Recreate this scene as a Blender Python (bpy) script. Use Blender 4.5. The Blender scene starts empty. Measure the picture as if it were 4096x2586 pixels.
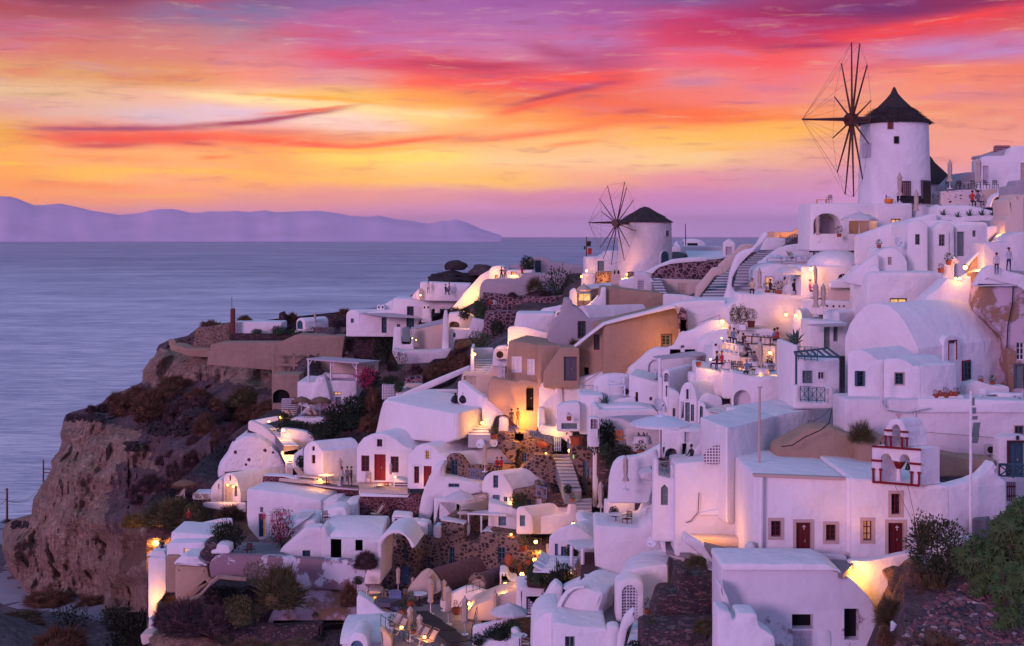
# Cliffside whitewashed village at dusk, built with bpy
import bpy,bmesh,math,random
from mathutils import Vector,Matrix,noise
from mathutils.geometry import tessellate_polygon
R=math.radians
random.seed(7)
sc=bpy.context.scene
COL=sc.collection
F=5103.0;CU=2048.0;HV=941.0
FR={'O':(0,0,2408/4096),'A1':(0,700,1.9),'A2':(1000,900,2.171),'A3':(1900,900,2.171),'A4':(2800,900,3.04),'A5':(3400,500,2.533),'A6':(3400,1100,2.533),'B1':(0,1500,2.339),'B2':(0,2000,2.593),'B3':(750,1500,2.339),'B4':(550,1950,2.39),'B5':(1500,1500,2.534),'B6':(1400,1950,2.39),'B7':(2200,1400,2.534),'C1':(2200,1950,2.39),'C2':(2850,1500,2.763),'C3':(2900,1950,2.39),'C4':(3400,1600,2.763),'C5':(3400,2050,2.836),'C6':(2650,1250,2.764),'C7':(3150,100,1.9),'M':(2300,680,3.234),'S':(0,0,1.0),'S1':(0,0,1.6),'S2':(1400,0,1.6),'S3':(2696,0,1.6)}
cur='S'
def fr(n):
 global cur;cur=n
def S(u,v,f=None):
 x,y,s=FR[f or cur]
 return x+u/s,y+v/s
def P(u,v,d,f=None):
 a,b=S(u,v,f)
 return Vector(((a-CU)/F*d,d,(HV-b)/F*d))
def pxm(d):return d/F/FR[cur][2]*1.0
def link(o,parent=None):
 COL.objects.link(o)
 if parent:o.parent=parent
 return o
def obj(name,me,mat=None,parent=None):
 o=bpy.data.objects.new(name,me)
 if mat is not None and me is not None and not me.materials:me.materials.append(mat)
 return link(o,parent)
def tag(o,label=None,cat=None,grp=None,kind=None):
 if label:o['label']=label
 if cat:o['category']=cat
 if grp:o['group']=grp
 if kind or cat:o['kind']=kind or 'thing'
 return o
def empty(name,loc,rz=0,s=1.0):
 o=bpy.data.objects.new(name,None);COL.objects.link(o)
 o.location=loc;o.rotation_euler=(0,0,rz);o.scale=(s,s,s);o.empty_display_size=.2
 return o
class MB:
 0
 def __init__(s):s.v=[];s.f=[];s.m=[]
 def add(s,vs,fs,mi=0):
  n=len(s.v);s.v+=[tuple(v)for v in vs];s.f+=[tuple(i+n for i in f)for f in fs];s.m+=[mi]*len(fs);return s
 def box(s,c,d,rz=0,mi=0,rx=0):
  M=Matrix.Translation(c)@Matrix.Rotation(rz,4,'Z')@Matrix.Rotation(rx,4,'X')
  x,y,z=d[0]/2,d[1]/2,d[2]/2
  vs=[M@Vector((a*x,b*y,e*z))for a in(-1,1)for b in(-1,1)for e in(-1,1)]
  return s.add(vs,[(0,1,3,2),(4,6,7,5),(0,4,5,1),(2,3,7,6),(0,2,6,4),(1,5,7,3)],mi)
 def tube(s,a,b,r1,r2=None,n=6,mi=0,cap=True):
  a=Vector(a);b=Vector(b);r2=r1 if r2 is None else r2
  w=(b-a)
  if w.length<1e-6:return s
  w.normalize();u=w.orthogonal().normalized();t=w.cross(u)
  vs=[]
  for p,r in((a,r1),(b,r2)):
   for i in range(n):
    q=2*math.pi*i/n
    vs.append(p+u*math.cos(q)*r+t*math.sin(q)*r)
  fs=[(i,(i+1)%n,n+(i+1)%n,n+i)for i in range(n)]
  if cap:fs+=[tuple(range(n))[::-1],tuple(range(n,2*n))]
  return s.add(vs,fs,mi)
 def path(s,pts,r,n=5,mi=0):
  for a,b in zip(pts,pts[1:]):s.tube(a,b,r,r,n,mi)
  return s
 def lathe(s,prof,n=20,c=(0,0,0),mi=0,fold=None):
  vs=[]
  for j,(r,z)in enumerate(prof):
   for i in range(n):
    q=2*math.pi*i/n
    rr=r*(1+(fold(i,j)if fold else 0))
    vs.append((c[0]+rr*math.cos(q),c[1]+rr*math.sin(q),c[2]+z))
  fs=[]
  for j in range(len(prof)-1):
   for i in range(n):
    fs.append((j*n+i,j*n+(i+1)%n,(j+1)*n+(i+1)%n,(j+1)*n+i))
  fs.append(tuple(range(n))[::-1]);k=(len(prof)-1)*n;fs.append(tuple(range(k,k+n)))
  return s.add(vs,fs,mi)
 def leafcloud(s,rng,n,rad,leaf,c=(0,0,0),up=.3,mi=0,inner=.55,wid=.45,nb=0):
  for _ in range(n):
   while 1:
    p=Vector((rng.uniform(-1,1),rng.uniform(-1,1),rng.uniform(-1,1)))
    if inner<p.length<1:break
   k=1+.28*noise.noise(p*2.2+Vector((nb,0,0)))*1.6
   q=Vector((p.x*rad[0]*k,p.y*rad[1]*k,p.z*rad[2]*k))+Vector(c)
   d=(p.normalized()+Vector((rng.uniform(-.8,.8),rng.uniform(-.8,.8),rng.uniform(-.6,.6)+up))).normalized()
   t=d.cross(Vector((rng.uniform(-1,1),rng.uniform(-1,1),rng.uniform(-1,1)))).normalized()
   L=leaf*rng.uniform(.6,1.3);w=L*wid
   s.add([q,q+d*L*.5+t*w*.5,q+d*L,q+d*L*.5-t*w*.5],[(0,1,2,3)],mi)
  return s
 def twigs(s,rng,n,rad,w,c=(0,0,0),mi=0,nb=0):
  for _ in range(n):
   th=rng.uniform(0,2*math.pi);ph=math.acos(rng.uniform(-.1,1))
   p=Vector((math.sin(ph)*math.cos(th),math.sin(ph)*math.sin(th),math.cos(ph)))
   k=(1+.35*noise.noise(p*2.5+Vector((nb,3,0))))*rng.uniform(.82,1.08)
   e=Vector((p.x*rad[0]*k,p.y*rad[1]*k,max(-.1,p.z)*rad[2]*k))
   st=e*rng.uniform(.35,.75)+Vector((rng.uniform(-.1,.1),rng.uniform(-.1,.1),0))*rad[0]
   e=e+Vector((rng.uniform(-.13,.13),rng.uniform(-.13,.13),rng.uniform(-.1,.1)))*rad[0]
   t=(e-st).cross(Vector((rng.uniform(-1,1),rng.uniform(-1,1),rng.uniform(-1,1))))
   if t.length<1e-6:continue
   t.normalize();t*=w
   C=Vector(c)
   s.add([C+st-t,C+st+t,C+e],[(0,1,2)],mi)
  return s
 def mesh(s,name='m',smooth=None,mats=None):
  me=bpy.data.meshes.new(name);me.from_pydata(s.v,[],s.f)
  if mats:
   for m in mats:me.materials.append(m)
   for p,i in zip(me.polygons,s.m):p.material_index=i
  me.update()
  if smooth is not None:
   me.shade_smooth();me.set_sharp_from_angle(angle=R(smooth))
  return me
 def build(s,name,mat=None,parent=None,smooth=None,org=None):
  if org is not None:
   o_=Vector(org);s.v=[tuple(Vector(v)-o_)for v in s.v]
  o=obj(name,s.mesh(name,smooth),mat,parent)
  if org is not None:o.location=org
  return o
def expand(pts):
 out=[]
 for p in pts:
  if p[0]=='a':
   _,u1,v1,h=p[:4];u0,v0=out[-1][:2];n=p[4]if len(p)>4 else 14
   for i in range(1,n+1):
    t=i/n*math.pi;k=(1-math.cos(t))/2
    out.append((u0+(u1-u0)*k,v0+(v1-v0)*k-h*math.sin(t),0 if i<n else 1))
  elif p[0]=='c':
   _,cu,cv,u1,v1=p;u0,v0=out[-1][:2]
   for i in range(1,9):
    t=i/8
    out.append(((1-t)**2*u0+2*t*(1-t)*cu+t*t*u1,(1-t)**2*v0+2*t*(1-t)*cv+t*t*v1,0 if i<8 else 1))
  else:out.append((p[0],p[1],1))
 return out
def fillet(q,rad):
 out=[];n=len(q)
 for i in range(n):
  a=Vector(q[i-1][:2]);b=Vector(q[i][:2]);c=Vector(q[(i+1)%n][:2])
  e1=a-b;e2=c-b;l1,l2=e1.length,e2.length
  if l1<1e-4:continue
  if not q[i][2]or l2<1e-4:out.append(b);continue
  e1/=l1;e2/=l2
  ang=math.acos(max(-1,min(1,e1.dot(e2))))
  if ang>R(155):out.append(b);continue
  k=min(rad,l1*.42,l2*.42)
  if k<.02:out.append(b);continue
  for j in range(4):
   t=j/3;p0=b+e1*k;p2=b+e2*k
   out.append((1-t)**2*p0+2*t*(1-t)*b+t*t*p2)
 return out
def area(q):return sum(q[i-1][0]*q[i][1]-q[i][0]*q[i-1][1]for i in range(len(q)))/2
def inset(q,r):
 n=len(q);out=[]
 for i in range(n):
  a,b,c=q[i-1],q[i],q[(i+1)%n]
  d1=(b-a).normalized();d2=(c-b).normalized()
  n1=Vector((-d1.y,d1.x));n2=Vector((-d2.y,d2.x))
  m=n1+n2
  if m.length<.3:out.append(b+n1*r);continue
  m.normalize();k=r/max(.5,m.dot(n1));out.append(b+m*k)
 return out
class Plane:
 0
 def __init__(s,u0,d,sk):
  a=(S(u0,0)[0]-CU)/F
  s.d,s.sk,s.x0=d,sk,a*d
  s.t=Vector((1,sk,0)).normalized();s.n=Vector((-sk,1,0)).normalized()
  s.o=Vector((s.x0,d,0))
 def pt(s,u,v,f=None):
  a,b=S(u,v,f);a=(a-CU)/F
  y=(s.d-s.sk*s.x0)/(1-s.sk*a)
  return Vector((a*y,y,(HV-b)/F*y))
 def st(s,u,v,f=None):
  p=s.pt(u,v,f);return Vector(((p-s.o).dot(s.t),p.z))
 def w(s,q,dep=0):return s.o+s.t*q[0]+s.n*dep+Vector((0,0,q[1]))
def opening_rect(pl,o):
 kind,u,v,w,h=o[:5]
 c=pl.st(u,v);a=pl.st(u-w/2,v);b=pl.st(u+w/2,v);t=pl.st(u,v-h/2);e=pl.st(u,v+h/2)
 hw=(b.x-a.x)/2;z0,z1=e.y,t.y
 if kind in('a','A','N'):
  q=[Vector((c.x-hw,z0)),Vector((c.x+hw,z0))]
  rr=min(hw,(z1-z0)*.5)
  for i in range(0,9):
   t_=math.pi*i/8;q.append(Vector((c.x+hw*math.cos(t_),z1-rr+rr*math.sin(t_))))
 elif kind=='p':
  q=[Vector((c.x-hw,z0)),Vector((c.x+hw,z0)),Vector((c.x+hw,z1-hw)),Vector((c.x,z1)),Vector((c.x-hw,z1-hw))]
 else:
  q=[Vector((c.x-hw,z0)),Vector((c.x+hw,z0)),Vector((c.x+hw,z1)),Vector((c.x-hw,z1))]
 return q,(c.x,hw,z0,z1)
def add_unit(root,base,pl,o,rect,q,rec):
 0
 kind=o[0];mat=MT[o[5]]if len(o)>5 and o[5]else MT['blue'];lit=o[6]if len(o)>6 else None
 cx,hw,z0,z1=rect
 W=lambda x,z,dep:pl.w((x,z),dep)-base
 def bx(mb,x0,x1,za,zb,da,db):
  vs=[W(x,z,y)for x in(x0,x1)for y in(da,db)for z in(za,zb)]
  mb.add(vs,[(0,1,3,2),(4,6,7,5),(0,4,5,1),(2,3,7,6),(0,2,6,4),(1,5,7,3)])
 if kind in('n','N'):
  mb=MB();n=len(q)
  mb.add([W(p.x,p.y,rec*3)for p in q],[tuple(range(n))])
  mb.build('opening',mat if len(o)>5 and o[5]else MT['dark'],root);return
 if kind in('d','A','p'):
  mb=MB();n=len(q);mb.add([W(p.x,p.y,rec)for p in q],[tuple(range(n))])
  leaf=mb.build('door',mat,root)
  tr=MB();bw=.07
  bx(tr,cx-.02,cx+.02,z0+.03,z1-.1-(hw*.4 if kind!='d' else 0),rec-.05,rec-.01)
  for zz in(z0+(z1-z0)*.08,z0+(z1-z0)*.45,z1-.18-(hw*.5 if kind!='d' else 0)):
   bx(tr,cx-hw+.02,cx+hw-.02,zz-.035,zz+.035,rec-.045,rec-.012)
  for sx in(-1,1):bx(tr,cx+sx*(hw-.05)-.05,cx+sx*(hw-.05)+.05,z0,z1-(hw*.8 if kind!='d' else 0),rec-.06,rec-.015)
  tr.build('door_frame',mat,leaf)
  hd=MB();bx(hd,cx+.08,cx+.14,z0+(z1-z0)*.45,z0+(z1-z0)*.52,rec-.12,rec-.05);hd.build('handle',MT['metal'],leaf)
 else:
  n=len(q);fw=min(.09,hw*.25)
  mb=MB()
  for sx in(-1,1):bx(mb,cx+sx*(hw-fw/2)-fw/2,cx+sx*(hw-fw/2)+fw/2,z0,z1-(hw*.75 if kind=='a' else 0),rec-.08,rec-.02)
  bx(mb,cx-hw+fw,cx+hw-fw,z0,z0+fw,rec-.078,rec-.022)
  if kind!='a':bx(mb,cx-hw+fw,cx+hw-fw,z1-fw,z1,rec-.078,rec-.022)
  bx(mb,cx-.03,cx+.03,z0+fw,z1-fw,rec-.07,rec-.024)
  if z1-z0>.7:
   for k in range(1,3):zz=z0+(z1-z0)*k/3;bx(mb,cx-hw+fw,cx+hw-fw,zz-.02,zz+.02,rec-.065,rec-.026)
  w_=mb.build('window',mat,root)
  pn=MB();pn.add([W(p.x,p.y,rec)for p in q],[tuple(range(n))])
  pn.build('pane',MT[lit]if lit else MT['glass'],w_)
 if len(o)>7 and o[7]:
  m=MT[o[7][0]];e=o[7][1];sr=MB()
  z00=z0 if kind in('d','A')else z0-e
  bx(sr,cx-hw-e,cx-hw,z00,z1+e,-.04,.05);bx(sr,cx+hw,cx+hw+e,z00,z1+e,-.04,.05)
  bx(sr,cx-hw,cx+hw,z1,z1+e,-.038,.048)
  if kind not in('d','A'):bx(sr,cx-hw,cx+hw,z0-e,z0,-.038,.048)
  sr.build('surround',m,root)
LAST=[None]
def b(name,label,cat,pts,d,L,m='W',sk=-.3,op=(),r=.13,fil=.22,grp=None,rec=.22,ext=None,parent=None,back=None,down=0,kind=None):
 0
 e=expand(pts);us=[p[0]for p in e]
 pl=Plane(min(us),d,sk)
 q=[(*pl.st(p[0],p[1]),p[2])for p in e]
 if down:
  zm=min(p[1]for p in q);q=[(p[0],p[1]-down if p[1]<zm+down*.35+.3 else p[1],p[2])for p in q]
 if area(q)<0:q=q[::-1]
 q=fillet(q,fil)
 qq=[]
 for p in q:
  if not qq or(p-qq[-1]).length>.015:qq.append(p)
 if(qq[0]-qq[-1]).length<.015:qq.pop()
 q=qq
 dims=max(p.x for p in q)-min(p.x for p in q),max(p.y for p in q)-min(p.y for p in q)
 per=sum((q[i]-q[i-1]).length for i in range(len(q)))
 rr=min(r,2*abs(area(q))/per*.35,L*.4)
 if name=='coping' and parent is None:parent=LAST[0]
 zb=min(p.y for p in q);xs=[p.x for p in q]
 base=pl.w(((min(xs)+max(xs))/2,zb),L/2)
 exv=pl.n*L if ext is None else Vector((ext[0],ext[1],ext[2]if len(ext)>2 else 0))
 mb=MB();n=len(q)
 rings=[(inset(q,rr),0),(inset(q,rr*.3),rr*.3),(q,rr)]
 for ring,dep in rings:mb.v+=[tuple(pl.w(p,dep)-base)for p in ring]
 mb.v+=[tuple(pl.w(p,0)+exv-base)for p in q]
 for k in range(3):
  for i in range(n):j=(i+1)%n;mb.f.append((k*n+j,k*n+i,(k+1)*n+i,(k+1)*n+j))
 holes=[]
 cap0=rings[0][0]
 def tess(polys,idx,flip=False):
  flat_=[p for pl_ in polys for p in pl_]
  for t in tessellate_polygon(polys):
   if len({idx[i]for i in t})<3:continue
   A_,B_,C_=(flat_[i]for i in t)
   cr=(B_.x-A_.x)*(C_.y-A_.y)-(B_.y-A_.y)*(C_.x-A_.x)
   if abs(cr)<1e-9:continue
   t=tuple(idx[i]for i in t)
   if(cr<0)!=flip:t=t[::-1]
   mb.f.append(t)
 tess([[Vector((p.x,p.y,0))for p in q]],list(range(3*n,4*n)),True)
 for o in op:
  hq,rect=opening_rect(pl,o);holes.append((o,hq,rect))
 polys=[[Vector((p.x,p.y,0))for p in cap0]];idx=list(range(n))
 for o,hq,rect in holes:
  polys.append([Vector((p.x,p.y,0))for p in hq[::-1]])
  s0=len(mb.v);k=len(hq)
  mb.v+=[tuple(pl.w(p,0)-base)for p in hq[::-1]];idx+=list(range(s0,s0+k))
  s1=len(mb.v);dd=rec*3 if o[0]in('n','N')else rec
  mb.v+=[tuple(pl.w(p,dd+.01)-base)for p in hq[::-1]]
  for i in range(k):j=(i+1)%k;mb.f.append((s0+j,s0+i,s1+i,s1+j))
 tess(polys,idx)
 mb.m=[0]*len(mb.f)
 me=mb.mesh(name)
 me.shade_smooth();me.set_sharp_from_angle(angle=R(32))
 o_=obj(name,me,MT[m],parent);o_.location=base if parent is None else base-parent.location
 if parent is None:tag(o_,label,cat,grp,kind);LAST[0]=o_
 for o,hq,rect in holes:add_unit(o_,base,pl,o,rect,hq,rec)
 o_['_']=0;del o_['_']
 return o_,pl,base
def attach(bld,kind,u,v,w,h,col=None,lit=None,sur=None,d=None,sk=0,proud=.04):
 0
 o_,pl0,base=bld
 pl=Plane(u,d,sk)
 q,rect=opening_rect(pl,(kind,u,v,w,h))
 add_unit(o_,base,pl,(kind,u,v,w,h,col,lit,sur),rect,q,-proud+.02)
def slab(name,label,cat,pts,ds,th,m='W',parent=None,grp=None,kind=None):
 0
 ps=[P(u,v,d)for(u,v),d in zip(pts,ds)];n=len(ps)
 c=sum(ps,Vector())/n
 mb=MB();mb.v=[tuple(p-c)for p in ps]+[tuple(p-c-Vector((0,0,th)))for p in ps]
 mb.f=[tuple(range(n)),tuple(range(n,2*n))[::-1]]+[(i,n+i,n+(i+1)%n,(i+1)%n)for i in range(n)]
 mb.m=[0]*len(mb.f)
 o=obj(name,mb.mesh(name),MT[m],parent);o.location=c if parent is None else c-parent.location
 if parent is None:tag(o,label,cat,grp,kind)
 return o
def stairs(label,bl,br,tl,tr,db,dt,n,m='step',grp=None,thick=.3,nose='W'):
 0
 A,B=P(*bl,db),P(*br,db);C,D=P(*tl,dt),P(*tr,dt)
 zA=(A.z+B.z)/2;zC=(C.z+D.z)/2
 root=empty('stairs',(A+B)/2);tag(root,label,'stairs',grp);base=root.location
 mb=MB();tb=MB()
 def p(side,t,z):
  q=A.lerp(C,t)if side==0 else B.lerp(D,t)
  return Vector((q.x,q.y,z))-base
 for i in range(n):
  z0=zA+(zC-zA)*i/n;z1=zA+(zC-zA)*(i+1)/n;t0=i/n;t1=(i+1)/n
  vs=[p(0,t0,z0-1),p(1,t0,z0-1),p(0,t0,z1-.03),p(1,t0,z1-.03),p(0,t1,z1-.03),p(1,t1,z1-.03),p(0,t1,z0-1),p(1,t1,z0-1)]
  mb.add(vs,[(0,1,3,2),(2,3,5,4),(0,2,4,6),(1,7,5,3)])
  e=(p(0,t0,0)-p(0,t1,0)).normalized()*.05
  vs=[p(0,t0,z1-.03)+e,p(1,t0,z1-.03)+e,p(1,t1,z1-.03),p(0,t1,z1-.03)]
  vs+=[v+Vector((0,0,.05))for v in vs]
  tb.add(vs,[(0,1,5,4),(4,5,6,7),(0,4,7,3),(1,2,6,5),(0,3,2,1)])
 mb.build('risers',MT[m],root);tb.build('treads',MT[nose],root)
 return root
MT={}
def s2l(c):return tuple(((x/255)/12.92 if x/255<=.04045 else((x/255+.055)/1.055)**2.4)for x in c)
class NT:
 def __init__(s,nt):s.nt=nt;s.N=nt.nodes;s.L=nt.links
 def n(s,t,**k):
  x=s.N.new(t)
  for a,v in k.items():
   if a.startswith('i_'):x.inputs[a[2:].replace('_',' ')].default_value=v
   else:setattr(x,a,v)
  return x
 def l(s,a,b):s.L.new(a,b)
 def math(s,op,a,b_=None,c=None,clamp=False):
  x=s.N.new('ShaderNodeMath');x.operation=op;x.use_clamp=clamp
  for i,v in enumerate((a,b_,c)):
   if v is None:continue
   if isinstance(v,(int,float)):x.inputs[i].default_value=v
   else:s.l(v,x.inputs[i])
  return x.outputs[0]
 def mix(s,f,a,b_,bt='MIX'):
  x=s.N.new('ShaderNodeMix');x.data_type='RGBA';x.blend_type=bt
  for i,v in((0,f),(6,a),(7,b_)):
   if isinstance(v,(int,float)):x.inputs[i].default_value=v
   elif isinstance(v,tuple):x.inputs[i].default_value=(*v[:3],1)
   else:s.l(v,x.inputs[i])
  return x.outputs[2]
 def ramp(s,f,stops,interp='LINEAR'):
  x=s.N.new('ShaderNodeValToRGB');cr=x.color_ramp;cr.interpolation=interp
  while len(cr.elements)<len(stops):cr.elements.new(.5)
  for e,(p,c)in zip(cr.elements,stops):e.position=p;e.color=(*c[:3],1)
  s.l(f,x.inputs[0]);return x.outputs[0]
 def pos(s,sc=(1,1,1)):
  g=s.N.new('ShaderNodeNewGeometry');m=s.N.new('ShaderNodeMapping');m.inputs['Scale'].default_value=sc
  s.l(g.outputs['Position'],m.inputs[0]);return m.outputs[0]
 def noise(s,vec,scale,det=4,rough=.55,dist=0):
  x=s.N.new('ShaderNodeTexNoise');x.inputs['Scale'].default_value=scale;x.inputs['Detail'].default_value=det
  x.inputs['Roughness'].default_value=rough;x.inputs['Distortion'].default_value=dist
  if vec is not None:s.l(vec,x.inputs['Vector'])
  return x.outputs[0]
 def vor(s,vec,scale,feat='F1',rnd=1.0,out=0):
  x=s.N.new('ShaderNodeTexVoronoi');x.feature=feat;x.inputs['Scale'].default_value=scale;x.inputs['Randomness'].default_value=rnd
  s.l(vec,x.inputs['Vector']);return x.outputs[out]
 def bump(s,h,dist,st=1.0):
  x=s.N.new('ShaderNodeBump');x.inputs['Strength'].default_value=st;x.inputs['Distance'].default_value=dist
  s.l(h,x.inputs['Height']);return x.outputs[0]
def newmat(name):
 m=bpy.data.materials.new(name);m.use_nodes=True;t=NT(m.node_tree);p=t.N['Principled BSDF']
 p.inputs['Specular IOR Level'].default_value=.25;p.inputs['Roughness'].default_value=.85
 MT[name]=m;return m,t,p
def simple(name,c,rough=.7,metal=0,var=.25,sc=6,spec=.3,bd=0):
 m,t,p=newmat(name);v=t.pos()
 a=tuple(x*(1+var)for x in c);b_=tuple(x*(1-var)for x in c)
 t.l(t.mix(t.noise(v,sc,3),b_,a),p.inputs['Base Color'])
 p.inputs['Roughness'].default_value=rough;p.inputs['Metallic'].default_value=metal;p.inputs['Specular IOR Level'].default_value=spec
 if bd:t.l(t.bump(t.noise(v,sc*2,4),bd),p.inputs['Normal'])
 return m
def plaster(name,c,c2,stain,st_amt=.35,und=.05,st_scale=.5):
 m,t,p=newmat(name);v=t.pos()
 big=t.noise(v,.35,3);mid=t.noise(v,1.7,4);vs=t.pos((1.6,1.6,.22));streak=t.noise(vs,1.0,5,.65)
 col=t.mix(t.math('MULTIPLY_ADD',big,1.6,-.3,True),c2,c)
 col=t.mix(t.math('MULTIPLY',t.math('MULTIPLY_ADD',streak,3.2,-1.75,True),st_amt),col,stain)
 col=t.mix(t.math('MULTIPLY',t.math('MULTIPLY_ADD',t.noise(v,5.5,6,.7),9,-6.1,True),st_amt*1.3),col,tuple(x*.6 for x in stain))
 col=t.mix(.5,col,t.mix(mid,tuple(x*.9 for x in c),tuple(min(.9,x*1.06)for x in c)))
 t.l(col,p.inputs['Base Color']);p.inputs['Roughness'].default_value=.9
 h=t.math('ADD',t.math('MULTIPLY',t.noise(v,.8,2),1.0),t.math('MULTIPLY',t.noise(v,7,4),.12))
 t.l(t.bump(h,und*2.2),p.inputs['Normal'])
 return m
plaster('W',(.82,.79,.80),(.72,.67,.72),(.42,.33,.35),.45,.085)
plaster('W2',(.74,.70,.72),(.58,.52,.55),(.33,.25,.25),.75,.08)
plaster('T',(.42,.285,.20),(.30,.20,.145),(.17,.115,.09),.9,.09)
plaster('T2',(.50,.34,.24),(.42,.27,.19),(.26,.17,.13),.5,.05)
plaster('TG',(.40,.36,.39),(.35,.31,.35),(.24,.2,.23),.5,.05)
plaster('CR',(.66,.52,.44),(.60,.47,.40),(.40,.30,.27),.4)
plaster('G',(.38,.265,.20),(.24,.165,.135),(.11,.08,.075),1.0,.12)
plaster('cem',(.22,.2,.22),(.17,.155,.17),(.1,.09,.1),.5,.03)
plaster('step',(.50,.50,.54),(.45,.45,.50),(.3,.29,.32),.4)
plaster('step3',(.34,.36,.42),(.28,.3,.36),(.15,.15,.18),.4)
plaster('step2',(.22,.24,.27),(.17,.2,.23),(.1,.11,.13),.4)
def stonew(name,mort,cols,scale,gap,bd=.06,sq=1.25):
 m,t,p=newmat(name);v=t.pos((1,1,sq))
 w=t.n('ShaderNodeTexNoise');w.inputs['Scale'].default_value=2.2;t.l(v,w.inputs['Vector'])
 vm=t.n('ShaderNodeVectorMath',operation='MULTIPLY_ADD');t.l(w.outputs['Color'],vm.inputs[0]);vm.inputs[1].default_value=(.35,.35,.35);t.l(v,vm.inputs[2])
 vv=vm.outputs[0]
 e=t.vor(vv,scale,'DISTANCE_TO_EDGE');cid=t.n('ShaderNodeTexVoronoi');cid.inputs['Scale'].default_value=scale;t.l(vv,cid.inputs['Vector'])
 sep=t.n('ShaderNodeSeparateColor');t.l(cid.outputs['Color'],sep.inputs[0])
 sc_=t.ramp(sep.outputs[0],[(i/(len(cols)-1),c)for i,c in enumerate(cols)],'CONSTANT' if len(cols)>3 else 'LINEAR')
 thr=t.math('MULTIPLY_ADD',sep.outputs[1],gap*.9,gap*.55)
 f=t.math('SMOOTH_MIN',t.math('DIVIDE',t.math('SUBTRACT',e,thr),.03),1.0,.1,True)
 sc_=t.mix(t.noise(v,9,4),sc_,t.mix(.5,sc_,tuple(min(.9,x*1.6)for x in cols[0])))
 mo=t.mix(t.noise(v,1.3,4),mort,tuple(x*.7 for x in mort))
 t.l(t.mix(f,mo,sc_),p.inputs['Base Color'])
 t.l(t.bump(t.math('ADD',f,t.math('MULTIPLY',t.noise(v,12,3),.3)),bd),p.inputs['Normal'])
 return m
stonew('S',(.30,.20,.155),[(.035,.022,.024),(.06,.035,.035),(.10,.06,.055)],2.6,.16)
stonew('SB',(.34,.21,.23),[(.05,.022,.035),(.03,.02,.03),(.07,.03,.045)],1.9,.09)
stonew('R',(.33,.20,.21),[(.09,.02,.028),(.06,.018,.025),(.12,.03,.035),(.05,.02,.03)],3.0,.05)
stonew('K',(.075,.05,.055),[(.05,.03,.035),(.11,.05,.05),(.035,.028,.035),(.15,.10,.10),(.07,.03,.03)],3.2,.05,.14,1.7)
stonew('DM',(.06,.05,.055),[(.06,.04,.045),(.13,.05,.055),(.05,.05,.06),(.2,.13,.13),(.09,.035,.04)],4.0,.04,.14,1.9)
stonew('SW',(.78,.70,.72),[(.05,.025,.03),(.09,.04,.045),(.05,.04,.04)],2.3,.26)
def rocky(name,c1,c2,c3,spots=(.03,.022,.03),sp=.0,sc_=1.0):
 m,t,p=newmat(name);v=t.pos()
 n1=t.noise(v,.09*sc_,5,.6);n2=t.noise(t.pos((.5,.5,1.6)),.35*sc_,6,.65);n3=t.noise(v,1.3*sc_,6,.7)
 col=t.mix(t.math('MULTIPLY_ADD',n1,3,-1,True),c1,c2)
 col=t.mix(t.math('MULTIPLY_ADD',n2,4,-1.7,True),col,c3)
 col=t.mix(t.math('MULTIPLY_ADD',t.noise(t.pos((1.1,1.1,.14)),sc_,5,.7),7,-3.3,True),t.mix(.4,col,(.05,.03,.03)),col)
 col=t.mix(t.math('MULTIPLY_ADD',n3,3.4,-.95,True),t.mix(.5,col,(.04,.03,.04)),col)
 e=t.vor(v,.9*sc_,'F1');e2=t.vor(v,2.6*sc_,'F1')
 gate=t.math('MULTIPLY_ADD',t.noise(v,.16*sc_,3),8,-3.9-sp,True)
 f=t.math('MULTIPLY',t.math('LESS_THAN',e,.23),gate)
 f2=t.math('MULTIPLY',t.math('LESS_THAN',e2,.24),t.math('MULTIPLY_ADD',gate,.6,.35))
 col=t.mix(t.math('MAXIMUM',f,f2),col,spots)
 t.l(col,p.inputs['Base Color'])
 h=t.math('ADD',t.math('MULTIPLY',n2,2.0),t.math('ADD',n3,t.math('MULTIPLY',t.math('MAXIMUM',f,f2),.4)))
 t.l(t.bump(h,.9),p.inputs['Normal']);p.inputs['Roughness'].default_value=.95
 return m
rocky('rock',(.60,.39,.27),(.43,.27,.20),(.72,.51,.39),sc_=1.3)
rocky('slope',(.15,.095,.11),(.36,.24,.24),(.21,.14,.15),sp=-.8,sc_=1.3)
rocky('dirt',(.26,.20,.22),(.34,.27,.30),(.19,.14,.16),sp=.4,sc_=.8)
rocky('ground',(.30,.25,.28),(.42,.36,.40),(.2,.15,.17),sp=-.2,sc_=1.6)
rocky('tuff',(.40,.22,.13),(.30,.19,.15),(.46,.27,.17),sp=.2,sc_=1.5)
rocky('boulder',(.075,.05,.06),(.05,.04,.05),(.11,.075,.085))
rocky('cliffw',(.34,.26,.27),(.25,.18,.19),(.12,.085,.095),sp=-.6,sc_=2)
simple('cobble',(.16,.085,.10),.85,var=.5,sc=3)
for i,c in enumerate([(.18,.08,.09),(.10,.075,.09),(.24,.13,.13),(.40,.30,.31),(.06,.05,.065)]):simple('st%d'%i,c,.85,var=.35,sc=5,bd=.02)
simple('blue',(.10,.19,.28),.55);simple('bluev',(.17,.24,.42),.5);simple('teal',(.035,.09,.12),.55);simple('redp',(.20,.008,.014),.5)
simple('redw',(.11,.01,.016),.55);simple('green',(.16,.22,.22),.6);simple('greyd',(.10,.09,.12),.6);simple('dkdoor',(.02,.02,.03),.6)
simple('dark',(.006,.005,.008),.9);simple('black',(.015,.014,.018),.6);simple('iron',(.03,.026,.032),.5,.4)
simple('metal',(.45,.43,.45),.4,.7);simple('whitep',(.72,.70,.74),.5);simple('whited',(.5,.46,.52),.6)
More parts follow.
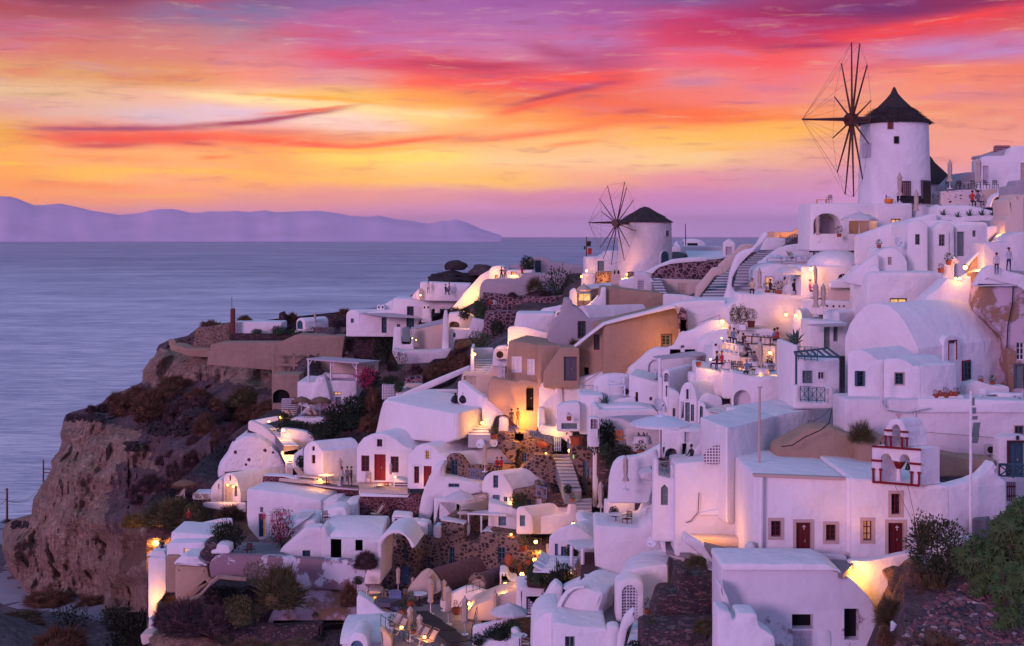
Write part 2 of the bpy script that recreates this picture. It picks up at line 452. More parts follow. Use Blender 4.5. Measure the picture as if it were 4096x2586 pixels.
simple('wood',(.13,.055,.03),.6);simple('woodl',(.34,.22,.14),.65);simple('maroon',(.07,.02,.025),.7,sc=14)
simple('terra',(.33,.085,.04),.75);simple('terrad',(.16,.035,.03),.75);simple('canvas',(.50,.40,.34),.85,sc=3,bd=.02)
simple('canvasw',(.66,.60,.62),.85,sc=2,bd=.02);simple('sail',(.50,.42,.47),.85,sc=2);simple('mauve',(.17,.115,.14),.8,sc=9)
simple('cush',(.05,.04,.07),.85);simple('cushy',(.55,.40,.22),.85);simple('orange',(.75,.22,.03),.7);simple('redc',(.5,.03,.02),.7)
simple('stonef',(.50,.37,.33),.85,var=.12,sc=3);simple('spole',(.085,.028,.022),.5,sc=2);simple('beige',(.55,.44,.36),.8)
simple('thatch',(.055,.038,.04),.95,var=.6,sc=5,bd=.15);simple('straw',(.22,.13,.085),.95,var=.45,sc=8,bd=.1)
simple('leafd',(.022,.032,.018),.7,var=.7,sc=3);simple('leafg',(.045,.075,.03),.65,var=.6,sc=2.5);simple('leafo',(.10,.10,.04),.65,var=.6,sc=2.5)
simple('bushb',(.13,.065,.038),.9,var=.55,sc=1.4);simple('bushp',(.085,.045,.05),.9,var=.55,sc=1.2);simple('bushg',(.10,.08,.034),.85,var=.5,sc=1.5)
simple('leafc',(.055,.065,.028),.7,var=.7,sc=4);simple('leafb',(.042,.080,.018),.55,var=.95,sc=3.4);simple('flower',(.50,.03,.14),.7);simple('twig',(.07,.045,.035),.9);simple('agave',(.07,.12,.10),.5,sc=4)
simple('bell',(.03,.06,.045),.4,.6);simple('plastic',(.70,.72,.78),.4);simple('rope',(.30,.18,.12),.8);simple('bag',(.012,.012,.02),.3)
simple('mount',(.97,.58,.80),1.0,var=.22,sc=.0011);simple('road',(.32,.29,.33),.95,var=.2,sc=.8)  # mountain colour is pale because distance haze is painted into it
simple('hosta',(.22,.16,.13),.9)
def glass():
 m,t,p=newmat('glass');p.inputs['Base Color'].default_value=(.02,.022,.03,1);p.inputs['Roughness'].default_value=.12;p.inputs['Specular IOR Level'].default_value=.5
 m,t,p=newmat('pool');p.inputs['Base Color'].default_value=(.25,.45,.42,1);p.inputs['Roughness'].default_value=.08
glass()
def emis(name,c,st,base=(.5,.4,.3),var=True):
 m,t,p=newmat(name);p.inputs['Base Color'].default_value=(*base,1)
 if var:
  v=t.pos();t.l(t.mix(t.math('MULTIPLY_ADD',t.noise(v,2.5,2),2.5,-.8,True),tuple(x*.45 for x in c),c),p.inputs['Emission Color'])
 else:p.inputs['Emission Color'].default_value=(*c,1)
 p.inputs['Emission Strength'].default_value=st
emis('lit',(1.0,.42,.08),.95);emis('litw',(1.0,.62,.25),1.2);emis('lity',(1.0,.62,.06),1.0);emis('bulb',(1.0,.45,.08),10,var=False)
def leaf_emit():pass
def person_mat(name,shirt,legs,skin=(.36,.17,.11)):
 m,t,p=newmat(name);tc=t.n('ShaderNodeTexCoord');sp=t.n('ShaderNodeSeparateXYZ');t.l(tc.outputs['Object'],sp.inputs[0])
 z=t.math('DIVIDE',sp.outputs[2],2.0)
 t.l(t.ramp(z,[(0,(.05,.04,.04)),(.04,legs),(.455,shirt),(.735,skin)],'CONSTANT'),p.inputs['Base Color']);return m
for i,(a,c)in enumerate([((.5,.48,.52),(.04,.05,.10)),((.30,.03,.03),(.03,.03,.05)),((.05,.045,.06),(.12,.03,.04)),((.10,.2,.32),(.03,.03,.04)),((.22,.16,.2),(.1,.09,.12)),((.45,.08,.22),(.05,.04,.06)),((.55,.45,.30),(.03,.03,.04))]):person_mat('ps%d'%i,a,c)
simple('hair',(.03,.018,.014),.7);simple('hairg',(.35,.3,.3),.7);simple('hairb',(.2,.09,.05),.7)
def seamat():
 m,t,p=newmat('sea')
 g=t.n('ShaderNodeNewGeometry');sp=t.n('ShaderNodeSeparateXYZ');t.l(g.outputs['Position'],sp.inputs[0])
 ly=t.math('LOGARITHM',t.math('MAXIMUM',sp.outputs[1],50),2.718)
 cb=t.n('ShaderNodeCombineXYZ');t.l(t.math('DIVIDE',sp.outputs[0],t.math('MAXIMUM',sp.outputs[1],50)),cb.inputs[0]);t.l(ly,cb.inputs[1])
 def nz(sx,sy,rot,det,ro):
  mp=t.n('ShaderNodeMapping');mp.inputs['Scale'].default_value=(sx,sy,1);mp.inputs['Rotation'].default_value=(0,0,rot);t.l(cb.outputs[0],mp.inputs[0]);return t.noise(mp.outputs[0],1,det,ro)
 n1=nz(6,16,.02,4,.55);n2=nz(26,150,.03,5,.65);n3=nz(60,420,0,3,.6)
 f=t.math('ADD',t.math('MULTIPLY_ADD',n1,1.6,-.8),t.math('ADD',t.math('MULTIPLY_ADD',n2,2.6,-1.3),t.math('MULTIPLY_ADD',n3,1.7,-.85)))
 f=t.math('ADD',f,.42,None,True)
 sheen=t.n('ShaderNodeMapRange',interpolation_type='SMOOTHSTEP');sheen.inputs[1].default_value=3600;sheen.inputs[2].default_value=700;t.l(t.math('ADD',sp.outputs[1],t.math('MULTIPLY',sp.outputs[0],1.0)),sheen.inputs[0])
 t.l(t.mix(sheen.outputs[0],t.mix(f,(.13,.19,.30),(.66,.64,.74)),t.mix(f,(.38,.42,.56),(1.0,.95,1.0))),p.inputs['Base Color'])  # paler water towards the coast: sky sheen painted into the base colour
 p.inputs['Roughness'].default_value=.5;p.inputs['Specular IOR Level'].default_value=.35;p.inputs['IOR'].default_value=1.33
 t.l(t.bump(f,6.0,.5),p.inputs['Normal'])
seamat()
def lattice():
 for nm,c,d in(('lattice',(.66,.62,.68),(.06,.045,.06)),('lattr',(.12,.03,.05),(.5,.3,.3))):
  m,t,p=newmat(nm);g=t.n('ShaderNodeNewGeometry');sp=t.n('ShaderNodeSeparateXYZ');t.l(g.outputs['Position'],sp.inputs[0])
  xy=t.math('ADD',sp.outputs[0],t.math('MULTIPLY',sp.outputs[1],.35))
  a=t.math('ABSOLUTE',t.math('SUBTRACT',t.math('FRACT',t.math('MULTIPLY',xy,5.5)),.5));b_=t.math('ABSOLUTE',t.math('SUBTRACT',t.math('FRACT',t.math('MULTIPLY',sp.outputs[2],5.5)),.5))
  t.l(t.mix(t.math('LESS_THAN',t.math('MAXIMUM',a,b_),.30),c,d),p.inputs['Base Color'])
lattice()
def iron_grille():
 m,t,p=newmat('grille');g=t.pos((1,1,1));v=t.vor(g,4.5,'DISTANCE_TO_EDGE',.25)
 t.l(t.mix(t.math('LESS_THAN',v,.035),(.012,.008,.014),(.06,.03,.05)),p.inputs['Base Color']);p.inputs['Roughness'].default_value=.5
iron_grille()
emis('grillit',(.8,.25,.03),.35)
def peel():
 m,t,p=newmat('peel');v=t.pos();n=t.noise(v,.55,7,.66);n2=t.noise(t.pos((1,1,.5)),1.4,6,.7)
 f=t.math('MULTIPLY_ADD',n,14,-6.7,True)
 t.l(t.mix(f,t.mix(n2,(.50,.38,.44),(.56,.44,.50)),t.mix(n2,(.20,.12,.08),(.38,.22,.14))),p.inputs['Base Color']);t.l(t.bump(f,.05),p.inputs['Normal'])
 m,t,p=newmat('peelw');v=t.pos();n=t.noise(v,.45,7,.66);sp=t.n('ShaderNodeSeparateXYZ');t.l(v,sp.inputs[0])
 lo=t.math('MULTIPLY_ADD',sp.outputs[2],-.22,-4.45,True)
 f=t.math('MULTIPLY_ADD',t.math('ADD',n,t.math('MULTIPLY',lo,.18)),22,-13.6,True)
 t.l(t.mix(f,t.mix(t.noise(v,1.2,4),(.60,.57,.62),(.72,.69,.73)),(.27,.17,.20)),p.inputs['Base Color']);t.l(t.bump(t.noise(v,.8,3),.1),p.inputs['Normal'])
peel()
def whiterock():
 m,t,p=newmat('WR');v=t.pos();e=t.vor(v,.8,'F1',1);g=t.noise(v,.5,3)
 f=t.math('MULTIPLY',t.math('LESS_THAN',e,.17),t.math('GREATER_THAN',g,.47))
 t.l(t.mix(f,(.78,.74,.77),(.08,.04,.04)),p.inputs['Base Color']);t.l(t.bump(t.noise(v,.45,4),.9),p.inputs['Normal'])
whiterock()
simple('litdoor',(.6,.5,.35),.6);emis('litd',(1.0,.60,.22),1.1)
def slats():
 m,t,p=newmat('slats');g=t.n('ShaderNodeNewGeometry');sp=t.n('ShaderNodeSeparateXYZ');t.l(g.outputs['Position'],sp.inputs[0])
 t.l(t.mix(t.math('GREATER_THAN',t.math('FRACT',t.math('MULTIPLY',sp.outputs[2],4.2)),.5),(.03,.025,.035),(.62,.58,.64)),p.inputs['Base Color'])
slats();emis('exitg',(.02,.6,.15),1.2)
w=bpy.data.worlds.new('World');sc.world=w;w.use_nodes=True
t=NT(w.node_tree)
for x in list(t.N):t.N.remove(x)
tc=t.n('ShaderNodeTexCoord');nrm=t.n('ShaderNodeVectorMath',operation='NORMALIZE');t.l(tc.outputs['Generated'],nrm.inputs[0])
sp=t.n('ShaderNodeSeparateXYZ');t.l(nrm.outputs[0],sp.inputs[0]);X,Y,Z=sp.outputs
AZ=t.math('ARCTAN2',X,Y);EL=t.math('ARCSINE',Z)
def az(u):return math.atan((u-CU)/F)
def el(u,v):return math.atan((HV-v)/F*math.cos(az(u)))
cb=t.n('ShaderNodeCombineXYZ');t.l(AZ,cb.inputs[0]);t.l(EL,cb.inputs[1])
def warp(sx,sy,amp,det,off=0):
 mp=t.n('ShaderNodeMapping');mp.inputs['Scale'].default_value=(sx,sy,1);mp.inputs['Location'].default_value=(off,off,off);mp.inputs['Rotation'].default_value=(0,0,-.06);t.l(cb.outputs[0],mp.inputs[0])
 return t.math('MULTIPLY',t.math('SUBTRACT',t.noise(mp.outputs[0],1,det,.5),.5),amp)
ELW=t.math('ADD',EL,t.math('ADD',warp(5,22,.014,2),t.math('ADD',warp(16,90,.009,4,3),warp(40,420,.004,3,7))))
AZW=t.math('ADD',AZ,warp(9,30,.035,2,11))
cols_u=[0,340,680,1020,1370,1700,2050,2400,2750,3100,3450,3800,4096]
rows={0:[(165,65,95),(150,60,95),(150,60,95),(130,85,140),(135,95,160),(160,95,165),(160,90,165),(160,85,155),(115,85,150),(160,65,125),(150,70,130),(170,50,105),(165,40,85)],80:[(180,75,90),(165,80,105),(150,105,145),(125,110,155),(185,95,155),(175,100,165),(175,105,170),(170,85,155),(195,60,115),(170,45,100),(130,50,115),(130,50,110),(140,45,85)],160:[(180,110,135),(200,110,120),(195,120,130),(180,125,145),(185,105,165),(190,110,170),(190,115,170),(185,115,180),(215,65,105),(215,65,100),(225,65,90),(225,85,110),(228,95,95)],240:[(215,115,120),(215,125,110),(215,125,120),(220,130,140),(225,105,135),(220,90,115),(215,120,155),(195,85,130),(235,100,130),(245,95,95),(225,120,140),(195,130,180),(195,125,175)],320:[(225,160,110),(220,155,110),(225,150,95),(240,140,125),(225,145,150),(245,110,95),(240,90,90),(250,90,80),(235,130,135),(245,115,120),(240,130,125),(245,135,110),(240,125,105)],400:[(230,185,150),(230,180,145),(240,180,160),(253,205,150),(250,190,90),(255,160,80),(240,120,85),(235,105,90),(245,120,110),(240,130,130),(240,150,125),(245,140,115),(235,130,120)],480:[(225,165,150),(225,175,165),(215,185,200),(240,190,195),(250,215,190),(255,205,130),(255,160,90),(255,130,75),(250,120,70),(255,150,75),(245,150,110),(245,155,120),(240,145,125)],560:[(240,170,60),(240,120,85),(238,110,95),(245,130,90),(240,150,110),(250,170,110),(255,190,120),(255,185,110),(255,190,100),(255,185,100),(240,160,130),(240,155,135),(240,150,135)],640:[(250,170,90),(250,165,110),(250,170,110),(252,165,100),(255,200,100),(255,215,120),(253,200,145),(252,195,150),(250,200,140),(240,175,145),(235,155,145),(240,155,145),(235,155,150)],720:[(245,160,90),(248,180,90),(248,165,120),(250,165,100),(245,170,110),(248,190,120),(250,185,115),(240,165,140),(225,145,160),(210,145,170),(210,145,175),(220,150,170),(225,150,165)],790:[(240,150,80),(240,150,110),(235,150,115),(220,145,140),(220,145,145),(215,145,155),(205,135,165),(200,130,170),(195,130,180),(195,135,185),(200,140,190),(205,145,185),(210,145,180)],860:[(228,145,130),(220,145,150),(212,145,165),(208,142,172),(204,138,178),(200,138,182),(198,138,186),(192,138,190),(190,138,192),(190,142,196),(198,148,200),(203,152,196),(208,152,190)],930:[(205,155,208)]*6+[(196,150,208)]*7}
def haz(c,v):
 e_=max(.004,math.atan((HV-v)/F));T=math.exp(-HZ*min(60000,790/math.sin(e_)));Hc=(.19,.13,.27)
 T=max(T,.45);c=s2l(c)
 return tuple(max(.01,(x-h*(1-T))/T)for x,h in zip(c,Hc))
HZ=2.4e-5
U=t.math('DIVIDE',t.math('ADD',AZW,.42),.84)
prev=None
for v in sorted(rows):
 c=t.ramp(U,[((az(u)+.42)/.84,haz(x,v))for u,x in zip(cols_u,rows[v])],'EASE')
 if prev is None:prev=(v,c);out=c;continue
 e0,e1=math.atan((HV-prev[0])/F),math.atan((HV-v)/F)
 f=t.n('ShaderNodeMapRange',interpolation_type='SMOOTHSTEP');f.inputs[1].default_value=e0;f.inputs[2].default_value=e1;t.l(ELW,f.inputs[0])
 out=t.mix(f.outputs[0],out,c);prev=(v,c)
def streak(u0,v0,u1,v1,wd,col,op=.9,sag=0,soft=.38,mul=1.0):
 0
 global out
 a0,a1,e0,e1=az(u0),az(u1),math.atan((HV-v0)/F),math.atan((HV-v1)/F)
 tt=t.math('DIVIDE',t.math('SUBTRACT',AZ,a0),a1-a0)
 cen=t.math('MULTIPLY_ADD',tt,e1-e0,e0)
 if sag:cen=t.math('MULTIPLY_ADD',t.math('MULTIPLY',tt,t.math('SUBTRACT',1.0,tt)),-sag/F*4,cen)
 d=t.math('DIVIDE',t.math('SUBTRACT',t.math('ADD',EL,WS),cen),wd/F)
 g=t.math('EXPONENT',t.math('MULTIPLY',t.math('MULTIPLY',d,d),-1.0))
 m1=t.n('ShaderNodeMapRange',interpolation_type='SMOOTHSTEP');m1.inputs[1].default_value=-.12;m1.inputs[2].default_value=soft;t.l(tt,m1.inputs[0])
 m2=t.n('ShaderNodeMapRange',interpolation_type='SMOOTHSTEP');m2.inputs[1].default_value=1.15;m2.inputs[2].default_value=1-soft;t.l(tt,m2.inputs[0])
 k=t.math('MULTIPLY',t.math('MULTIPLY',g,op),t.math('MULTIPLY',m1.outputs[0],m2.outputs[0]))
 k=t.math('MULTIPLY',k,RAG,None,True)
 out=t.mix(k,out,haz(col,(v0+v1)/2))
WS=t.math('ADD',warp(14,60,.005,3,21),warp(50,500,.0018,2,29))
mpn=t.n('ShaderNodeMapping');mpn.inputs['Scale'].default_value=(24,170,1);mpn.inputs['Rotation'].default_value=(0,0,-.05);t.l(cb.outputs[0],mpn.inputs[0])
RAG=t.math('MULTIPLY_ADD',t.noise(mpn.outputs[0],1,4,.6),.9,.58)
for a in[(-700,20,760,0,70,(135,50,85),.75,-10),(60,45,560,28,26,(120,50,95),.8,0),(400,8,1000,-8,16,(160,55,85),.7,0),(600,75,1300,95,35,(125,110,160),.6,0),(1050,110,1500,85,22,(190,90,150),.5,0),(1500,120,2300,160,30,(205,105,160),.4,0),(1200,215,1760,285,30,(228,70,105),.9,0),(1400,228,2300,285,34,(215,65,95),.85,10),(1560,250,2200,262,14,(180,50,95),.75,8),(1500,335,2650,305,22,(255,85,72),.9,10),(2050,165,2450,275,34,(178,72,120),.75,0),(2300,190,2620,225,20,(185,75,130),.5,0),(2010,432,2500,328,13,(165,55,90),.95,-6),(1940,470,2320,380,15,(250,85,70),.75,0),(2200,390,2900,470,34,(250,105,75),.5,0),(1750,565,2500,490,16,(250,115,78),.75,10),(2450,452,2640,450,15,(205,80,85),.7,0),(2150,590,2430,560,9,(250,140,85),.7,0),(300,330,900,345,30,(225,150,85),.35,0),(0,415,330,405,10,(205,165,120),.6,0),(630,388,1480,440,17,(255,222,165),.9,-6),(1250,425,1950,470,14,(255,222,150),.85,4),(700,440,1150,470,24,(222,190,215),.7,0),(1150,500,1700,515,24,(250,208,196),.9,0),(900,388,1600,425,7,(252,170,60),.8,-8),(-300,560,90,560,16,(235,165,50),.8,0),(30,572,1060,560,24,(240,82,75),.95,6),(850,560,1480,596,18,(255,95,55),.95,0),(1250,600,1920,530,12,(248,105,72),.85,8),(230,600,620,594,12,(190,70,90),.8,0),(700,585,880,592,9,(190,75,90),.7,0),(20,540,820,522,10,(158,70,112),.95,5),(640,528,1440,428,12,(162,62,95),1.0,14),(1000,470,1420,428,8,(235,90,80),.8,4),(900,540,1300,530,14,(215,110,115),.5,0),(1050,606,1800,588,8,(255,185,65),.85,6),(1200,632,1900,625,15,(255,214,105),.8,4),(780,642,950,630,8,(245,125,80),.8,0),(120,640,700,655,12,(250,145,90),.6,0),(-200,672,120,680,9,(245,190,45),.9,0),(200,700,1100,700,13,(253,184,55),.85,-8),(900,715,2300,725,16,(250,190,95),.6,4),(0,752,600,760,18,(240,128,90),.6,0),(300,790,900,790,7,(240,170,95),.6,0),(2950,55,4500,70,62,(130,42,95),.85,0),(2600,110,3500,135,50,(185,45,95),.7,10),(3700,-10,4500,40,45,(175,38,82),.9,0),(3250,75,3700,60,26,(110,50,120),.5,0),(3150,205,4500,60,30,(242,70,75),.95,0),(3000,200,3420,204,13,(165,45,100),.8,0),(2700,250,3300,265,26,(248,85,95),.7,0),(2650,330,2900,340,18,(195,125,165),.6,0),(2500,480,3300,470,20,(252,110,65),.6,0),(2700,535,3500,520,22,(255,178,80),.6,0),(2700,605,3100,595,12,(250,180,90),.6,0),(2950,355,3250,375,14,(215,120,145),.5,0),(3700,420,4400,420,16,(215,125,130),.5,0),(3550,240,4400,250,22,(195,140,200),.6,0)]:
 streak(*a)
def wisp(sx,sy,off,det=5,rot=-.07):
 mp=t.n('ShaderNodeMapping');mp.inputs['Scale'].default_value=(sx,sy,1);mp.inputs['Location'].default_value=(off,off*.7,0);mp.inputs['Rotation'].default_value=(0,0,rot);t.l(cbw.outputs[0],mp.inputs[0]);return t.noise(mp.outputs[0],1,det,.62,.25)
cbw=t.n('ShaderNodeCombineXYZ');t.l(AZW,cbw.inputs[0]);t.l(ELW,cbw.inputs[1])
up=t.n('ShaderNodeMapRange',interpolation_type='SMOOTHSTEP');up.inputs[1].default_value=.045;up.inputs[2].default_value=.13;t.l(EL,up.inputs[0])
lo_=t.n('ShaderNodeMapRange',interpolation_type='SMOOTHSTEP');lo_.inputs[1].default_value=.012;lo_.inputs[2].default_value=.05;t.l(EL,lo_.inputs[0])
n1=wisp(9,75,3);n2=wisp(20,190,9);n3=wisp(6,40,15)
out=t.mix(t.math('MULTIPLY',t.math('MULTIPLY_ADD',n1,5,-2.65,True),t.math('MULTIPLY',up.outputs[0],.42)),out,s2l((196,128,190)))
out=t.mix(t.math('MULTIPLY',t.math('MULTIPLY_ADD',n3,6,-3.25,True),t.math('MULTIPLY',up.outputs[0],.55)),out,s2l((226,62,92)))
out=t.mix(t.math('MULTIPLY',t.math('MULTIPLY_ADD',n2,6,-3.3,True),t.math('MULTIPLY',lo_.outputs[0],.38)),out,s2l((150,62,100)))
out=t.mix(t.math('MULTIPLY',t.math('MULTIPLY_ADD',n2,-6,2.6,True),t.math('MULTIPLY',lo_.outputs[0],.30)),out,s2l((255,214,170)))
front=out
zen=t.ramp(t.math('MULTIPLY_ADD',EL,1/1.6,0),[(0,(.58,.25,.62)),(.14,(.46,.235,.60)),(.35,(.25,.26,.60)),(.7,(.15,.33,.58)),(1,(.14,.34,.58))])
side=t.ramp(t.math('MULTIPLY_ADD',EL,1/1.6,0),[(0,(.26,.15,.28)),(.13,(.20,.15,.32)),(.3,(.17,.23,.48)),(.7,(.15,.33,.58)),(1,(.14,.34,.58))])
back_f=t.n('ShaderNodeMapRange',interpolation_type='SMOOTHSTEP');back_f.inputs[1].default_value=.55;back_f.inputs[2].default_value=-.35;t.l(Y,back_f.inputs[0])
dome=t.mix(back_f.outputs[0],side,zen)
fe=t.n('ShaderNodeMapRange',interpolation_type='SMOOTHSTEP');fe.inputs[1].default_value=.19;fe.inputs[2].default_value=.28;t.l(EL,fe.inputs[0])
fa=t.n('ShaderNodeMapRange',interpolation_type='SMOOTHSTEP');fa.inputs[1].default_value=.42;fa.inputs[2].default_value=.62;t.l(t.math('ABSOLUTE',AZ),fa.inputs[0])
MASK=t.math('MAXIMUM',fe.outputs[0],fa.outputs[0])
low=t.n('ShaderNodeMapRange',interpolation_type='SMOOTHSTEP');low.inputs[1].default_value=-.01;low.inputs[2].default_value=-.12;t.l(EL,low.inputs[0])
MASK=t.math('MAXIMUM',MASK,low.outputs[0])
dome=t.mix(low.outputs[0],dome,(.16,.12,.20))
SUN_EL=R(13)
sky=t.n('ShaderNodeTexSky',sky_type='NISHITA');sky.sun_disc=False;sky.sun_elevation=R(2);sky.sun_rotation=R(-12);sky.altitude=150
bga=t.n('ShaderNodeBackground');t.l(front,bga.inputs[0]);bgb=t.n('ShaderNodeBackground');t.l(dome,bgb.inputs[0])
bg1=t.n('ShaderNodeMixShader');t.l(MASK,bg1.inputs[0]);t.l(bga.outputs[0],bg1.inputs[1]);t.l(bgb.outputs[0],bg1.inputs[2])
bg2=t.n('ShaderNodeBackground');t.l(sky.outputs[0],bg2.inputs[0]);bg2.inputs[1].default_value=.004
ad=t.n('ShaderNodeAddShader');t.l(bg1.outputs[0],ad.inputs[0]);t.l(bg2.outputs[0],ad.inputs[1])
wo=t.n('ShaderNodeOutputWorld');t.l(ad.outputs[0],wo.inputs[0])
w.cycles.sampling_method='MANUAL';w.cycles.sample_map_resolution=1024
sl=bpy.data.lights.new('sun','SUN');sl.energy=1.35;sl.angle=R(14);sl.color=(1.0,.54,.90)
so=bpy.data.objects.new('sun',sl);COL.objects.link(so)
dvec=Vector((math.sin(R(-38))*math.cos(SUN_EL),-math.cos(R(-38))*math.cos(SUN_EL),math.sin(SUN_EL)))
so.rotation_euler=dvec.to_track_quat('Z','Y').to_euler();so.location=(0,-20,60)
cam=bpy.data.cameras.new('camera');co=bpy.data.objects.new('camera',cam);COL.objects.link(co);sc.camera=co
cam.sensor_width=36;cam.lens=36*F/4096;cam.shift_y=-(1293-HV)/4096;co.rotation_euler=(R(90),0,0);cam.clip_start=1;cam.clip_end=200000
vs=sc.view_settings;vs.view_transform='Standard';vs.look='None';vs.exposure=0;vs.gamma=1
sc.cycles.use_denoising=True;sc.cycles.max_bounces=6;sc.cycles.diffuse_bounces=2;sc.cycles.glossy_bounces=2;sc.cycles.transparent_max_bounces=4;sc.cycles.volume_bounces=0
sc.cycles.sample_clamp_indirect=4
SEA=-105.0
def grid_mesh(name,xs,ys,fz,mat,label=None,kind='structure',cat=None):
 mb=MB();nx=len(xs)
 mb.v=[(x,y,fz(x,y))for y in ys for x in xs]
 mb.f=[(j*nx+i,j*nx+i+1,(j+1)*nx+i+1,(j+1)*nx+i)for j in range(len(ys)-1)for i in range(nx-1)]
 mb.m=[0]*len(mb.f)
 return tag(mb.build(name,MT[mat],None,60),label,cat,None,kind)
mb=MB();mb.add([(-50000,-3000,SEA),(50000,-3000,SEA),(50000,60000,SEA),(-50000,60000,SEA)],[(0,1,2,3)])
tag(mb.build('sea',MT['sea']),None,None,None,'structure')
def ridge(name,pts,d,back,label):
 0
 mb=MB();cols_=[]
 q=[]
 for(u0,v0),(u1,v1)in zip(pts,pts[1:]):
  n=max(1,int(abs(u1-u0)/12))
  q+=[(u0+(u1-u0)*i/n,v0+(v1-v0)*i/n)for i in range(n)]
 q.append(pts[-1]);prof=[(0,-.02),(.25,.16),(.5,.42),(.75,.74),(.9,.93),(1,1),(1.25,.7),(1.7,0)]
 for i,(u,v)in enumerate(q):
  c=P(u,v,d);H=c.z-SEA
  for k,(a,h)in enumerate(prof):
   n_=noise.noise(Vector((u*.012,k*.9,3)))*.10*(1 if 0<k<5 else 0)
   mb.v.append((c.x*(d-back+back*a)/d,d-back+back*a,SEA-5+H*(h+n_)+5*h))
 m_=len(prof)
 mb.f=[(i*m_+k,(i+1)*m_+k,(i+1)*m_+k+1,i*m_+k+1)for i in range(len(q)-1)for k in range(m_-1)];mb.m=[0]*len(mb.f)
 tag(mb.build(name,MT['mount'],None,180),label,None,None,'structure')
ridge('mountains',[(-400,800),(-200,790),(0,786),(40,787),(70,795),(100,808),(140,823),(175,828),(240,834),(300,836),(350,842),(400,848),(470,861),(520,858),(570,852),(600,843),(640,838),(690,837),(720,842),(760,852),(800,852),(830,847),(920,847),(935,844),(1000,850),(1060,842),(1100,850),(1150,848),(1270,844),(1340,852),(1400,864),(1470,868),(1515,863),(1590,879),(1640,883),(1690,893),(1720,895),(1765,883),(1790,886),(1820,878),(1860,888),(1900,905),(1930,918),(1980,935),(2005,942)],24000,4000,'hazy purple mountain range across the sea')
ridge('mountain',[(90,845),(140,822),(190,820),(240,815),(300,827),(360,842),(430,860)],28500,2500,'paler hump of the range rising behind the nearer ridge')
m=bpy.data.materials.new('haze');m.use_nodes=True;t=NT(m.node_tree);MT['haze']=m
t.N.remove(t.N['Principled BSDF']);pv=t.n('ShaderNodeVolumePrincipled');pv.inputs['Density'].default_value=2.4e-5
pv.inputs['Color'].default_value=(.95,.78,.98,1);pv.inputs['Anisotropy'].default_value=0
t.l(pv.outputs[0],t.N['Material Output'].inputs['Volume'])
mb=MB();mb.box((0,28500,(SEA-2+790)/2),(101000,64000,792-SEA));tag(mb.build('haze',m),None,None,None,'stuff')
def interp(x,tab):
 if x<=tab[0][0]:return tab[0][1]
 for(a,p),(b_,q)in zip(tab,tab[1:]):
  if x<=b_:return p+(q-p)*(x-a)/(b_-a)
 return tab[-1][1]
def fbm(p,o=4):
 return noise.fractal(p,1.0,2.1,o)
def shep(tab,u,v,p=4.0):
 sw=s_=0
 for(a,b_,d)in tab:
  r=((u-a)**2+((v-b_)*1.25)**2+1100)**(p/2);sw+=1/r;s_+=d/r
 return s_/sw
fr('O')
UL=[(770,470),(790,440),(800,398),(812,372),(835,366),(850,350),(870,337),(900,333),(915,300),(930,258),(950,238),(962,195),(972,160),(985,150),(1000,147),(1022,141),(1040,145),(1062,138),(1072,128),(1085,120),(1100,122),(1120,112),(1140,98),(1158,88),(1175,78),(1195,76),(1212,72),(1222,30),(1235,12),(1250,6),(1290,6),(1325,14),(1350,20),(1375,34),(1395,45),(1415,52),(1440,52)]
DH=[(640,790,214),(520,790,222),(420,800,226),(900,790,205),(640,880,207),(480,880,211),(360,880,220),(300,930,224),(250,960,222),(160,985,222),(250,1000,208),(360,960,205),(450,1000,190),(560,960,196),(650,960,189),(760,1000,165),(860,960,160),(150,1040,214),(230,1060,205),(330,1060,196),(430,1080,180),(520,1060,168),(110,1150,210),(200,1150,203),(280,1150,200),(350,1180,180),(450,1200,160),(560,1200,150),(20,1240,216),(60,1280,206),(150,1280,202),(250,1290,200),(295,1290,192),(330,1270,160),(400,1240,150),(360,1330,150),(30,1360,212),(100,1380,206),(200,1390,203),(300,1400,199),(345,1400,170),(330,1480,168),(50,1430,208),(900,1100,150),(800,860,195),(700,900,185)]
def head(name,v0,v1,ur,mat,label):
 mb=MB();NV=int((v1-v0)/3.2);NU=230
 ncol=NU+1+6
 for j in range(NV+1):
  v=v0+(v1-v0)*j/NV;ul=interp(v,UL)+3.5*noise.noise(Vector((v*.06,1,0)))+2.5*noise.noise(Vector((v*.23,4,0)))
  for k in range(6,0,-1):
   d=shep(DH,ul+14,v)+7+k*k*2.2
   p=P(ul+2*math.sin(k),v,d-0);q=P(ul,v,shep(DH,ul+14,v)+7)
   mb.v.append((q.x+k*k*.9,q.y+k*k*2.2,q.z+.0*k))
  for i in range(NU+1):
   u=max(905*(i/NU)**1.25,ul+i*.06)
   edge=max(0,1-(u-ul)/26)
   d=shep(DH,u,v)+7*edge**2
   q=P(u,v,d)
   cliff=1 if(v>985 and u<300)else .55
   n_=fbm(Vector((q.x*.11,q.y*.05,q.z*.05)),4)*2.8*cliff+fbm(Vector((q.x*.5+9,q.y*.3,q.z*.35)),4)*1.5+cliff*1.2*(1-abs(noise.noise(Vector((q.x*.16,3,q.z*.16))))*2.5)
   n_+=cliff*1.1*abs(noise.noise(Vector((q.x*.30,5,q.z*.04))))
   if v>1340:n_+=.5*noise.noise(Vector((q.x*.02,7,q.z*1.3)))
   q2=P(u,v,d-n_*(1-edge*.6));mb.v.append(tuple(q2))
 mb.f=[(j*ncol+i,(j+1)*ncol+i,(j+1)*ncol+i+1,j*ncol+i+1)for j in range(NV)for i in range(ncol-1)];mb.m=[0]*len(mb.f)
 o=mb.build(name,MT[mat],None,50);tag(o,label,None,None,'structure');return o
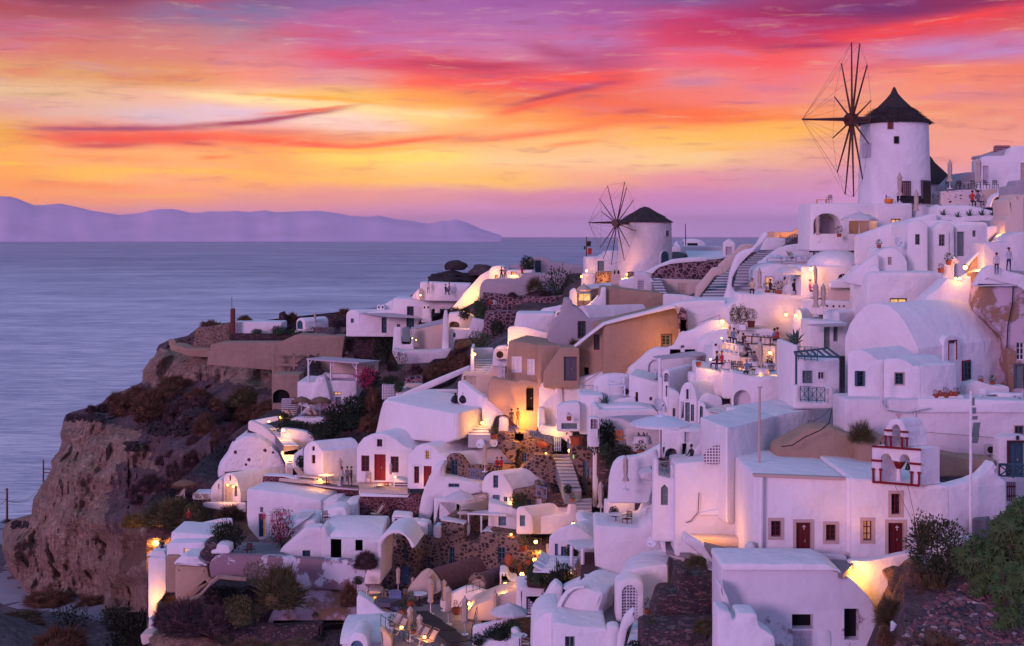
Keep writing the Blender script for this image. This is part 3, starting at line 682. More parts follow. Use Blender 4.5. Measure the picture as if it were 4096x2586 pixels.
hd=head('cliff',770,1440,[(770,900),(1000,950),(1200,900),(1300,420),(1440,352)],'rock','tall ash cliff and bushy headland above the sea')
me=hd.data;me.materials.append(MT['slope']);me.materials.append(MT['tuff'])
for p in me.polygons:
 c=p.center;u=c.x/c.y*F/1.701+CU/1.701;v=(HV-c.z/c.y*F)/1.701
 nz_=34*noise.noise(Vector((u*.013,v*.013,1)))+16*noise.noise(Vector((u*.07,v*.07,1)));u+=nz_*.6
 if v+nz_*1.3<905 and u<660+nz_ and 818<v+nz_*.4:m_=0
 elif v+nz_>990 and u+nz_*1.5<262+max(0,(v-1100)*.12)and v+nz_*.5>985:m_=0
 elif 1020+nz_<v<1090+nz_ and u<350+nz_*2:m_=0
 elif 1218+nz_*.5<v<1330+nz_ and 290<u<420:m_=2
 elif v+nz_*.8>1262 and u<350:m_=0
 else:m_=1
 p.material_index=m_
def zlow(x,y):
 z=-57.5+1.2*fbm(Vector((x*.03,y*.03,0)),3)+.35*fbm(Vector((x*.3,y*.3,2)),3)
 z-=max(0,(y-256)*.9)
 z+=max(0,9*math.exp(-((x+78)**2/130+(y-172)**2/170)))
 return z
xs=[-330+i*2.2 for i in range(150)];ys=[120+i*2.2 for i in range(90)]
grid_mesh('low_ground',xs,ys,zlow,'dirt','stony ground at the foot of the cliff')
def ribbon(name,pts,wds,z,mat,label,kind='structure',cat=None):
 mb=MB();q=[]
 for(a,b_),(c,d)in zip(pts,pts[1:]):
  for i in range(10):q.append((a+(c-a)*i/10,b_+(d-b_)*i/10))
 q.append(pts[-1]);n=len(q)
 q=[Vector((*p,0))for p in q]
 for _ in range(4):q=[q[0]]+[(q[i-1]+q[i]*2+q[i+1])/4 for i in range(1,n-1)]+[q[-1]]
 for i in range(n):
  a=q[max(0,i-1)];c=q[min(n-1,i+1)];t_=(c-a).normalized();s_=Vector((-t_.y,t_.x,0));w_=interp(i/(n-1),[(k/(len(wds)-1),x)for k,x in enumerate(wds)])
  for e in(-1,-.5,0,.5,1):
   p=q[i]+s_*w_/2*e;mb.v.append((p.x,p.y,z(p.x,p.y)+.07+.05*(1-abs(e))))
 mb.f=[(i*5+k,i*5+k+1,(i+1)*5+k+1,(i+1)*5+k)for i in range(n-1)for k in range(4)];mb.m=[0]*len(mb.f)
 o=mb.build(name,MT[mat],None,60);tag(o,label,cat,None,kind);return o
ribbon('dirt_road',[(-116,262),(-98,246),(-88,234),(-84,222),(-83,212),(-77,204),(-66,198),(-56,190),(-50,178),(-46,160)],[7,7,7,8,9,9,8,8,9],zlow,'road','pale dirt road curving round the cliff foot')
VT=[(560,770),(640,757),(800,765),(880,745),(960,700),(1000,668),(1060,655),(1140,650),(1250,650),(1330,645),(1400,640),(1480,632),(1560,628),(1700,610),(1780,592),(1830,585),(1900,540),(2000,500),(2150,490),(2300,488),(2500,488)]
DV=[(560,760,222),(640,790,216),(760,790,216),(900,740,212),(1000,690,206),(1100,660,200),(1250,660,190),(1400,650,172),(1550,640,166),(1700,620,160),(1800,600,150),(1900,560,134),(2000,510,133),(2150,500,134),(2400,500,132),(700,870,206),(900,830,201),(1000,800,194),(1100,760,184),(1250,740,160),(1400,700,150),(1550,700,146),(1700,680,140),(1850,640,134),(2000,600,124),(2200,560,118),(2400,540,122),(760,960,186),(860,920,178),(950,880,176),(1050,860,168),(1200,840,136),(1350,820,130),(1500,780,130),(1650,740,124),(1800,730,121),(1950,700,116),(2150,640,116),(2400,620,108),(850,1020,160),(1000,960,145),(1150,930,130),(1300,940,124),(1450,900,118),(1600,870,116),(1750,820,112),(1900,780,112),(2100,700,112),(2350,740,106),(600,1080,166),(720,1080,146),(850,1100,136),(1000,1080,130),(1150,1050,126),(1300,1050,118),(1450,1040,112),(1600,1000,104),(1750,960,104),(1900,900,98),(2100,850,112),(2400,850,106),(480,1200,150),(600,1200,140),(750,1180,132),(900,1170,124),(1050,1180,120),(1200,1160,117),(1350,1180,110),(1500,1150,104),(1650,1100,94),(1850,1050,92),(2000,1000,94),(2400,1000,97),(380,1300,136),(500,1300,124),(650,1290,122),(800,1290,119),(950,1280,116),(1100,1270,114),(1250,1280,109),(1400,1280,100),(1550,1250,94),(1700,1200,90),(1900,1150,88),(2100,1120,88),(2400,1120,92),(360,1420,116),(500,1400,108),(650,1400,107),(800,1400,106),(950,1390,104),(1100,1380,104),(1250,1400,101),(1400,1390,96),(1550,1380,84),(1650,1350,78),(1850,1290,78),(2100,1300,75),(2250,1300,72),(2400,1250,76),(360,1540,108),(600,1540,101),(800,1540,97),(1000,1540,93),(1200,1540,90),(1400,1540,84),(1550,1540,76),(1700,1500,70),(1900,1500,71),(2100,1480,68),(2300,1480,62),(2400,1540,58),(2400,1400,64)]
def hill():
 mb=MB();NU,NV=300,190
 for j in range(-4,NV+1):
  for i in range(NU+1):
   u=345+(2560-345)*i/NU
   vt=interp(u,VT)if u>900 else interp(u,[(345,1180),(420,1130),(560,1010),(700,930),(800,850),(900,745)])
   tt=max(0,j)/NV;v=vt+(1600-vt)*tt**1.05
   d=shep(DV,u,v)
   p=P(u,v,d+1.5)
   if j<0:k=-j;p=Vector((p.x*(1+.02*k),p.y+9*k,p.z-2.2*k))
   else:
    n_=fbm(Vector((p.x*.12,p.y*.12,p.z*.2)),3)*.9+fbm(Vector((p.x*.7,p.y*.5,p.z*.7)),3)*.3
    p=P(u,v,d+1.5-n_)
   mb.v.append(tuple(p))
 n=NU+1;mb.f=[(j*n+i,(j+1)*n+i,(j+1)*n+i+1,j*n+i+1)for j in range(NV+4)for i in range(NU)];mb.m=[0]*len(mb.f)
 o=mb.build('hillside',MT['ground'],None,50);tag(o,'terraced hillside under the village',None,None,'structure')
 me=o.data;me.materials.append(MT['slope']);me.materials.append(MT['cliffw'])
 for p in me.polygons:
  c=p.center;u=c.x/c.y*F/1.701+CU/1.701;v=(HV-c.z/c.y*F)/1.701;nn=60*noise.noise(Vector((u*.012,v*.012,1)))+22*noise.noise(Vector((u*.06,v*.06,1)));u+=nn
  if(u<980 and v<1130+nn)or(u<1120 and v<905+nn)or(u<620 and v<1330)or(u>2050 and v>1300):p.material_index=1
  elif(u<860 and v>1310+nn)or(900<u<1400 and v<760):p.material_index=2
hill()
H='house';WL='garden_wall'
def flat(name,label,pts,z,m='cem',kind=None,cat='terrace',th=.3):
 q=[]
 for u,v in pts:
  sy=S(u,v)[1];q.append(-z*F/(sy-HV))
 return slab(name,label,None if kind else cat,pts,q,th,m,kind=kind)
def heap(name,label,cat,u,v,w,h,d,m='boulder',dep=None,amp=.35,seed=0,sub=4,grp=None,kind=None,flatb=True):
 0
 k=d/F/FR[cur][2];c=P(u,v,d);rx,rz=w*k/2,h*k/2;ry=dep or rx
 bm=bmesh.new();bmesh.ops.create_icosphere(bm,subdivisions=sub,radius=1)
 for x in bm.verts:
  p=x.co.copy();n_=1+amp*noise.noise(p*1.3+Vector((seed,0,0)))+amp*.5*noise.noise(p*3.1+Vector((seed,5,0)))+amp*.2*noise.noise(p*8+Vector((seed,9,0)))
  x.co=Vector((p.x*rx*n_,p.y*ry*n_,(p.z if p.z>-.55 or not flatb else-.55)*rz*n_))
 me=bpy.data.meshes.new(name);bm.to_mesh(me);bm.free();me.shade_smooth();me.set_sharp_from_angle(angle=R(40))
 o=obj(name,me,MT[m]);o.location=c;return tag(o,label,cat,grp,kind)
fr('A1')
b('stone_wall','round tan bastion wall studded with dark stones at the cliff edge','wall',[(1465,1320),(1475,1240),(1485,1172),(1510,1160),(1600,1150),(1745,1130),(1745,1290),(1640,1300)],214,6,'S',sk=0)
b('parapet','low curved block parapet of the outermost cliff terrace','wall',[(1290,1293),(1360,1300),(1410,1320),(1590,1323),(1592,1388),(1430,1380),(1380,1360),(1292,1332)],211,5,'T',sk=0,r=.1)
b('parapet','short parapet corner at the outermost tip of the terrace','wall',[(1279,1248),(1335,1258),(1340,1300),(1282,1300)],217,.5,'T',sk=0)
b('house','long white flat-roofed building behind the red chimney',H,[(1748,1290),(1750,1205),(1780,1117),(2140,1122),(2140,1290)],208,5,sk=0)
c_=b('chimney','dark red square chimney with a thin antenna','chimney',[(1750,1290),(1750,1024),(1758,1016),(1772,1016),(1779,1024),(1779,1290)],206.5,.9,'terrad',sk=0,r=.05)
mb=MB();mb.tube((0,0,0),(0,0,1.9),.05);a_=mb.build('antenna',MT['iron'],c_[0]);a_.location=P(1762,1018,207)-c_[0].location
fr('A2')
b('stone_wall','dark lava stone terrace wall under the long white roof','wall',[(-172,1025),(-172,945),(255,948),(400,954),(400,1025)],206,1,'K',sk=0)
cw=b('retaining_wall','high brown concrete retaining wall with formwork marks','wall',[(-377,1215),(-343,1040),(-260,1025),(252,1024),(395,955),(825,968),(800,1110),(780,1560),(190,1560),(190,1262),(-100,1240)],196,4,'G',sk=-.08,r=.06)
mb=MB();D_=193
for(a,c)in[((205,1125),(205,1540)),((382,1120),(382,1450)),((505,1105),(505,1145)),((160,1122),(440,1126)),((160,1207),(440,1222)),((400,1232),(575,1228)),((440,1350),(570,1180)),((190,1350),(380,1440))]:
 mb.tube(P(*a,D_),P(*c,D_),.22,.22,4)
o=mb.build('scaffold_frame',MT['G'],None,None,P(205,1540,D_));tag(o,'weathered concrete post and beam frame against the brown wall','frame')
b('stone_wall','dark red dry stone wall right of the brown concrete wall','wall',[(770,1140),(790,1060),(825,968),(1245,975),(1235,1060),(1080,1170)],196,3,'K',sk=0)
b('stone_wall','tall dark stone wall at the left of the lounger terrace','wall',[(248,950),(250,770),(275,755),(292,800),(310,868),(520,880),(520,950)],213,3,'K',sk=0)
b('stone_wall','low dark stone wall behind the closed white parasol','wall',[(575,905),(580,790),(700,786),(835,805),(835,905)],212,3,'K',sk=0)
b('kiosk','little white arched kiosk with a dark door on the terrace','kiosk',[(400,925),(400,850),('a',478,850,42),(480,925)],206,4,sk=-.9,op=[('A',433,868,50,76,'teal')],ext=(3.2,3.6))
b('house','white house with a round gable beside the small tree',H,[(833,972),(833,790),('a',950,790,52),(952,972)],194,9,sk=-.3,op=[('w',888,833,26,40,'green')],ext=(8,7))
b('house','long two level white house with dark doors facing the terrace',H,[(945,972),(952,785),(1040,757),(1238,742),(1240,638),(1480,645),(1812,655),(1735,735),(1580,732),(1570,800),(1470,830),(1450,975)],190,7,sk=0,op=[('d',1165,872,44,135,'teal'),('w',1392,748,44,66,'teal',None,('maroon',.12)),('d',1392,858,66,100,'teal','lit'),('w',1290,885,30,44,'green'),('w',1628,748,44,34,'whited')])
slab('sail_awning','pale grey sail awning stretched over the long house terrace','awning',[(952,768),(1135,746),(1472,800),(1470,808),(1230,800)],[190,193,188,184,184],.06,'sail')
b('terrace_wall','white back wall of the diners terrace under the dark rocks','wall',[(1474,660),(1478,497),(1922,512),(1860,600),(1812,665)],188,4,sk=0)
b('terrace_wall','small white stepped wall left of the diners terrace','wall',[(1405,640),(1412,605),(1475,548),(1478,660)],187,2,sk=0)
b('chimney','double white hooded chimney at the seaward roof edge','chimney',[(1100,745),(1103,712),('a',1135,712,20),('a',1168,712,20),(1170,745)],193,.8,op=[('N',1119,716,14,22),('N',1152,716,14,22)],rec=.1,sk=0)
b('terrace_wall','white stepped roof edge behind the double hooded chimney','wall',[(1160,745),(1166,692),(1240,648),(1240,745)],194,3,sk=0)
b('chimney','white tapering chimney with two arched hoods below the diners','chimney',[(1483,850),(1500,720),('a',1530,718,22),('a',1562,718,22),(1580,850)],186,1.2,op=[('N',1515,715,18,26),('N',1548,715,18,26)],rec=.1,sk=0)
b('stair_wall','long sloping white wall glowing with lamp light below the boulder','wall',[(1735,740),(1812,655),(1862,588),(2000,438),(2080,393),('c',2110,362,2171,372),(2171,480),(2045,486),(1998,560),(1990,655),(1782,762)],181,.6,sk=0)
b('house','white vault-roofed house lit from inside above the sloping wall',H,[(2075,475),(2078,400),('a',2215,395,42),(2450,395),(2460,470)],178,5,sk=-.1,op=[('w',2142,452,28,34,'wood','lit'),('w',2290,425,50,34,'wood','lit')])
b('gate_wall','white gate wall with the pale green gate','wall',[(1235,1110),(1250,890),(1312,890),(1316,1040),(1396,1040),(1400,890),(1412,890),(1425,1105)],171,.6,sk=0)
b('gate','pale green slatted gate with an arched top','gate',[(1320,1015),(1322,905),('a',1392,905,18),(1392,1018)],170.8,.1,'green',sk=0,r=.01)
b('house','shaded beige room under the big mauve awning',H,[(1396,1100),(1440,888),(1690,828),(1692,1100)],173,4,'CR',sk=0)
slab('sail_awning','large mauve triangular awning by the green chimney','awning',[(1396,895),(1690,812),(1690,850),(1440,905)],[166,172,170,165],.06,'sail')
b('chimney','white square chimney with a green cap','chimney',[(1665,1100),(1675,885),(1676,812),(1688,742),(1708,740),(1720,812),(1724,885),(1728,1100)],169,1,sk=0)
b('garden_wall','rough white garden wall under the beige room','wall',[(1232,1110),(1240,1078),(1320,1102),(1590,1095),(1700,1085),(1748,1085),(1705,1160),(1600,1168),(1560,1200),(1290,1215)],167,3,'W2',sk=0)
b('house','white wall with an electric box beside the green chimney',H,[(1722,1100),(1725,903),(1918,905),(1905,985),(1780,1000),(1770,1100)],170,3,sk=0,op=[('w',1775,958,22,36,'greyd')])
b('house','white vault with a low stone grotto arch',H,[(1722,905),(1725,768),(1850,760),(1940,805),(1932,905)],173,4,sk=0,op=[('N',1772,868,92,56,'S')])
b('garden_wall','rough whitewashed rock wall beside the round green shrub','wall',[(1880,990),(1905,905),(1930,810),(2040,830),(2030,900),(2000,985)],164,3,'W2',sk=0)
heap('rock_outcrop','dark rocky outcrop behind the diners terrace','rock',1760,470,470,130,196,'boulder',4,seed=1)
heap('rock_outcrop','brown rock hump right of the big dark boulder','rock',2010,400,190,130,194,'cliffw',4,seed=2)
heap('boulder','huge dark boulder perched above the diners terrace','boulder',1785,362,190,105,196,'boulder',seed=4,amp=.2)
b('undercroft','brown concrete undercroft with a dark round arch','building',[(190,1640),(190,1300),(430,1300),(430,1640)],184,4,'G',sk=0,op=[('N',270,1490,150,120)])
fr('B3')
b('house','white house with a pergola on its roof and thatched parasols in front',H,[(1025,280),(1028,65),(1195,70),(1205,30),(1300,50),(1582,62),(1582,280),(1420,360),(1150,320)],160,7,sk=0,op=[('w',1403,176,70,32,'green','lit'),('d',1410,262,54,112,'green','litw')])
b('buttress','smooth white conical chimney breast on the pergola house','chimney',[(1140,245),(1195,70),(1215,14),(1290,14),(1310,80),(1350,245)],159.2,1.4,sk=0,r=.5)
fr('A2')
pg=empty('pergola',P(500,1360,160));tag(pg,'white pergola with a reed roof on the terrace of the house','pergola');bs=pg.location
mb=MB();ps=[P(490,1160,160),P(945,1197,158),P(1130,1178,165),P(640,1143,167)]
mb.add([p-bs for p in ps]+[p-bs-Vector((0,0,.18))for p in ps],[(0,1,2,3),(7,6,5,4),(0,4,5,1),(1,5,6,2),(2,6,7,3),(3,7,4,0)]);mb.build('roof',MT['sail'],pg)
for a,c,d in[((507,1172),(507,1362),160),((703,1188),(703,1350),160),((925,1205),(925,1360),159)]:
 mb=MB();mb.tube(P(*a,d)-bs,P(*c,d)-bs,.14,.14,5);mb.tube(P(a[0],a[1]+55,d)-bs,P(a[0]+(30 if a[0]<900 else-38),a[1],d)-bs,.07,.07,4);mb.build('post',MT['whitep'],pg)
b('terrace_wall','beige back wall under the pergola beside the pink bougainvillea','wall',[(700,1350),(702,1190),(1112,1180),(1112,1300),(930,1400),(925,1350)],166,.6,'CR',sk=0)
b('bench','white built-in bench under the pergola','bench',[(660,1345),(662,1292),(860,1298),(915,1310),(915,1350)],163,1,sk=0)
b('stone_wall','short speckled stone wall on the bushy slope','wall',[(1338,1400),(1345,1322),(1502,1315),(1502,1400)],147,1,'SB',sk=0)
b('garden_wall','cream patched garden wall on the bushy slope','wall',[(1340,1460),(1345,1385),(1470,1380),(1520,1400),(1400,1455)],143,1,'CR',sk=0)
b('lattice_hut','small white lattice screen hut on the slope','hut',[(1142,1520),(1145,1385),(1262,1388),(1262,1520)],147,2,'lattice',sk=0)
b('planter','large round white planter with a small tree','planter',[(1262,1500),(1268,1420),(1350,1415),(1345,1500)],141,1.6,sk=0,r=.5)
b('ramp_wall','long white ramp wall rising to the right across the slope','wall',[(1230,1540),(1330,1462),(1600,1345),(1910,1220),(1918,1272),(1832,1302),(1560,1425),(1440,1480),(1280,1560)],133,.5,sk=0)
b('stone_wall','dark wedge of stone under the white ramp wall','wall',[(1470,1466),(1830,1304),(1760,1390),(1600,1450)],134,.5,'K',sk=0)
b('terrace_wall','cream wall with a utility hatch at the top of the ramp','wall',[(1820,1420),(1845,1292),(2060,1292),(2125,1208),(2190,1200),(2180,1340),(2090,1500),(1990,1490)],125,2,'CR',sk=0,op=[('w',1912,1352,110,80,'beige','beige')])
b('stair_wall','short white wall at the left of the lit stair alcove','wall',[(1912,1290),(1918,1070),(1940,1070),(1952,1290)],127.5,5,sk=0)
b('terrace_wall','white back wall of the lit stair alcove','wall',[(1935,1180),(1938,1072),(2118,1070),(2118,1180)],132,.5,sk=0)
stairs('pale stairs in the lit alcove below the tan house',(1950,1290),(2095,1290),(1950,1170),(2108,1166),127,131.5,6,'step')
fr('B3')
b('terrace_wall','white parapet in front of the striped loungers under thatched parasols','wall',[(955,425),(1000,402),(1270,398),(1276,462),(1100,458)],151,1.2,sk=0)
b('stair_wall','sloping white stair wall left of the parasol terrace','wall',[(1025,392),(1120,300),(1150,292),(1155,330),(1070,395)],153,.5,sk=0)
b('screen','white slatted wind screen beside the thatched parasols','screen',[(879,372),(879,222),(1022,214),(1022,372)],156,.1,'slats',sk=0,r=.02)
b('painted_rock','bulging whitewashed rock studded with dark stones','rock',[(262,1000),(266,850),(360,725),(395,640),(500,562),(640,556),(760,625),(860,720),(905,800),(945,900),(900,960),(500,980)],146,8,'WR',sk=0,r=2.2,fil=.8)
b('stair_wall','white wall curling up over the painted rock','wall',[(565,520),(566,438),(600,430),(700,475),(800,562),(872,622),(962,682),(952,708),(872,716),(770,640),(640,545)],147,.8,sk=0)
b('parapet','white parapet behind the lamp post above the painted rock','wall',[(600,432),(700,412),(862,384),(862,425),(700,470)],152,.4,sk=0)
b('terrace_wall','curved white wall under the bright lamp above the red houses','wall',[(864,640),(868,498),(1000,510),(1110,528),(1168,560),(1192,612),(1100,700),(1040,690),(960,650)],145,.7,sk=0,r=.3)
stairs('dark edged stairs climbing under the bright lamp',(900,640),(1040,690),(770,500),(860,500),141,151,9,'cem')
b('stair_wall','white wall glowing yellow beside the painted rock','wall',[(868,735),(872,714),(960,700),(1045,680),(1042,712),(985,880),(940,880)],141,.5,sk=0)
stairs('small lit stone steps at the foot of the painted rock',(930,880),(985,880),(915,800),(985,800),138,140,5,'CR')
b('stair_wall','white pointed wall left of the gabled house with small red windows','wall',[(984,885),(995,745),(1010,735),(1085,682),(1088,880)],136,.6,sk=0)
b('chapel','small white vaulted house with a glowing doorway beside the plunge pool',H,[(332,1200),(333,965),(350,932),(385,915),(425,925),(462,975),(488,1065),(500,1115),(500,1200)],142,6,sk=-.35,ext=(5,4.5),op=[('w',400,966,16,50,'greyd'),('d',385,1108,78,165,'litdoor','x'),('w',452,1090,26,98,'green')])
b('house','low white annex left of the vaulted house with the glowing doorway',H,[(215,1200),(218,1062),(275,985),(330,972),(334,1200)],142.5,3,sk=0,op=[('w',293,1045,12,50,'green')])
b('parapet','low white wall around the plunge pool terrace','wall',[(140,1240),(145,1195),(545,1200),(545,1290),(380,1280)],140,.4,sk=0)
b('plunge_pool','pale plunge pool tub beside the loungers','pool',[(42,1170),(45,1112),(225,1108),(225,1170)],143,2.4,sk=0)
slab('pool_water','still green water of the plunge pool','water',[(60,1118),(215,1114),(200,1104),(80,1106)],[142.8,142.8,145,145],.05,'pool')
fr('B3')
b('house','white house with a round gable and two small red windows',H,[(1080,1010),(1084,690),(1112,650),(1165,616),(1212,640),(1250,700),(1270,712),(1275,1010)],120,3.6,sk=-.4,ext=(3.3,2.2),op=[('w',1178,690,24,42,'redw'),('w',1178,790,34,80,'redw')])
b('house','white barrel vaulted house with a red double door between red windows',H,[(1578,1010),(1582,690),(1602,645),(1645,592),(1720,556),(1800,548),(1880,560),(1960,612),(2035,670),(2110,690),(2110,1010)],117,8,sk=-.12,ext=(4.5,9),op=[('w',1798,637,50,70,'redw',None,('whitep',.25)),('w',1663,830,76,150,'redp'),('d',1800,867,108,246,'redp'),('w',1938,840,76,152,'redp')])
flat('terrace_floor','cream paved terrace in front of the red doors',[(700,938),(2060,938),(2060,1088),(1612,1070),(1600,1003),(1050,985),(720,950)],-22.7,'beige')
b('stone_wall','long curved maroon stone wall below the terrace with blurred people','wall',[(693,1080),(702,962),(715,942),(900,952),(1050,992),(1200,1042),(1400,1067),(1600,1082),(1605,1205),(1470,1218),(1410,1170),(1200,1142),(900,1092)],119.5,.7,'R',sk=-.15)
b('coping','white coping on top of the long curved maroon stone wall','wall',[(700,962),(712,938),(900,944),(1055,980),(1205,1030),(1400,1055),(1602,1070),(1602,1085),(1400,1070),(1200,1046),(1050,996),(900,956),(716,948)],119.2,1.0,sk=-.15,r=.05)
b('terrace_wall','white parapet beside the table with pink cushions','wall',[(1600,1130),(1600,1070),(1690,1060),(1908,1018),(1908,1110)],116,.4,sk=-.1)
b('stone_wall','tall maroon stone wall behind the deck chair','wall',[(1600,1320),(1612,1130),(1860,1142),(2062,1148),(2066,1130),(2185,1126),(2185,1310)],113.5,1,'R',sk=-.1)
b('coping','white coping along the maroon wall behind the deck chair','wall',[(1606,1140),(1612,1116),(1860,1128),(2062,1134),(2062,1150),(1860,1146)],113.2,1.4,sk=-.1,r=.05)
b('terrace_wall','long thick white wall sloping down beneath the maroon stone wall','wall',[(545,1320),(548,1085),(565,1066),(700,1076),(1000,1118),(1250,1172),(1256,1330),(1210,1520),(650,1540),(560,1430)],116,4,sk=-.25,r=.25,op=[('n',693,1262,30,48,'whited'),('d',688,1420,46,240,'teal'),('w',724,1420,20,225,'orange','lity')])
b('steps_block','soft rounded white steps at the end of the long sloping wall','steps',[(1250,1340),(1254,1180),(1400,1170),(1408,1200),(1462,1202),(1468,1235),(1560,1250),(1560,1340)],114.5,3,sk=-.1,r=.3)
b('house','white hump with a small dark hatch beside the maroon wall',H,[(1425,1345),(1428,1270),(1480,1225),(1590,1200),(1602,1330),(1590,1345)],112.5,4,sk=0,r=.3,op=[('w',1467,1300,48,78,'teal')])
fr('B3')
lo_=b('utility_box','white louvred cabinet beside the closed parasol and the red shutter','cabinet',[(1925,1120),(1928,968),(2062,1008),(2062,1125)],114.8,1.4,sk=-.1,r=.03,op=[('w',1998,1048,118,86,'slats','slats')],rec=.05)
fr('B5')
b('house','white vaulted house with a lit attic window and an open red door',H,[(328,1160),(331,825),(370,780),(412,730),(470,702),(540,700),(602,732),(650,792),(730,832),(735,900),(640,1160)],113,8,sk=-.15,ext=(5.5,7.5),op=[('w',533,808,38,82,'redw','lit',('whitep',.12)),('w',422,1013,52,172,'redp',None,('whitep',.2)),('d',533,1030,82,210,'redp')])
b('terrace_wall','high white wall sweeping down beside the red shuttered house','wall',[(436,1500),(445,1370),(470,1240),(520,1100),(592,950),(642,905),(702,884),(696,1036),(742,1042),(1088,1102),(1088,1200),(900,1230),(600,1260),(596,1380),(560,1480)],111,2.5,sk=-.05,r=.3,op=[('w',800,1122,112,40,'blue')])
b('terrace_block','large white blank building with black rubbish bags on its roof','building',[(-20,640),(12,520),(40,380),(70,280),(92,245),(440,320),(820,390),(822,660),(700,700),(300,660)],124,8,sk=-1.3,ext=(4,7.6),r=.3)
b('terrace_wall','tall white fin wall beside the two rubbish bags','wall',[(832,275),(835,66),(868,58),(1048,195),(1096,212),(1092,395),(1045,390),(870,310)],119,.6,sk=-.9)
b('parapet','low white parapet at the back of the roof with rubbish bags','wall',[(120,262),(125,236),(350,190),(560,150),(838,148),(838,262),(600,262)],131,.4,sk=0)
stairs('white stairs washed with lamp light beside the blank building',(945,630),(1172,618),(935,395),(1066,402),114,119,8,'step')
b('stair_wall','curving white wall right of the lamp-lit white stairs','wall',[(1078,470),(1084,240),(1112,224),(1310,312),(1382,362),(1372,405),(1225,422),(1188,520),(1180,620),(1120,620)],116,.6,sk=-.2,r=.2)
b('pillar','white square pillar beside the people with a phone light','pillar',[(1255,590),(1258,444),(1300,430),(1355,450),(1356,590)],114,1,sk=0)
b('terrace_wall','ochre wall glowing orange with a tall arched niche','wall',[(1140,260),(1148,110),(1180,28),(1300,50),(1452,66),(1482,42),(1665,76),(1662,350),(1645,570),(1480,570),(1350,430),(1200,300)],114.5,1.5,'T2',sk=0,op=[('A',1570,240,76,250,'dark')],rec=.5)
b('buttress','pale rounded white buttress beside the ochre wall','wall',[(1648,560),(1655,345),(1690,330),(1722,345),(1728,560)],112.5,1,sk=0,r=.3)
b('terrace_wall','low cream wall glowing above the blue gate','wall',[(1678,600),(1680,512),(1840,530),(2002,556),(2010,640),(2003,720),(1880,640)],112,.5,sk=0)
b('house','dark lava stone house with a blue door under the blue rail',H,[(1240,760),(1242,582),(1300,575),(1415,592),(1420,562),(1572,576),(1582,650),(1812,702),(1812,805),(1612,812),(1602,1000),(1428,990),(1428,890),(1270,760)],113.5,3,'S',sk=0,op=[('d',1448,840,40,172,'greyd'),('w',1512,840,56,96,'bluev'),('n',1462,635,92,80)])
b('stone_arch','rounded lava stone arch roof beside the satellite dishes','arch',[(1265,760),(1280,705),(1330,672),(1400,668),(1460,690),(1485,730),(1440,760),(1425,900),(1370,880)],112.6,2,'S',sk=0)
b('stone_wall','lava stone wall at the left of the dark stairs','wall',[(1428,1010),(1500,930),(1600,850),(1612,808),(1782,816),(1835,900),(1952,1102),(1935,1170),(1800,1120),(1600,1010)],110.3,1.2,'S',sk=0)
stn=b('house','lava stone gable house with a pale blue window and white vault',H,[(685,1038),(690,920),(712,852),(762,800),(805,792),(852,818),(900,888),(936,930),(946,1066),(800,1050)],112.6,4.4,'S',sk=-.2,ext=(.4,.3),op=[('w',805,945,68,172,'blue')])
b('roof','white barrel vault roof on the lava stone gable house','house',[(720,880),(738,822),(775,786),(815,778),(864,800),(915,872),(948,918),(948,935),(900,935)],113.4,4.2,'W',sk=-.2,ext=(4.0,2.2),r=.08,parent=stn[0])
b('stone_wall','low lava stone wall of the dining terrace with the closed parasol','wall',[(936,1066),(938,930),(1180,905),(1428,905),(1428,985),(1115,980),(1112,1090),(965,1055)],112.0,.6,'S',sk=.15)
b('house','white vaulted house with pale blue shutters above the olive shrub',H,[(1078,1200),(1086,1092),(1120,1022),(1180,982),(1240,974),(1302,1008),(1368,1108),(1396,1168),(1398,1345),(1155,1345),(1150,1200)],109,5,sk=-.15,ext=(4.6,3.0),op=[('w',1223,1083,50,128,'blue'),('d',1228,1262,74,90,'blue'),('w',1322,1280,38,86,'blue')])
b('vault_roof','low white vault behind the house with pale blue shutters','house',[(1590,1150),(1592,1000),(1640,986),(1720,990),(1792,1042),(1832,1150)],111,4,sk=0)  # roof vault alone, not a whole house; same for the others so named
b('stone_wall','lava stone annex with a small blue window and white hatch',H,[(1396,1345),(1398,1172),(1620,1160),(1622,1110),(1682,1110),(1682,1162),(1745,1164),(1748,1345)],108.2,2.5,'S',sk=0,op=[('w',1562,1292,44,64,'blue'),('w',1658,1290,60,66,'whitep','whitep')])
b('stone_wall','dark stone terrace block with the orange draped chair','wall',[(1745,1352),(1750,1162),(1792,1162),(1802,1212),(1962,1216),(1955,1345)],107,3,'DM',sk=0)
b('house','white vaulted roof house with one blue door at the left of the lamp',H,[(1430,1620),(1432,1360),(1470,1335),(1520,1345),(1570,1410),(1600,1442),(1605,1620)],105.5,5,sk=-.1,ext=(4.2,2.6),op=[('d',1495,1480,54,110,'blue')])
b('house','white wall with a blue door under the flat canopy',H,[(1145,1620),(1150,1290),(1300,1325),(1440,1358),(1440,1620)],107,3,sk=0,op=[('d',1290,1485,78,96,'blue')])
b('house','white corner wall right of the vaulted roof with the blue door',H,[(1600,1620),(1602,1440),(1960,1420),(1980,1300),(2030,1285),(2075,1310),(2075,1620)],105.8,3,sk=.1)
b('house','white house with a wide dark opening behind the open parasol',H,[(593,1540),(595,1245),(700,1262),(830,1290),(888,1312),(888,1540)],110,5,sk=-.1,ext=(3.8,4.5),op=[('n',735,1378,165,170)])
b('vault_roof','broad white vault above the wide dark opening','house',[(612,1270),(680,1182),(800,1126),(920,1108),(1022,1130),(1132,1190),(1145,1280)],112,4.5,sk=0,r=.3)
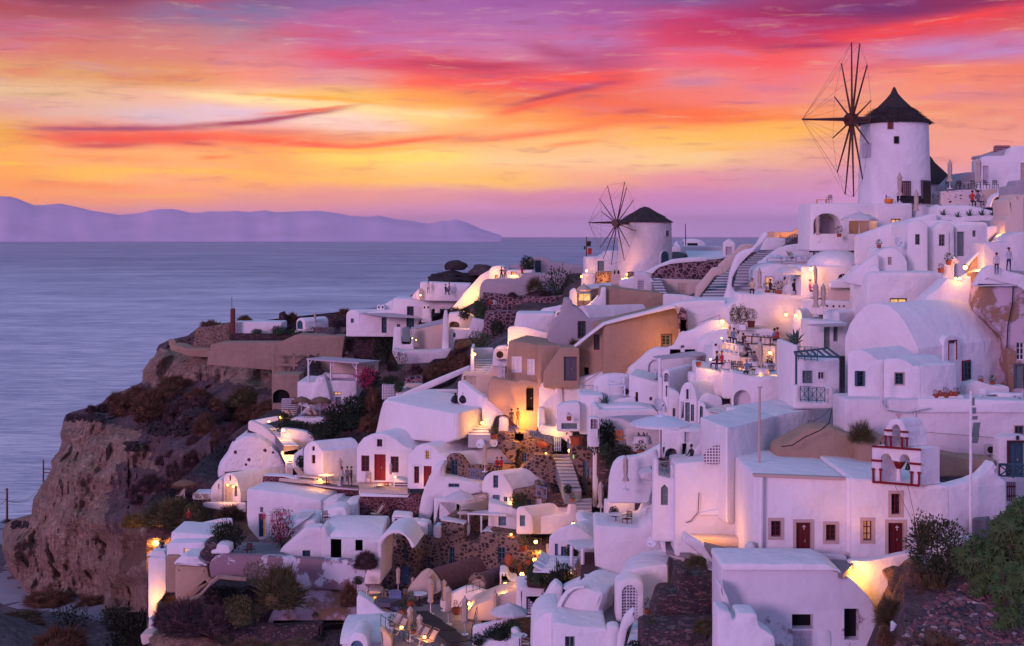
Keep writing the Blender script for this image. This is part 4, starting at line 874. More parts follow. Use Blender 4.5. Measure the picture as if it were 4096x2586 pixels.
slab('flat_canopy','flat white canopy on slim posts beside the stone wall','canopy',[(930,1402),(1330,1418),(1165,1368),(1010,1382)],[106.5,105.4,108.6,108.8],.12,'whitep')
mb=MB();mb.tube(P(948,1405,106.5),P(948,1520,106.5),.07);mb.tube(P(1078,1430,105.8),P(1078,1600,105.8),.08);tag(mb.build('canopy_posts',MT['whitep'],None,None,P(1078,1600,105.8)),'two slim white posts under the flat canopy','posts')
fr('B4')
b('roof_deck_wall','white wall enclosing the pointed roof deck at the left edge of the village','wall',[(330,470),(345,428),(480,380),(640,335),(800,303),(900,298),(905,380),(740,470)],112,.3,sk=0)
b('terrace_wall','white band of wall at the prow of the left roof deck','wall',[(310,580),(318,427),(400,428),(745,455),(745,580)],107.5,4,sk=0,r=.25)
b('house','white house front with a glass block window above the tan base',H,[(272,665),(275,560),(290,538),(330,528),(640,524),(650,620),(600,700),(272,700)],106,4,sk=0,r=.25,op=[('w',497,620,116,70,'whitep','lit')])
b('base_wall','tan plaster base under the house with the glass block window','wall',[(272,1010),(272,650),(400,652),(400,1010)],105.6,3,'T',sk=0)
b('base_wall','broad ochre tan curved bastion with a white cap','wall',[(345,1100),(347,742),(480,745),(680,755),(690,860),(745,880),(600,1000),(500,1100)],103.6,3,'T2',sk=0,r=.5,fil=.5)
b('capping','white rounded cap on the ochre tan bastion','house',[(341,742),(352,715),(400,680),(440,655),(585,663),(600,700),(665,738),(670,756),(560,762),(450,750)],103.4,3,'W',sk=0,r=.3)
b('terrace_wall','tall plain white wall lit yellow at its foot','wall',[(101,1260),(100,690),(108,672),(272,675),(272,1000),(235,1060),(180,1120),(175,1260)],116,3,sk=0)
b('balcony_edge','thin white balcony edge under the couple at the far left','balcony',[(88,657),(92,648),(180,612),(255,612),(270,650),(272,668)],116.4,2.5,sk=0,r=.05)
b('low_table','pale stone bench top at the bottom left','bench',[(22,1406),(150,1400),(158,1470),(60,1512),(40,1500)],103,1.5,'CR',sk=0,r=.08)
b('garden_wall','little white wall behind the pale stone bench top','wall',[(102,1410),(104,1250),(160,1290),(170,1420)],104.5,1,sk=0)
b('planter_wall','dark lava rock planter curving around the palm','planter',[(583,665),(592,615),(640,600),(636,520),(700,512),(760,530),(780,580),(830,640),(800,660),(700,725),(640,715)],102.3,1.6,'DM',sk=0,r=.4,fil=.4)
b('planter_tub','round white tub beside the dark lava rock planter','planter',[(748,600),(755,560),('a',880,575,22),(885,640),(700,640),(700,610)],101.9,1.4,sk=0,r=.3)
b('terrace_wall','long flaking white parapet above the brown bushes','wall',[(680,770),(690,722),(730,672),(800,652),(1000,650),(1360,667),(1760,688),(2340,712),(2330,990),(1925,990),(1700,972),(1600,940),(1450,905),(1060,885),(780,855),(700,880)],101.5,.7,'peelw',sk=0,r=.2)
flat('courtyard_floor','smooth grey courtyard floor beside the bougainvillea',[(640,690),(800,560),(1060,520),(1400,540),(1400,700),(900,700)],-26.2,'cem')
slab('sail_awning','white sail awning over the bougainvillea door','awning',[(1285,272),(1705,222),(1640,285),(1465,400),(1400,330)],[110,110,107.5,106.5,108],.06,'canvasw')
b('terrace_block','white rounded terrace block left of the directors chair','building',[(1462,600),(1464,335),(1486,308),(1700,316),(1712,385),(1715,600)],107.4,4,sk=0,r=.3)
b('stair_wall','white sloping stair wall with a dark square hatch','wall',[(1352,685),(1360,600),(1615,382),(1758,384),(1760,690)],105.4,1.5,sk=0,op=[('w',1614,636,76,66,'teal','teal')])
b('house','long low white vaulted house with a half open dark door',H,[(1752,700),(1756,384),(1800,384),(1820,478),(2345,495),(2345,715)],105,5,sk=0,op=[('d',1898,586,102,200,'teal'),('w',2118,550,70,110,'teal')])
def vx(label,a,c,d,vtop,W_,m='W',sk=0,name='vault_roof',over=0):  # builds only a barrel vault roof, no house under it
 0
 pl=Plane(a[0],d,sk);p0=pl.pt(*a);p1=pl.pt(*c)
 ax=(p1-p0);back=pl.n*W_
 top=P(a[0],vtop,d+W_/2).z-p0.z
 mb=MB();N=14;pr=[(W_/2-W_/2*math.cos(math.pi*i/N),top*math.sin(math.pi*i/N))for i in range(N+1)]
 base=(p0+p1)/2
 ends=[(0,.93),(.012,.98),(.03,1),(.97,1),(.988,.98),(1,.93)]
 for t_,k in ends:
  for x,z in pr:mb.v.append(tuple(p0+ax*t_+pl.n*(W_/2+(x-W_/2)*k)+Vector((0,0,z*k-.02))-base))
 n=N+1
 mb.f=[(j*n+i,(j+1)*n+i,(j+1)*n+i+1,j*n+i+1)for j in range(5)for i in range(N)]+[tuple(range(n)),tuple(range(5*n,6*n))[::-1]];mb.m=[0]*len(mb.f)
 o=mb.build(name,MT[m],None,30);o.location=base;return tag(o,label,'roof')
vx('long rounded vault roof over the half open dark door',(1790,490),(2345,500),105.2,285,6.5)
b('terrace_wall','white wall above the long vault roof beside the hatch','wall',[(1700,330),(1760,240),(1900,180),(1990,190),(2010,300),(1900,330),(1800,400)],109.5,2,sk=0,r=.3)
fr('B4')
b('retaining_wall','pinkish patched retaining wall under the right of the flaking parapet','wall',[(1230,1320),(1330,1090),(1500,1000),(1640,968),(1930,992),(2120,1090),(2125,1320)],101.8,2,'peel',sk=0,r=.4)
b('stone_wall','rough wall of big dark stones along the slope foot','wall',[(860,1700),(930,1400),(1010,1318),(1300,1330),(1770,1296),(1770,1700)],99.8,.8,'DM',sk=0,r=.5)
heap('rock_outcrop','tan weathered rock corner under the ochre bastion','rock',275,1330,230,420,108,'tuff',3,seed=12)
heap('rock_outcrop','tan rounded rock shelf below the purple thorn mass','rock',520,1500,760,330,101,'rock',3,seed=14)
fr('B6')
b('utility_box','white louvred cabinet on the roof beside the tall archway','cabinet',[(398,408),(402,258),(590,272),(592,408)],108.5,1.6,sk=0,r=.03,op=[('w',486,338,118,100,'slats','slats')],rec=.05)
b('house','white house with a blue arched door at the bottom edge',H,[(-85,1700),(-80,1500),(330,1460),(400,1510),(400,1700)],91,5,sk=0)
vx('white vault roof at the bottom edge above the blue arched door',(-100,1500),(395,1475),90.8,1262,6)
b('porch','white arched porch framing the blue door at the bottom edge','porch',[(-12,1700),(-8,1480),('a',170,1490,95),(178,1700)],89,3,sk=0,op=[('A',66,1560,122,190,'blue')])
b('terrace_wall','small yellow lit wall under the deck chairs','wall',[(322,1700),(285,1345),(400,1460),(395,1700)],88.6,1,'CR',sk=0)
b('archway','tall white vaulted archway sheltering a stone house','arch',[(130,930),(140,860),(168,765),(250,702),(262,520),('c',290,470,350,430),('c',400,400,480,415),('c',560,445,600,555),(622,580),(596,572),('c',560,470,450,442),('c',340,452,306,545),(292,930)],99,4.5,sk=-.1,r=.2)
b('house','lava stone house front with blue windows inside the white archway',H,[(335,960),(335,560),(380,480),(470,440),(540,470),(600,560),(640,600),(640,960)],104.5,3,'S',sk=-.2,op=[('w',530,612,34,155,'blue'),('d',527,842,78,172,'blue')])
b('vault_roof','white vault top behind the tall archway','house',[(425,480),(430,412),(520,392),(642,392),(642,560),(600,555)],105,4,sk=0)
b('stone_house','wide lava stone house wall with blue windows above the pool deck',H,[(600,960),(605,572),(640,560),(643,446),(700,455),(866,498),(866,306),(1088,352),(1088,520),(1222,540),(1228,470),(1262,424),(1310,426),(1600,490),(1645,560),(1700,600),(1866,604),(1866,760),(1600,860),(1432,870),(1432,1060),(700,1060)],106.5,5,'S',sk=-.25,op=[('w',975,652,46,165,'blue'),('w',750,712,36,98,'blue'),('w',1215,685,28,56,'blue'),('w',1448,656,70,165,'blue'),('w',1215,800,84,64,'blue'),('w',640,830,30,40,'greyd')])
b('parapet','white parapet block left of the blue gate on the stone house','wall',[(636,450),(638,318),(745,342),(748,462)],106.6,1.2,sk=-.2)
b('parapet','white parapet block right of the blue gate on the stone house','wall',[(793,480),(795,362),(862,368),(864,498)],105.6,1.2,sk=-.2)
b('coping','white coping on the highest part of the wide stone house','wall',[(864,320),(866,302),(1090,348),(1090,366)],105.9,1.2,sk=-.2,r=.05)
b('coping','white rounded coping on the right part of the wide stone house','wall',[(1255,436),(1262,420),(1310,420),(1600,484),(1640,550),(1590,505),(1310,440)],105.2,2,sk=-.2,r=.05)
b('pillar','white square pillar beside the blue day bed','pillar',[(1086,505),(1090,362),(1146,362),(1148,445),(1100,505)],106.4,1,sk=0)
b('day_bed','dark cushioned day bed with a blue rail in the stone wall','bench',[(1094,540),(1096,488),(1222,500),(1222,545)],107.2,2,'black',sk=0)
b('end_wall','cream pointed arch wall closing a cobbled vault by the pool deck','wall',[(532,1085),(548,980),(620,890),(680,822),(740,785),(785,802),(832,860),(878,935),(872,1000),(780,1040),(640,1085)],100,.5,'CR',sk=0)
b('cobbled_vault','dark cobbled vault roof behind the cream pointed arch','house',[(700,1010),(735,800),(790,775),(850,830),(905,930),(915,1010)],101,5,'cobble',sk=0,ext=(4.2,5),r=.1)
b('end_wall','lilac arch wall closing the smaller cobbled vault','wall',[(1118,1020),(1122,940),('a',1310,960,118),(1318,1020)],99.5,.5,'S',sk=0,op=[('A',1215,950,150,150,'CR')],rec=.15)
b('cobbled_vault','smaller dark cobbled vault roof against the stone house','house',[(1130,1020),(1140,900),('a',1320,930,80),(1325,1020)],100.3,5,'cobble',sk=0,ext=(3.2,4.5),r=.1)
b('terrace_wall','low white curving wall below the small cobbled vault','wall',[(855,1150),(868,1065),('c',980,1010,1110,955),(1140,950),(1345,1012),(1345,1070),(1085,1135),(975,1200)],97.5,.6,sk=0)
b('stair_block','cream sloping block carrying four glass skylights','building',[(1080,1260),(1180,1135),(1440,1032),(1600,995),(1605,1200),(1380,1280),(1200,1280)],94.5,3,'CR',sk=0)
b('stair_tower','white chimney block with small arched vents by the lit steps','building',[(1428,1040),(1432,815),(1460,806),(1512,815),(1522,880),(1600,885),(1600,1020)],98.5,2,sk=0,op=[('N',1452,832,14,26),('N',1490,834,14,26)],rec=.1)
b('stone_wall','dark stone block with a louvre and lattice under the large pot','wall',[(1428,900),(1432,750),(1605,762),(1605,900)],100.5,2,'DM',sk=0,op=[('w',1468,810,66,90,'whited','whited'),('w',1572,822,30,98,'lattice','lattice')])
b('bastion','rounded white bastion with a lattice panel and planter on top','wall',[(1590,1260),(1593,960),(1640,944),(1700,950),(1880,965),(1895,1190),(1895,1260)],92,3,sk=0,r=.4,op=[('w',1810,1118,250,150,'lattice','lattice')])
b('planter_box','dark red planter box full of shrubs on the rounded bastion','planter',[(1690,962),(1692,882),(1888,900),(1890,975)],91.6,1.6,'maroon',sk=0)
b('terrace_wall','thin white wall with agaves in front of the open white parasol','wall',[(1166,1520),(1172,1332),(1530,1255),(1545,1300),(1400,1370),(1240,1440),(1210,1520)],88,.35,sk=0)
b('planter','curving white planter wall around the agave at the bottom edge','planter',[(1190,1620),(1198,1452),(1450,1465),(1540,1440),(1536,1360),(1600,1345),(1640,1400),(1640,1620)],85.5,.5,sk=0,r=.2)
b('terrace_wall','big white wall falling away at the left of the sun deck','wall',[(62,1300),(62,1060),(78,1020),(180,1080),(300,1180),(430,1240),(440,1300)],95.5,1,sk=0)
flat('sun_deck','dark grey sun deck floor with parasols',[(340,1330),(300,1200),(560,1120),(1180,1120),(1260,1250),(1200,1700),(380,1700)],-28.6,'cem')
flat('deck_floor','brown lower deck by the yellow lit sofa',[(170,1100),(175,1030),(470,985),(520,1060),(380,1110)],-27.6,'greyd')
b('sofa','yellow lit built-in sofa at the end of the pool','sofa',[(168,1110),(172,985),(300,1000),(302,1110)],98.3,1.6,'CR',sk=0)
b('pillar','lava stone pillar left of the blue slatted gate','pillar',[(300,1185),(303,1005),(368,1005),(370,1185)],97,1,'S',sk=0)
b('pillar','lava stone pillar right of the blue slatted gate','pillar',[(492,1095),(492,1000),(540,1000),(540,1095)],97.5,1,'S',sk=0)
fr('C1')
b('terrace_wall','white low wall right of the sun deck at the bottom','wall',[(-120,1170),(-110,1140),(-40,1040),(10,950),(60,900),(130,960),(100,1180)],84,1,sk=0,r=.3)
b('house','white vault roofed block right of the directors chair at the bottom',H,[(-180,1700),(-170,1330),(-120,1250),(-50,1200),(0,1190),(85,1190),(90,1700)],77,4,sk=0,r=.3)
b('house','white block with one green shuttered window at the bottom edge',H,[(20,1700),(20,1300),(85,1290),(290,1330),(545,1340),(560,1440),(540,1700)],75,4,sk=0,r=.2,op=[('w',190,1480,94,110,'green')])
b('vault_roof','low white vault with a raised rim beside the brown steps','house',[(60,1230),(64,1160),(108,1070),(170,995),(245,952),(330,952),(400,980),(470,1000),(520,1020),(480,1160),(458,1300),(300,1330)],78.5,3,sk=-.1,ext=(1.5,4),r=.25)
b('parapet','raised white rim along the low vault beside the planter bush','wall',[(58,1200),(62,1150),(100,1065),(160,990),(240,948),(330,948),(330,968),(240,975),(180,1020),(120,1110),(100,1180)],78.2,.5,sk=-.1,r=.06)
flat('landing','brown grey landing in front of the arched lattice door',[(440,1330),(420,1230),(640,1230),(900,1270),(900,1330)],-23.6,'cem')
stairs('brown grey steps left of the arched lattice door',(465,1312),(640,1312),(410,972),(640,972),77,85,6,'cem',nose='cem')
b('house','large plain white house side with a satellite dish',H,[(438,1080),(438,900),(420,540),(420,372),(440,358),(800,384),(862,386),(902,340),(980,290),(1100,240),(1230,200),(1276,178),(1288,230),(1298,440),(1300,640),(1130,760),(1120,1080)],87,4,sk=-.05,r=.22)
b('end_wall','slim white buttress wall beside the satellite dish','wall',[(1068,560),(1070,424),(1094,420),(1130,470),(1142,605),(1130,740),(1095,660)],84,2.2,sk=0)
b('house','white low block behind the wooden ladder',H,[(1128,900),(1130,602),(1296,598),(1302,760),(1225,860),(1130,960)],83,1.2,sk=0)
flat('landing','small grey landing with a wooden ladder',[(1110,600),(1100,480),(1330,490),(1345,640)],-19.9,'cem')
b('lean_to','white lean-to with a broad sloping roof beside the stone planters',H,[(640,1330),(647,876),(700,835),(800,785),(900,762),(1010,748),(1128,735),(1128,960),(1062,1060),(1000,1250),(900,1330)],81,3.2,sk=-.1,ext=(.8,4.2))
b('porch','white arched porch with a lattice door','porch',[(634,1300),(636,960),('a',900,952,84),(902,1300)],77.6,1.6,sk=0,r=.2,op=[('A',762,1108,150,345,'lattice')],rec=.12)
b('stair_wall','curved white balustrade rising beside the terracotta pot','wall',[(632,1700),(650,1450),(690,1300),('c',730,1190,812,1168),(816,1285),(745,1350),(708,1540),(700,1700)],73.5,.5,sk=0,r=.2)
stairs('white steps descending below the terracotta pot',(700,1620),(900,1620),(800,1290),(965,1285),70,75.5,7,'step')
b('terrace_block','small white block beside the curved balustrade','building',[(535,1700),(552,1345),(600,1328),(668,1335),(640,1700)],74.5,1,sk=0,r=.2)
b('stone_wall','dark lava stone planter terrace, taller, with agaves','planter',[(990,1290),(1020,1160),(1062,1032),(1150,1022),(1240,1026),(1215,940),(1240,800),(1300,792),(1360,852),(1470,868),(1605,862),(1628,960),(1618,1260),(1400,1290)],73,2.5,'DM',sk=0,r=.3)
b('stone_wall','low dark lava stone wall along the bottom edge','wall',[(878,1700),(884,1372),(940,1350),(1100,1372),(1250,1352),(1500,1352),(1652,1340),(1668,1420),(1620,1700)],69,2.5,'DM',sk=0,r=.3)
heap('boulder','rounded brown boulder at the bottom of the stone planter','boulder',1570,1460,190,150,68.3,'slope',1,seed=9)
b('garden_wall','pinkish flaking wall behind the stone planters','wall',[(1500,760),(1510,690),(1560,720),(1620,780),(1625,950),(1590,930)],74.6,.4,'peelw',sk=0)
b('ramp_wall','thick white parapet stepping down to the chapel courtyard','wall',[(1272,520),(1280,446),(1300,442),(1440,520),(1530,580),(1562,625),(1620,690),(1660,728),(1930,730),(1930,800),(1620,795),(1500,700),(1340,570)],75.5,.6,sk=0,r=.2)
b('terrace_wall','white wall with the round glowing lamp beside the closed parasol','wall',[(522,330),(526,125),(600,148),(632,96),(640,26),(795,24),(800,90),(815,150),(815,260),(640,290),(560,340)],93,1,sk=0)
b('bench','white curving bench wall and steps under the agave terrace','bench',[(636,370),(642,284),(720,262),(850,245),(896,140),(935,95),(970,98),(978,290),(905,350),(868,390),(640,360)],91,.8,sk=0,r=.2)
stairs('small white steps beside the house with the pointed door',(905,300),(970,290),(925,200),(970,195),88,90,3,'step')
b('house','white vaulted house with two blue doors above the white loungers',H,[(-20,720),(-5,478),('c',60,400,160,372),('c',250,350,420,490),(425,720)],93,5,sk=0,ext=(3.5,5),op=[('d',62,620,30,160,'blue'),('d',130,622,48,112,'blue')])
b('vault_roof','small ribbed white vault behind the glowing wall lamp','house',[(262,380),(272,318),(320,296),(455,330),(458,380)],95,3,sk=0)
slab('flat_canopy','white boarded canopy over the small wooden deck','canopy',[(162,508),(415,488),(458,566),(250,582)],[89.5,92,88.5,87.5],.12,'whitep')
mb=MB();mb.tube(P(206,560,88),P(206,835,88),.13,.13,6);o=mb.build('post',MT['whitep'],None,None,P(206,835,88));tag(o,'white canopy post nearest the dark bush','post')
mb=MB();mb.tube(P(311,585,87.6),P(311,950,87.6),.13,.13,6);o=mb.build('post',MT['whitep'],None,None,P(311,950,87.6));tag(o,'white canopy post beside the white balustrade','post')
flat('wooden_deck','small brown slatted deck under the white canopy',[(290,870),(300,620),(460,620),(460,865)],-22.6,'maroon')
b('balcony','white boarded balcony step below the small wooden deck','balcony',[(128,975),(140,960),(300,885),(332,868),(448,866),(448,975),(330,960),(160,990)],84,1,'whitep',sk=0,r=.04)
fr('B7')
b('house','white house wall below the big open parasol',H,[(1030,1950),(1042,1280),(1052,1112),(1088,1100),(1102,1130),(1104,1272),(1218,1306),(1218,1164),(1275,1155),(1780,1160),(1800,1950)],81,3.5,sk=-.1,op=[('p',1160,1470,72,210,'green','x',None)],r=.15)
b('house','large white wall with a rusty lamp bracket glowing warm at its foot',H,[(1265,2100),(1268,1150),(1700,1120),(2080,1120),(2080,2100)],80,2,sk=0)
fr('C1')
b('ledge','sloping white ledge on the large warm lit wall','ledge',[(1410,275),(1450,240),(1600,210),(1925,150),(1925,275)],79.82,.3,sk=0)
b('ledge','low cream step at the foot of the large warm lit wall','ledge',[(1300,520),(1330,470),(1600,478),(1925,490),(1925,575),(1560,572)],77.8,.8,'CR',sk=0)
fr('C2')
b('house','tall white house corner behind the thin lilac pole',H,[(165,1650),(165,585),(240,575),(500,500),(703,447),(703,1650)],78.5,4,sk=1.25,ext=(-1.0,4.6),r=.1)
b('house','long white roofed wing running up to the green balcony',H,[(700,1050),(700,446),(900,412),(1280,352),(1330,352),(1330,700),(1100,900)],83.8,4,sk=.9,ext=(-2.6,4),r=.1)
b('lattice_screen','curved white lattice screen on the balcony of the reading woman','screen',[(-100,985),(-95,900),('c',-60,780,140,765),(142,985)],79.6,.1,'lattice',sk=0,r=.02)
fr('B7')
b('terrace_wall','white wall sweeping down below the garden terrace','wall',[(590,1560),(602,1310),(620,1230),(645,1155),(695,1100),(745,1085),('c',900,1085,1000,1030),('c',1080,985,1168,945),(1172,1130),(1060,1180),(1045,1400),(1000,1560)],89,.6,sk=0,r=.2)
b('house','white wall with two arched recess doors under the vaulted house',H,[(1135,1140),(1138,800),(1325,820),(1330,1140)],92.5,2,sk=0,op=[('N',1230,1062,126,130,'greyd')])
b('house','white lower house with slatted shutters beside the pointed arch',H,[(1320,1180),(1325,800),(1572,802),(1650,850),(1650,1180)],91.5,3,sk=0,op=[('w',1392,890,58,112,'whitep','whitep'),('w',1355,1022,58,145,'whitep','whitep')])
b('stair_wall','white curved stair wall behind the reading woman','wall',[(1420,1090),(1540,940),(1570,918),(1632,940),(1640,1090)],85,.4,sk=0)
v1=b('house','long white vaulted house with an arched window running up to the right',H,[(1135,740),(1140,245),(1150,212),(1180,198),(1206,214),(1214,262),(1214,740)],100,10,sk=-.5,ext=(5.1,9.6),op=[('a',1180,282,50,92,'whited'),('w',1182,420,22,112,'greyd')],r=.08)
b('house','white wall with a dark window slit beside the narrow vault',H,[(1205,740),(1210,390),(1315,432),(1318,740)],98.5,4,sk=0,op=[('w',1258,635,28,85,'green')])
b('house','white vaulted house front with three tall grey green windows',H,[(1305,760),(1308,480),(1332,385),(1365,340),(1400,325),(1440,340),(1470,388),(1490,490),(1492,760)],95.5,6,sk=-.2,ext=(4.6,5.6),op=[('w',1393,450,24,100,'greyd',None,('whitep',.12)),('w',1340,608,34,170,'green'),('d',1394,636,48,205,'green'),('w',1444,640,32,172,'green')])
b('house','white block with an arched green door under the restaurant',H,[(1495,860),(1500,520),(1580,548),(1588,860)],94.6,3,sk=-.1,op=[('A',1530,668,46,196,'green')])
b('vault_roof','low rounded white roof between the arched door and the restaurant','house',[(1500,560),(1502,520),('c',1560,450,1640,450),(1745,485),(1760,640),(1590,640)],95.5,3,sk=.2)
slab('sail_awning','pale pinkish canopy with a curtain under the restaurant arch','awning',[(1572,603),(1800,548),(2040,600),(1800,652)],[93,96,95,90.5],.08,'canvasw')
b('curtained_room','shaded doorway with a pale curtain under the pinkish canopy','building',[(1585,870),(1590,625),(1800,655),(1800,870)],93.4,2,sk=0,op=[('n',1730,720,110,130,'greyd')])
b('house','white wall with bright window boxes behind the grey table',H,[(795,480),(800,248),(1115,335),(1118,660),(870,560),(808,480)],105,5,sk=-.2,op=[('w',880,490,26,122,'maroon'),('w',1022,497,28,36,'wood')])
b('terrace_wall','curved white wall behind the white metal furniture','wall',[(430,480),(438,352),('c',480,265,560,250),(650,240),(805,250),(808,490)],107,.6,sk=0,r=.2)
b('terrace_wall','white wall rising to the right behind the sail awning and round table','wall',[(790,270),(798,192),(880,130),(1000,20),(1070,-20),(1660,-20),(1660,120),(1300,320),(1100,345),(1000,310)],110,1,sk=0,op=[('N',1070,210,150,220,'W')],rec=.08)
slab('sail_awning','pale sail awning on white posts above the round table','awning',[(1042,66),(1460,12),(1640,42),(1400,72),(1110,95)],[106,109,107,104,103],.06,'sail')
mb=MB();mb.tube(P(1112,85,103),P(1112,330,103),.16,.16,6);o=mb.build('post',MT['whitep'],None,None,P(1112,330,103));tag(o,'white post carrying the sail awning by the round table','post')
b('pillar','tall white pillar beside the large satellite dish','pillar',[(1103,660),(1103,270),(1140,280),(1142,660)],101,.6,sk=0)
b('house','white vault with a chimney above the grey awning',H,[(430,1040),(436,602),(450,578),(475,570),(500,585),(512,608),(1060,596),(1142,692),(1142,1040)],101.5,4,sk=0,r=.15)
b('vault_roof','pale rounded white roof above the grey awning with a tiny chimney','house',[(440,640),(445,590),('c',470,566,505,572),(720,566),(860,560),(1000,580),(1060,600),(900,640)],102.2,3.4,sk=0)
slab('sail_awning','grey mauve cloth awning over the plant filled terrace','awning',[(556,682),(745,664),(1040,660),(1150,700),(885,768),(740,700)],[98,100,101,98,94,97],.07,'sail')
b('cabinet','pale louvred cabinet left of the plant filled terrace','cabinet',[(384,990),(388,684),(500,690),(502,990)],99,1,sk=0,op=[('w',455,748,86,110,'lattr','whited')])
b('house','white block with a small lit window below the metal furniture',H,[(296,860),(300,456),(545,460),(552,520),(868,472),(870,600),(560,600),(440,640),(436,860)],104.5,4,sk=0,op=[('w',432,612,30,60,'wood','litw')])
b('niche_wall','rounded white niche wall with a flower bowl','wall',[(70,830),(76,592),('c',100,545,200,535),(290,532),(305,560),(308,830)],103.6,1.2,sk=0,op=[('w',196,774,160,60,'green','green')])
b('stone_wall','lava stone wall with a narrow white door right of the dark stairs','wall',[(325,1560),(330,1420),(290,1280),(240,1150),(192,1090),(200,1002),(222,962),(330,990),(430,1030),(450,1060),(450,1560)],108.4,1.5,'S',sk=0,op=[('d',358,1285,46,310,'blue'),('w',403,1242,26,112,'whitep')])
b('pillar','tall rounded white pillar at the corner of the garden terrace','pillar',[(435,1600),(440,1050),(470,1035),(502,1045),(500,1200),(480,1600)],105.6,.8,sk=0,r=.25)
b('stone_wall','dark stone wall of the shady garden terrace','wall',[(488,1340),(492,1052),(640,1045),(765,1080),(690,1120),(640,1180),(610,1340)],101,2,'DM',sk=0)
stairs('dark outdoor stairs with pale edges beside the small exit sign',(150,1440),(318,1440),(20,1060),(196,1062),104,113,11,'step2',nose='step')
fr('C1')
stairs('lower flight of stairs glowing yellow',(252,345),(398,340),(250,108),(400,102),100.5,104.5,7,'step2',nose='step')
fr('B7')
b('terrace_wall','white wall end with a round lamp by the pepper pot posts','wall',[(560,1600),(640,1440),(665,1420),(845,1425),(845,1600)],94,.8,sk=0)
for k,(u0,u1,vt)in enumerate([(836,908,1330),(908,980,1358)]):
 b('gate_post',['stubby white post with a pointed top, taller of the pair','stubby white post with a pointed top, shorter of the pair'][k],'post',[(u0,1480),(u0,vt+60),((u0+u1)/2-14,vt),((u0+u1)/2+14,vt),(u1,vt+50),(u1,1480)],93,.7,sk=0)
b('parasol_hood','small square white fabric hood beside the balcony of the reading woman','awning',[(920,1310),(925,1258),(1050,1220),(1052,1320),(1010,1335)],87,2,'canvasw',sk=0)
fr('C6')
b('house','white house with green balcony railings and a slatted pergola',H,[(1430,1080),(1432,358),(1500,362),(1502,500),(1715,535),(1960,500),(1960,1080)],88,5,sk=0,op=[('d',1602,715,112,140,'green','lit',('whitep',.15)),('w',1755,700,70,80,'whited',None,('whitep',.15))])
b('parapet','white balcony parapet holding the dark green railing','wall',[(1445,1070),(1448,800),(1520,806),(1522,985),(1800,1010),(1800,815),(1890,822),(1892,1060),(1840,1070)],86,.6,sk=0)
b('restaurant_wall','left white wall of the restaurant terrace under the red flower bowl','wall',[(392,1000),(390,790),(362,770),(362,602),(655,660),(658,960),(560,1010)],97.5,6,sk=-.1)
b('restaurant_wall','narrow white pier of the restaurant terrace','wall',[(655,960),(655,660),(768,664),(768,960)],96.6,6,sk=-.1)
b('restaurant_wall','white restaurant terrace wall with a wide shallow arch','wall',[(765,1100),(765,664),(900,690),(1036,722),(1038,1100)],95.6,6,sk=-.1,op=[('N',880,985,190,250,'W2')])
b('restaurant_wall','right hand cream white wall of the restaurant terrace','wall',[(1034,1100),(1035,722),(1432,714),(1434,1100)],94.6,7,sk=0)
b('terrace_wall','white upper tier wall of the restaurant','wall',[(535,680),(555,440),(700,455),(830,474),(866,480),(866,650),(650,665)],101.5,7,sk=-.05)
b('chimney','white hooded chimney at the corner of the upper restaurant tier','chimney',[(553,500),(555,350),('a',624,350,22),(626,500)],101,1.2,sk=0,op=[('A',590,352,30,42,'dark')])
b('steps_block','cream lit steps between the two restaurant tiers','steps',[(864,670),(866,500),(1000,505),(1035,560),(1035,670)],101,1,'CR',sk=0)
b('terrace_wall','white wall with two lamps behind the restaurant parasols','wall',[(1018,640),(1035,362),(1425,370),(1436,640)],104.5,3,sk=0)
b('terrace_wall','cream vaulted wall behind the upper restaurant tables','wall',[(388,470),(395,335),('c',520,210,700,180),(830,188),(1158,190),(1235,200),(1240,390),(1020,390),(880,500),(600,500)],108.5,3,sk=0)
b('planter_ledge','flat cream ledge carrying the two big planted tubs','ledge',[(620,215),(700,170),(1000,160),(1240,185),(1240,215)],109,4,'CR',sk=0)
b('terrace_wall','white wall sloping up to the bright star shaped lamp','wall',[(62,480),(68,380),(130,370),(200,232),(228,212),(265,215),('c',360,190,480,110),(530,88),(690,75),(765,160),(640,205),(398,335),(390,470)],110,.6,sk=0,op=[('N',222,402,46,78,'W2')])
b('house','white vaulted house with a metal handrail left of the big planted tubs',H,[(258,240),(262,-10),('c',275,-40,330,-50),(760,-50),(760,130)],114,4,sk=0)
b('chimney','white square chimney with two arched pots beside the red flower bowl','chimney',[(300,790),(302,670),(388,672),(390,790)],98.6,1.2,sk=0)
fr('C2')
b('retaining_wall','brown earthy retaining wall behind the flat chapel roof','wall',[(705,1070),(710,800),(850,722),(1080,592),(1310,578),(1480,632),(1600,725),(1635,965),(1770,1000),(1770,1120),(1440,1095)],80,2,'T',sk=0,r=.3)
fr('C4')
b('retaining_wall','brown rock face under the bush beside the bell tower','wall',[(80,850),(98,450),(230,388),(395,400),(400,560),(400,850)],79,2,'T',sk=0,r=.4)
b('retaining_wall','sloping brown rubble wall right of the bell tower','wall',[(830,860),(838,545),(1000,592),(1300,645),(1605,668),(1612,700),(1560,770),(1450,860)],78.5,2,'T',sk=0,r=.2)
b('terrace_wall','broad white wall with a raised pipe behind the bell tower','wall',[(-60,860),(-60,-10),(1960,12),(1960,860)],81,3,'W2',sk=0,op=[('w',1872,335,104,92,'greyd',None,('stonef',.06))])
b('gate_wall','white wall holding the dark blue door with iron lattice','wall',[(1640,900),(1650,420),(1730,400),(1960,400),(1960,1180),(1740,1180)],78.8,1,'W2',sk=0,op=[('d',1840,660,170,380,'teal','x',('maroon',.12))])
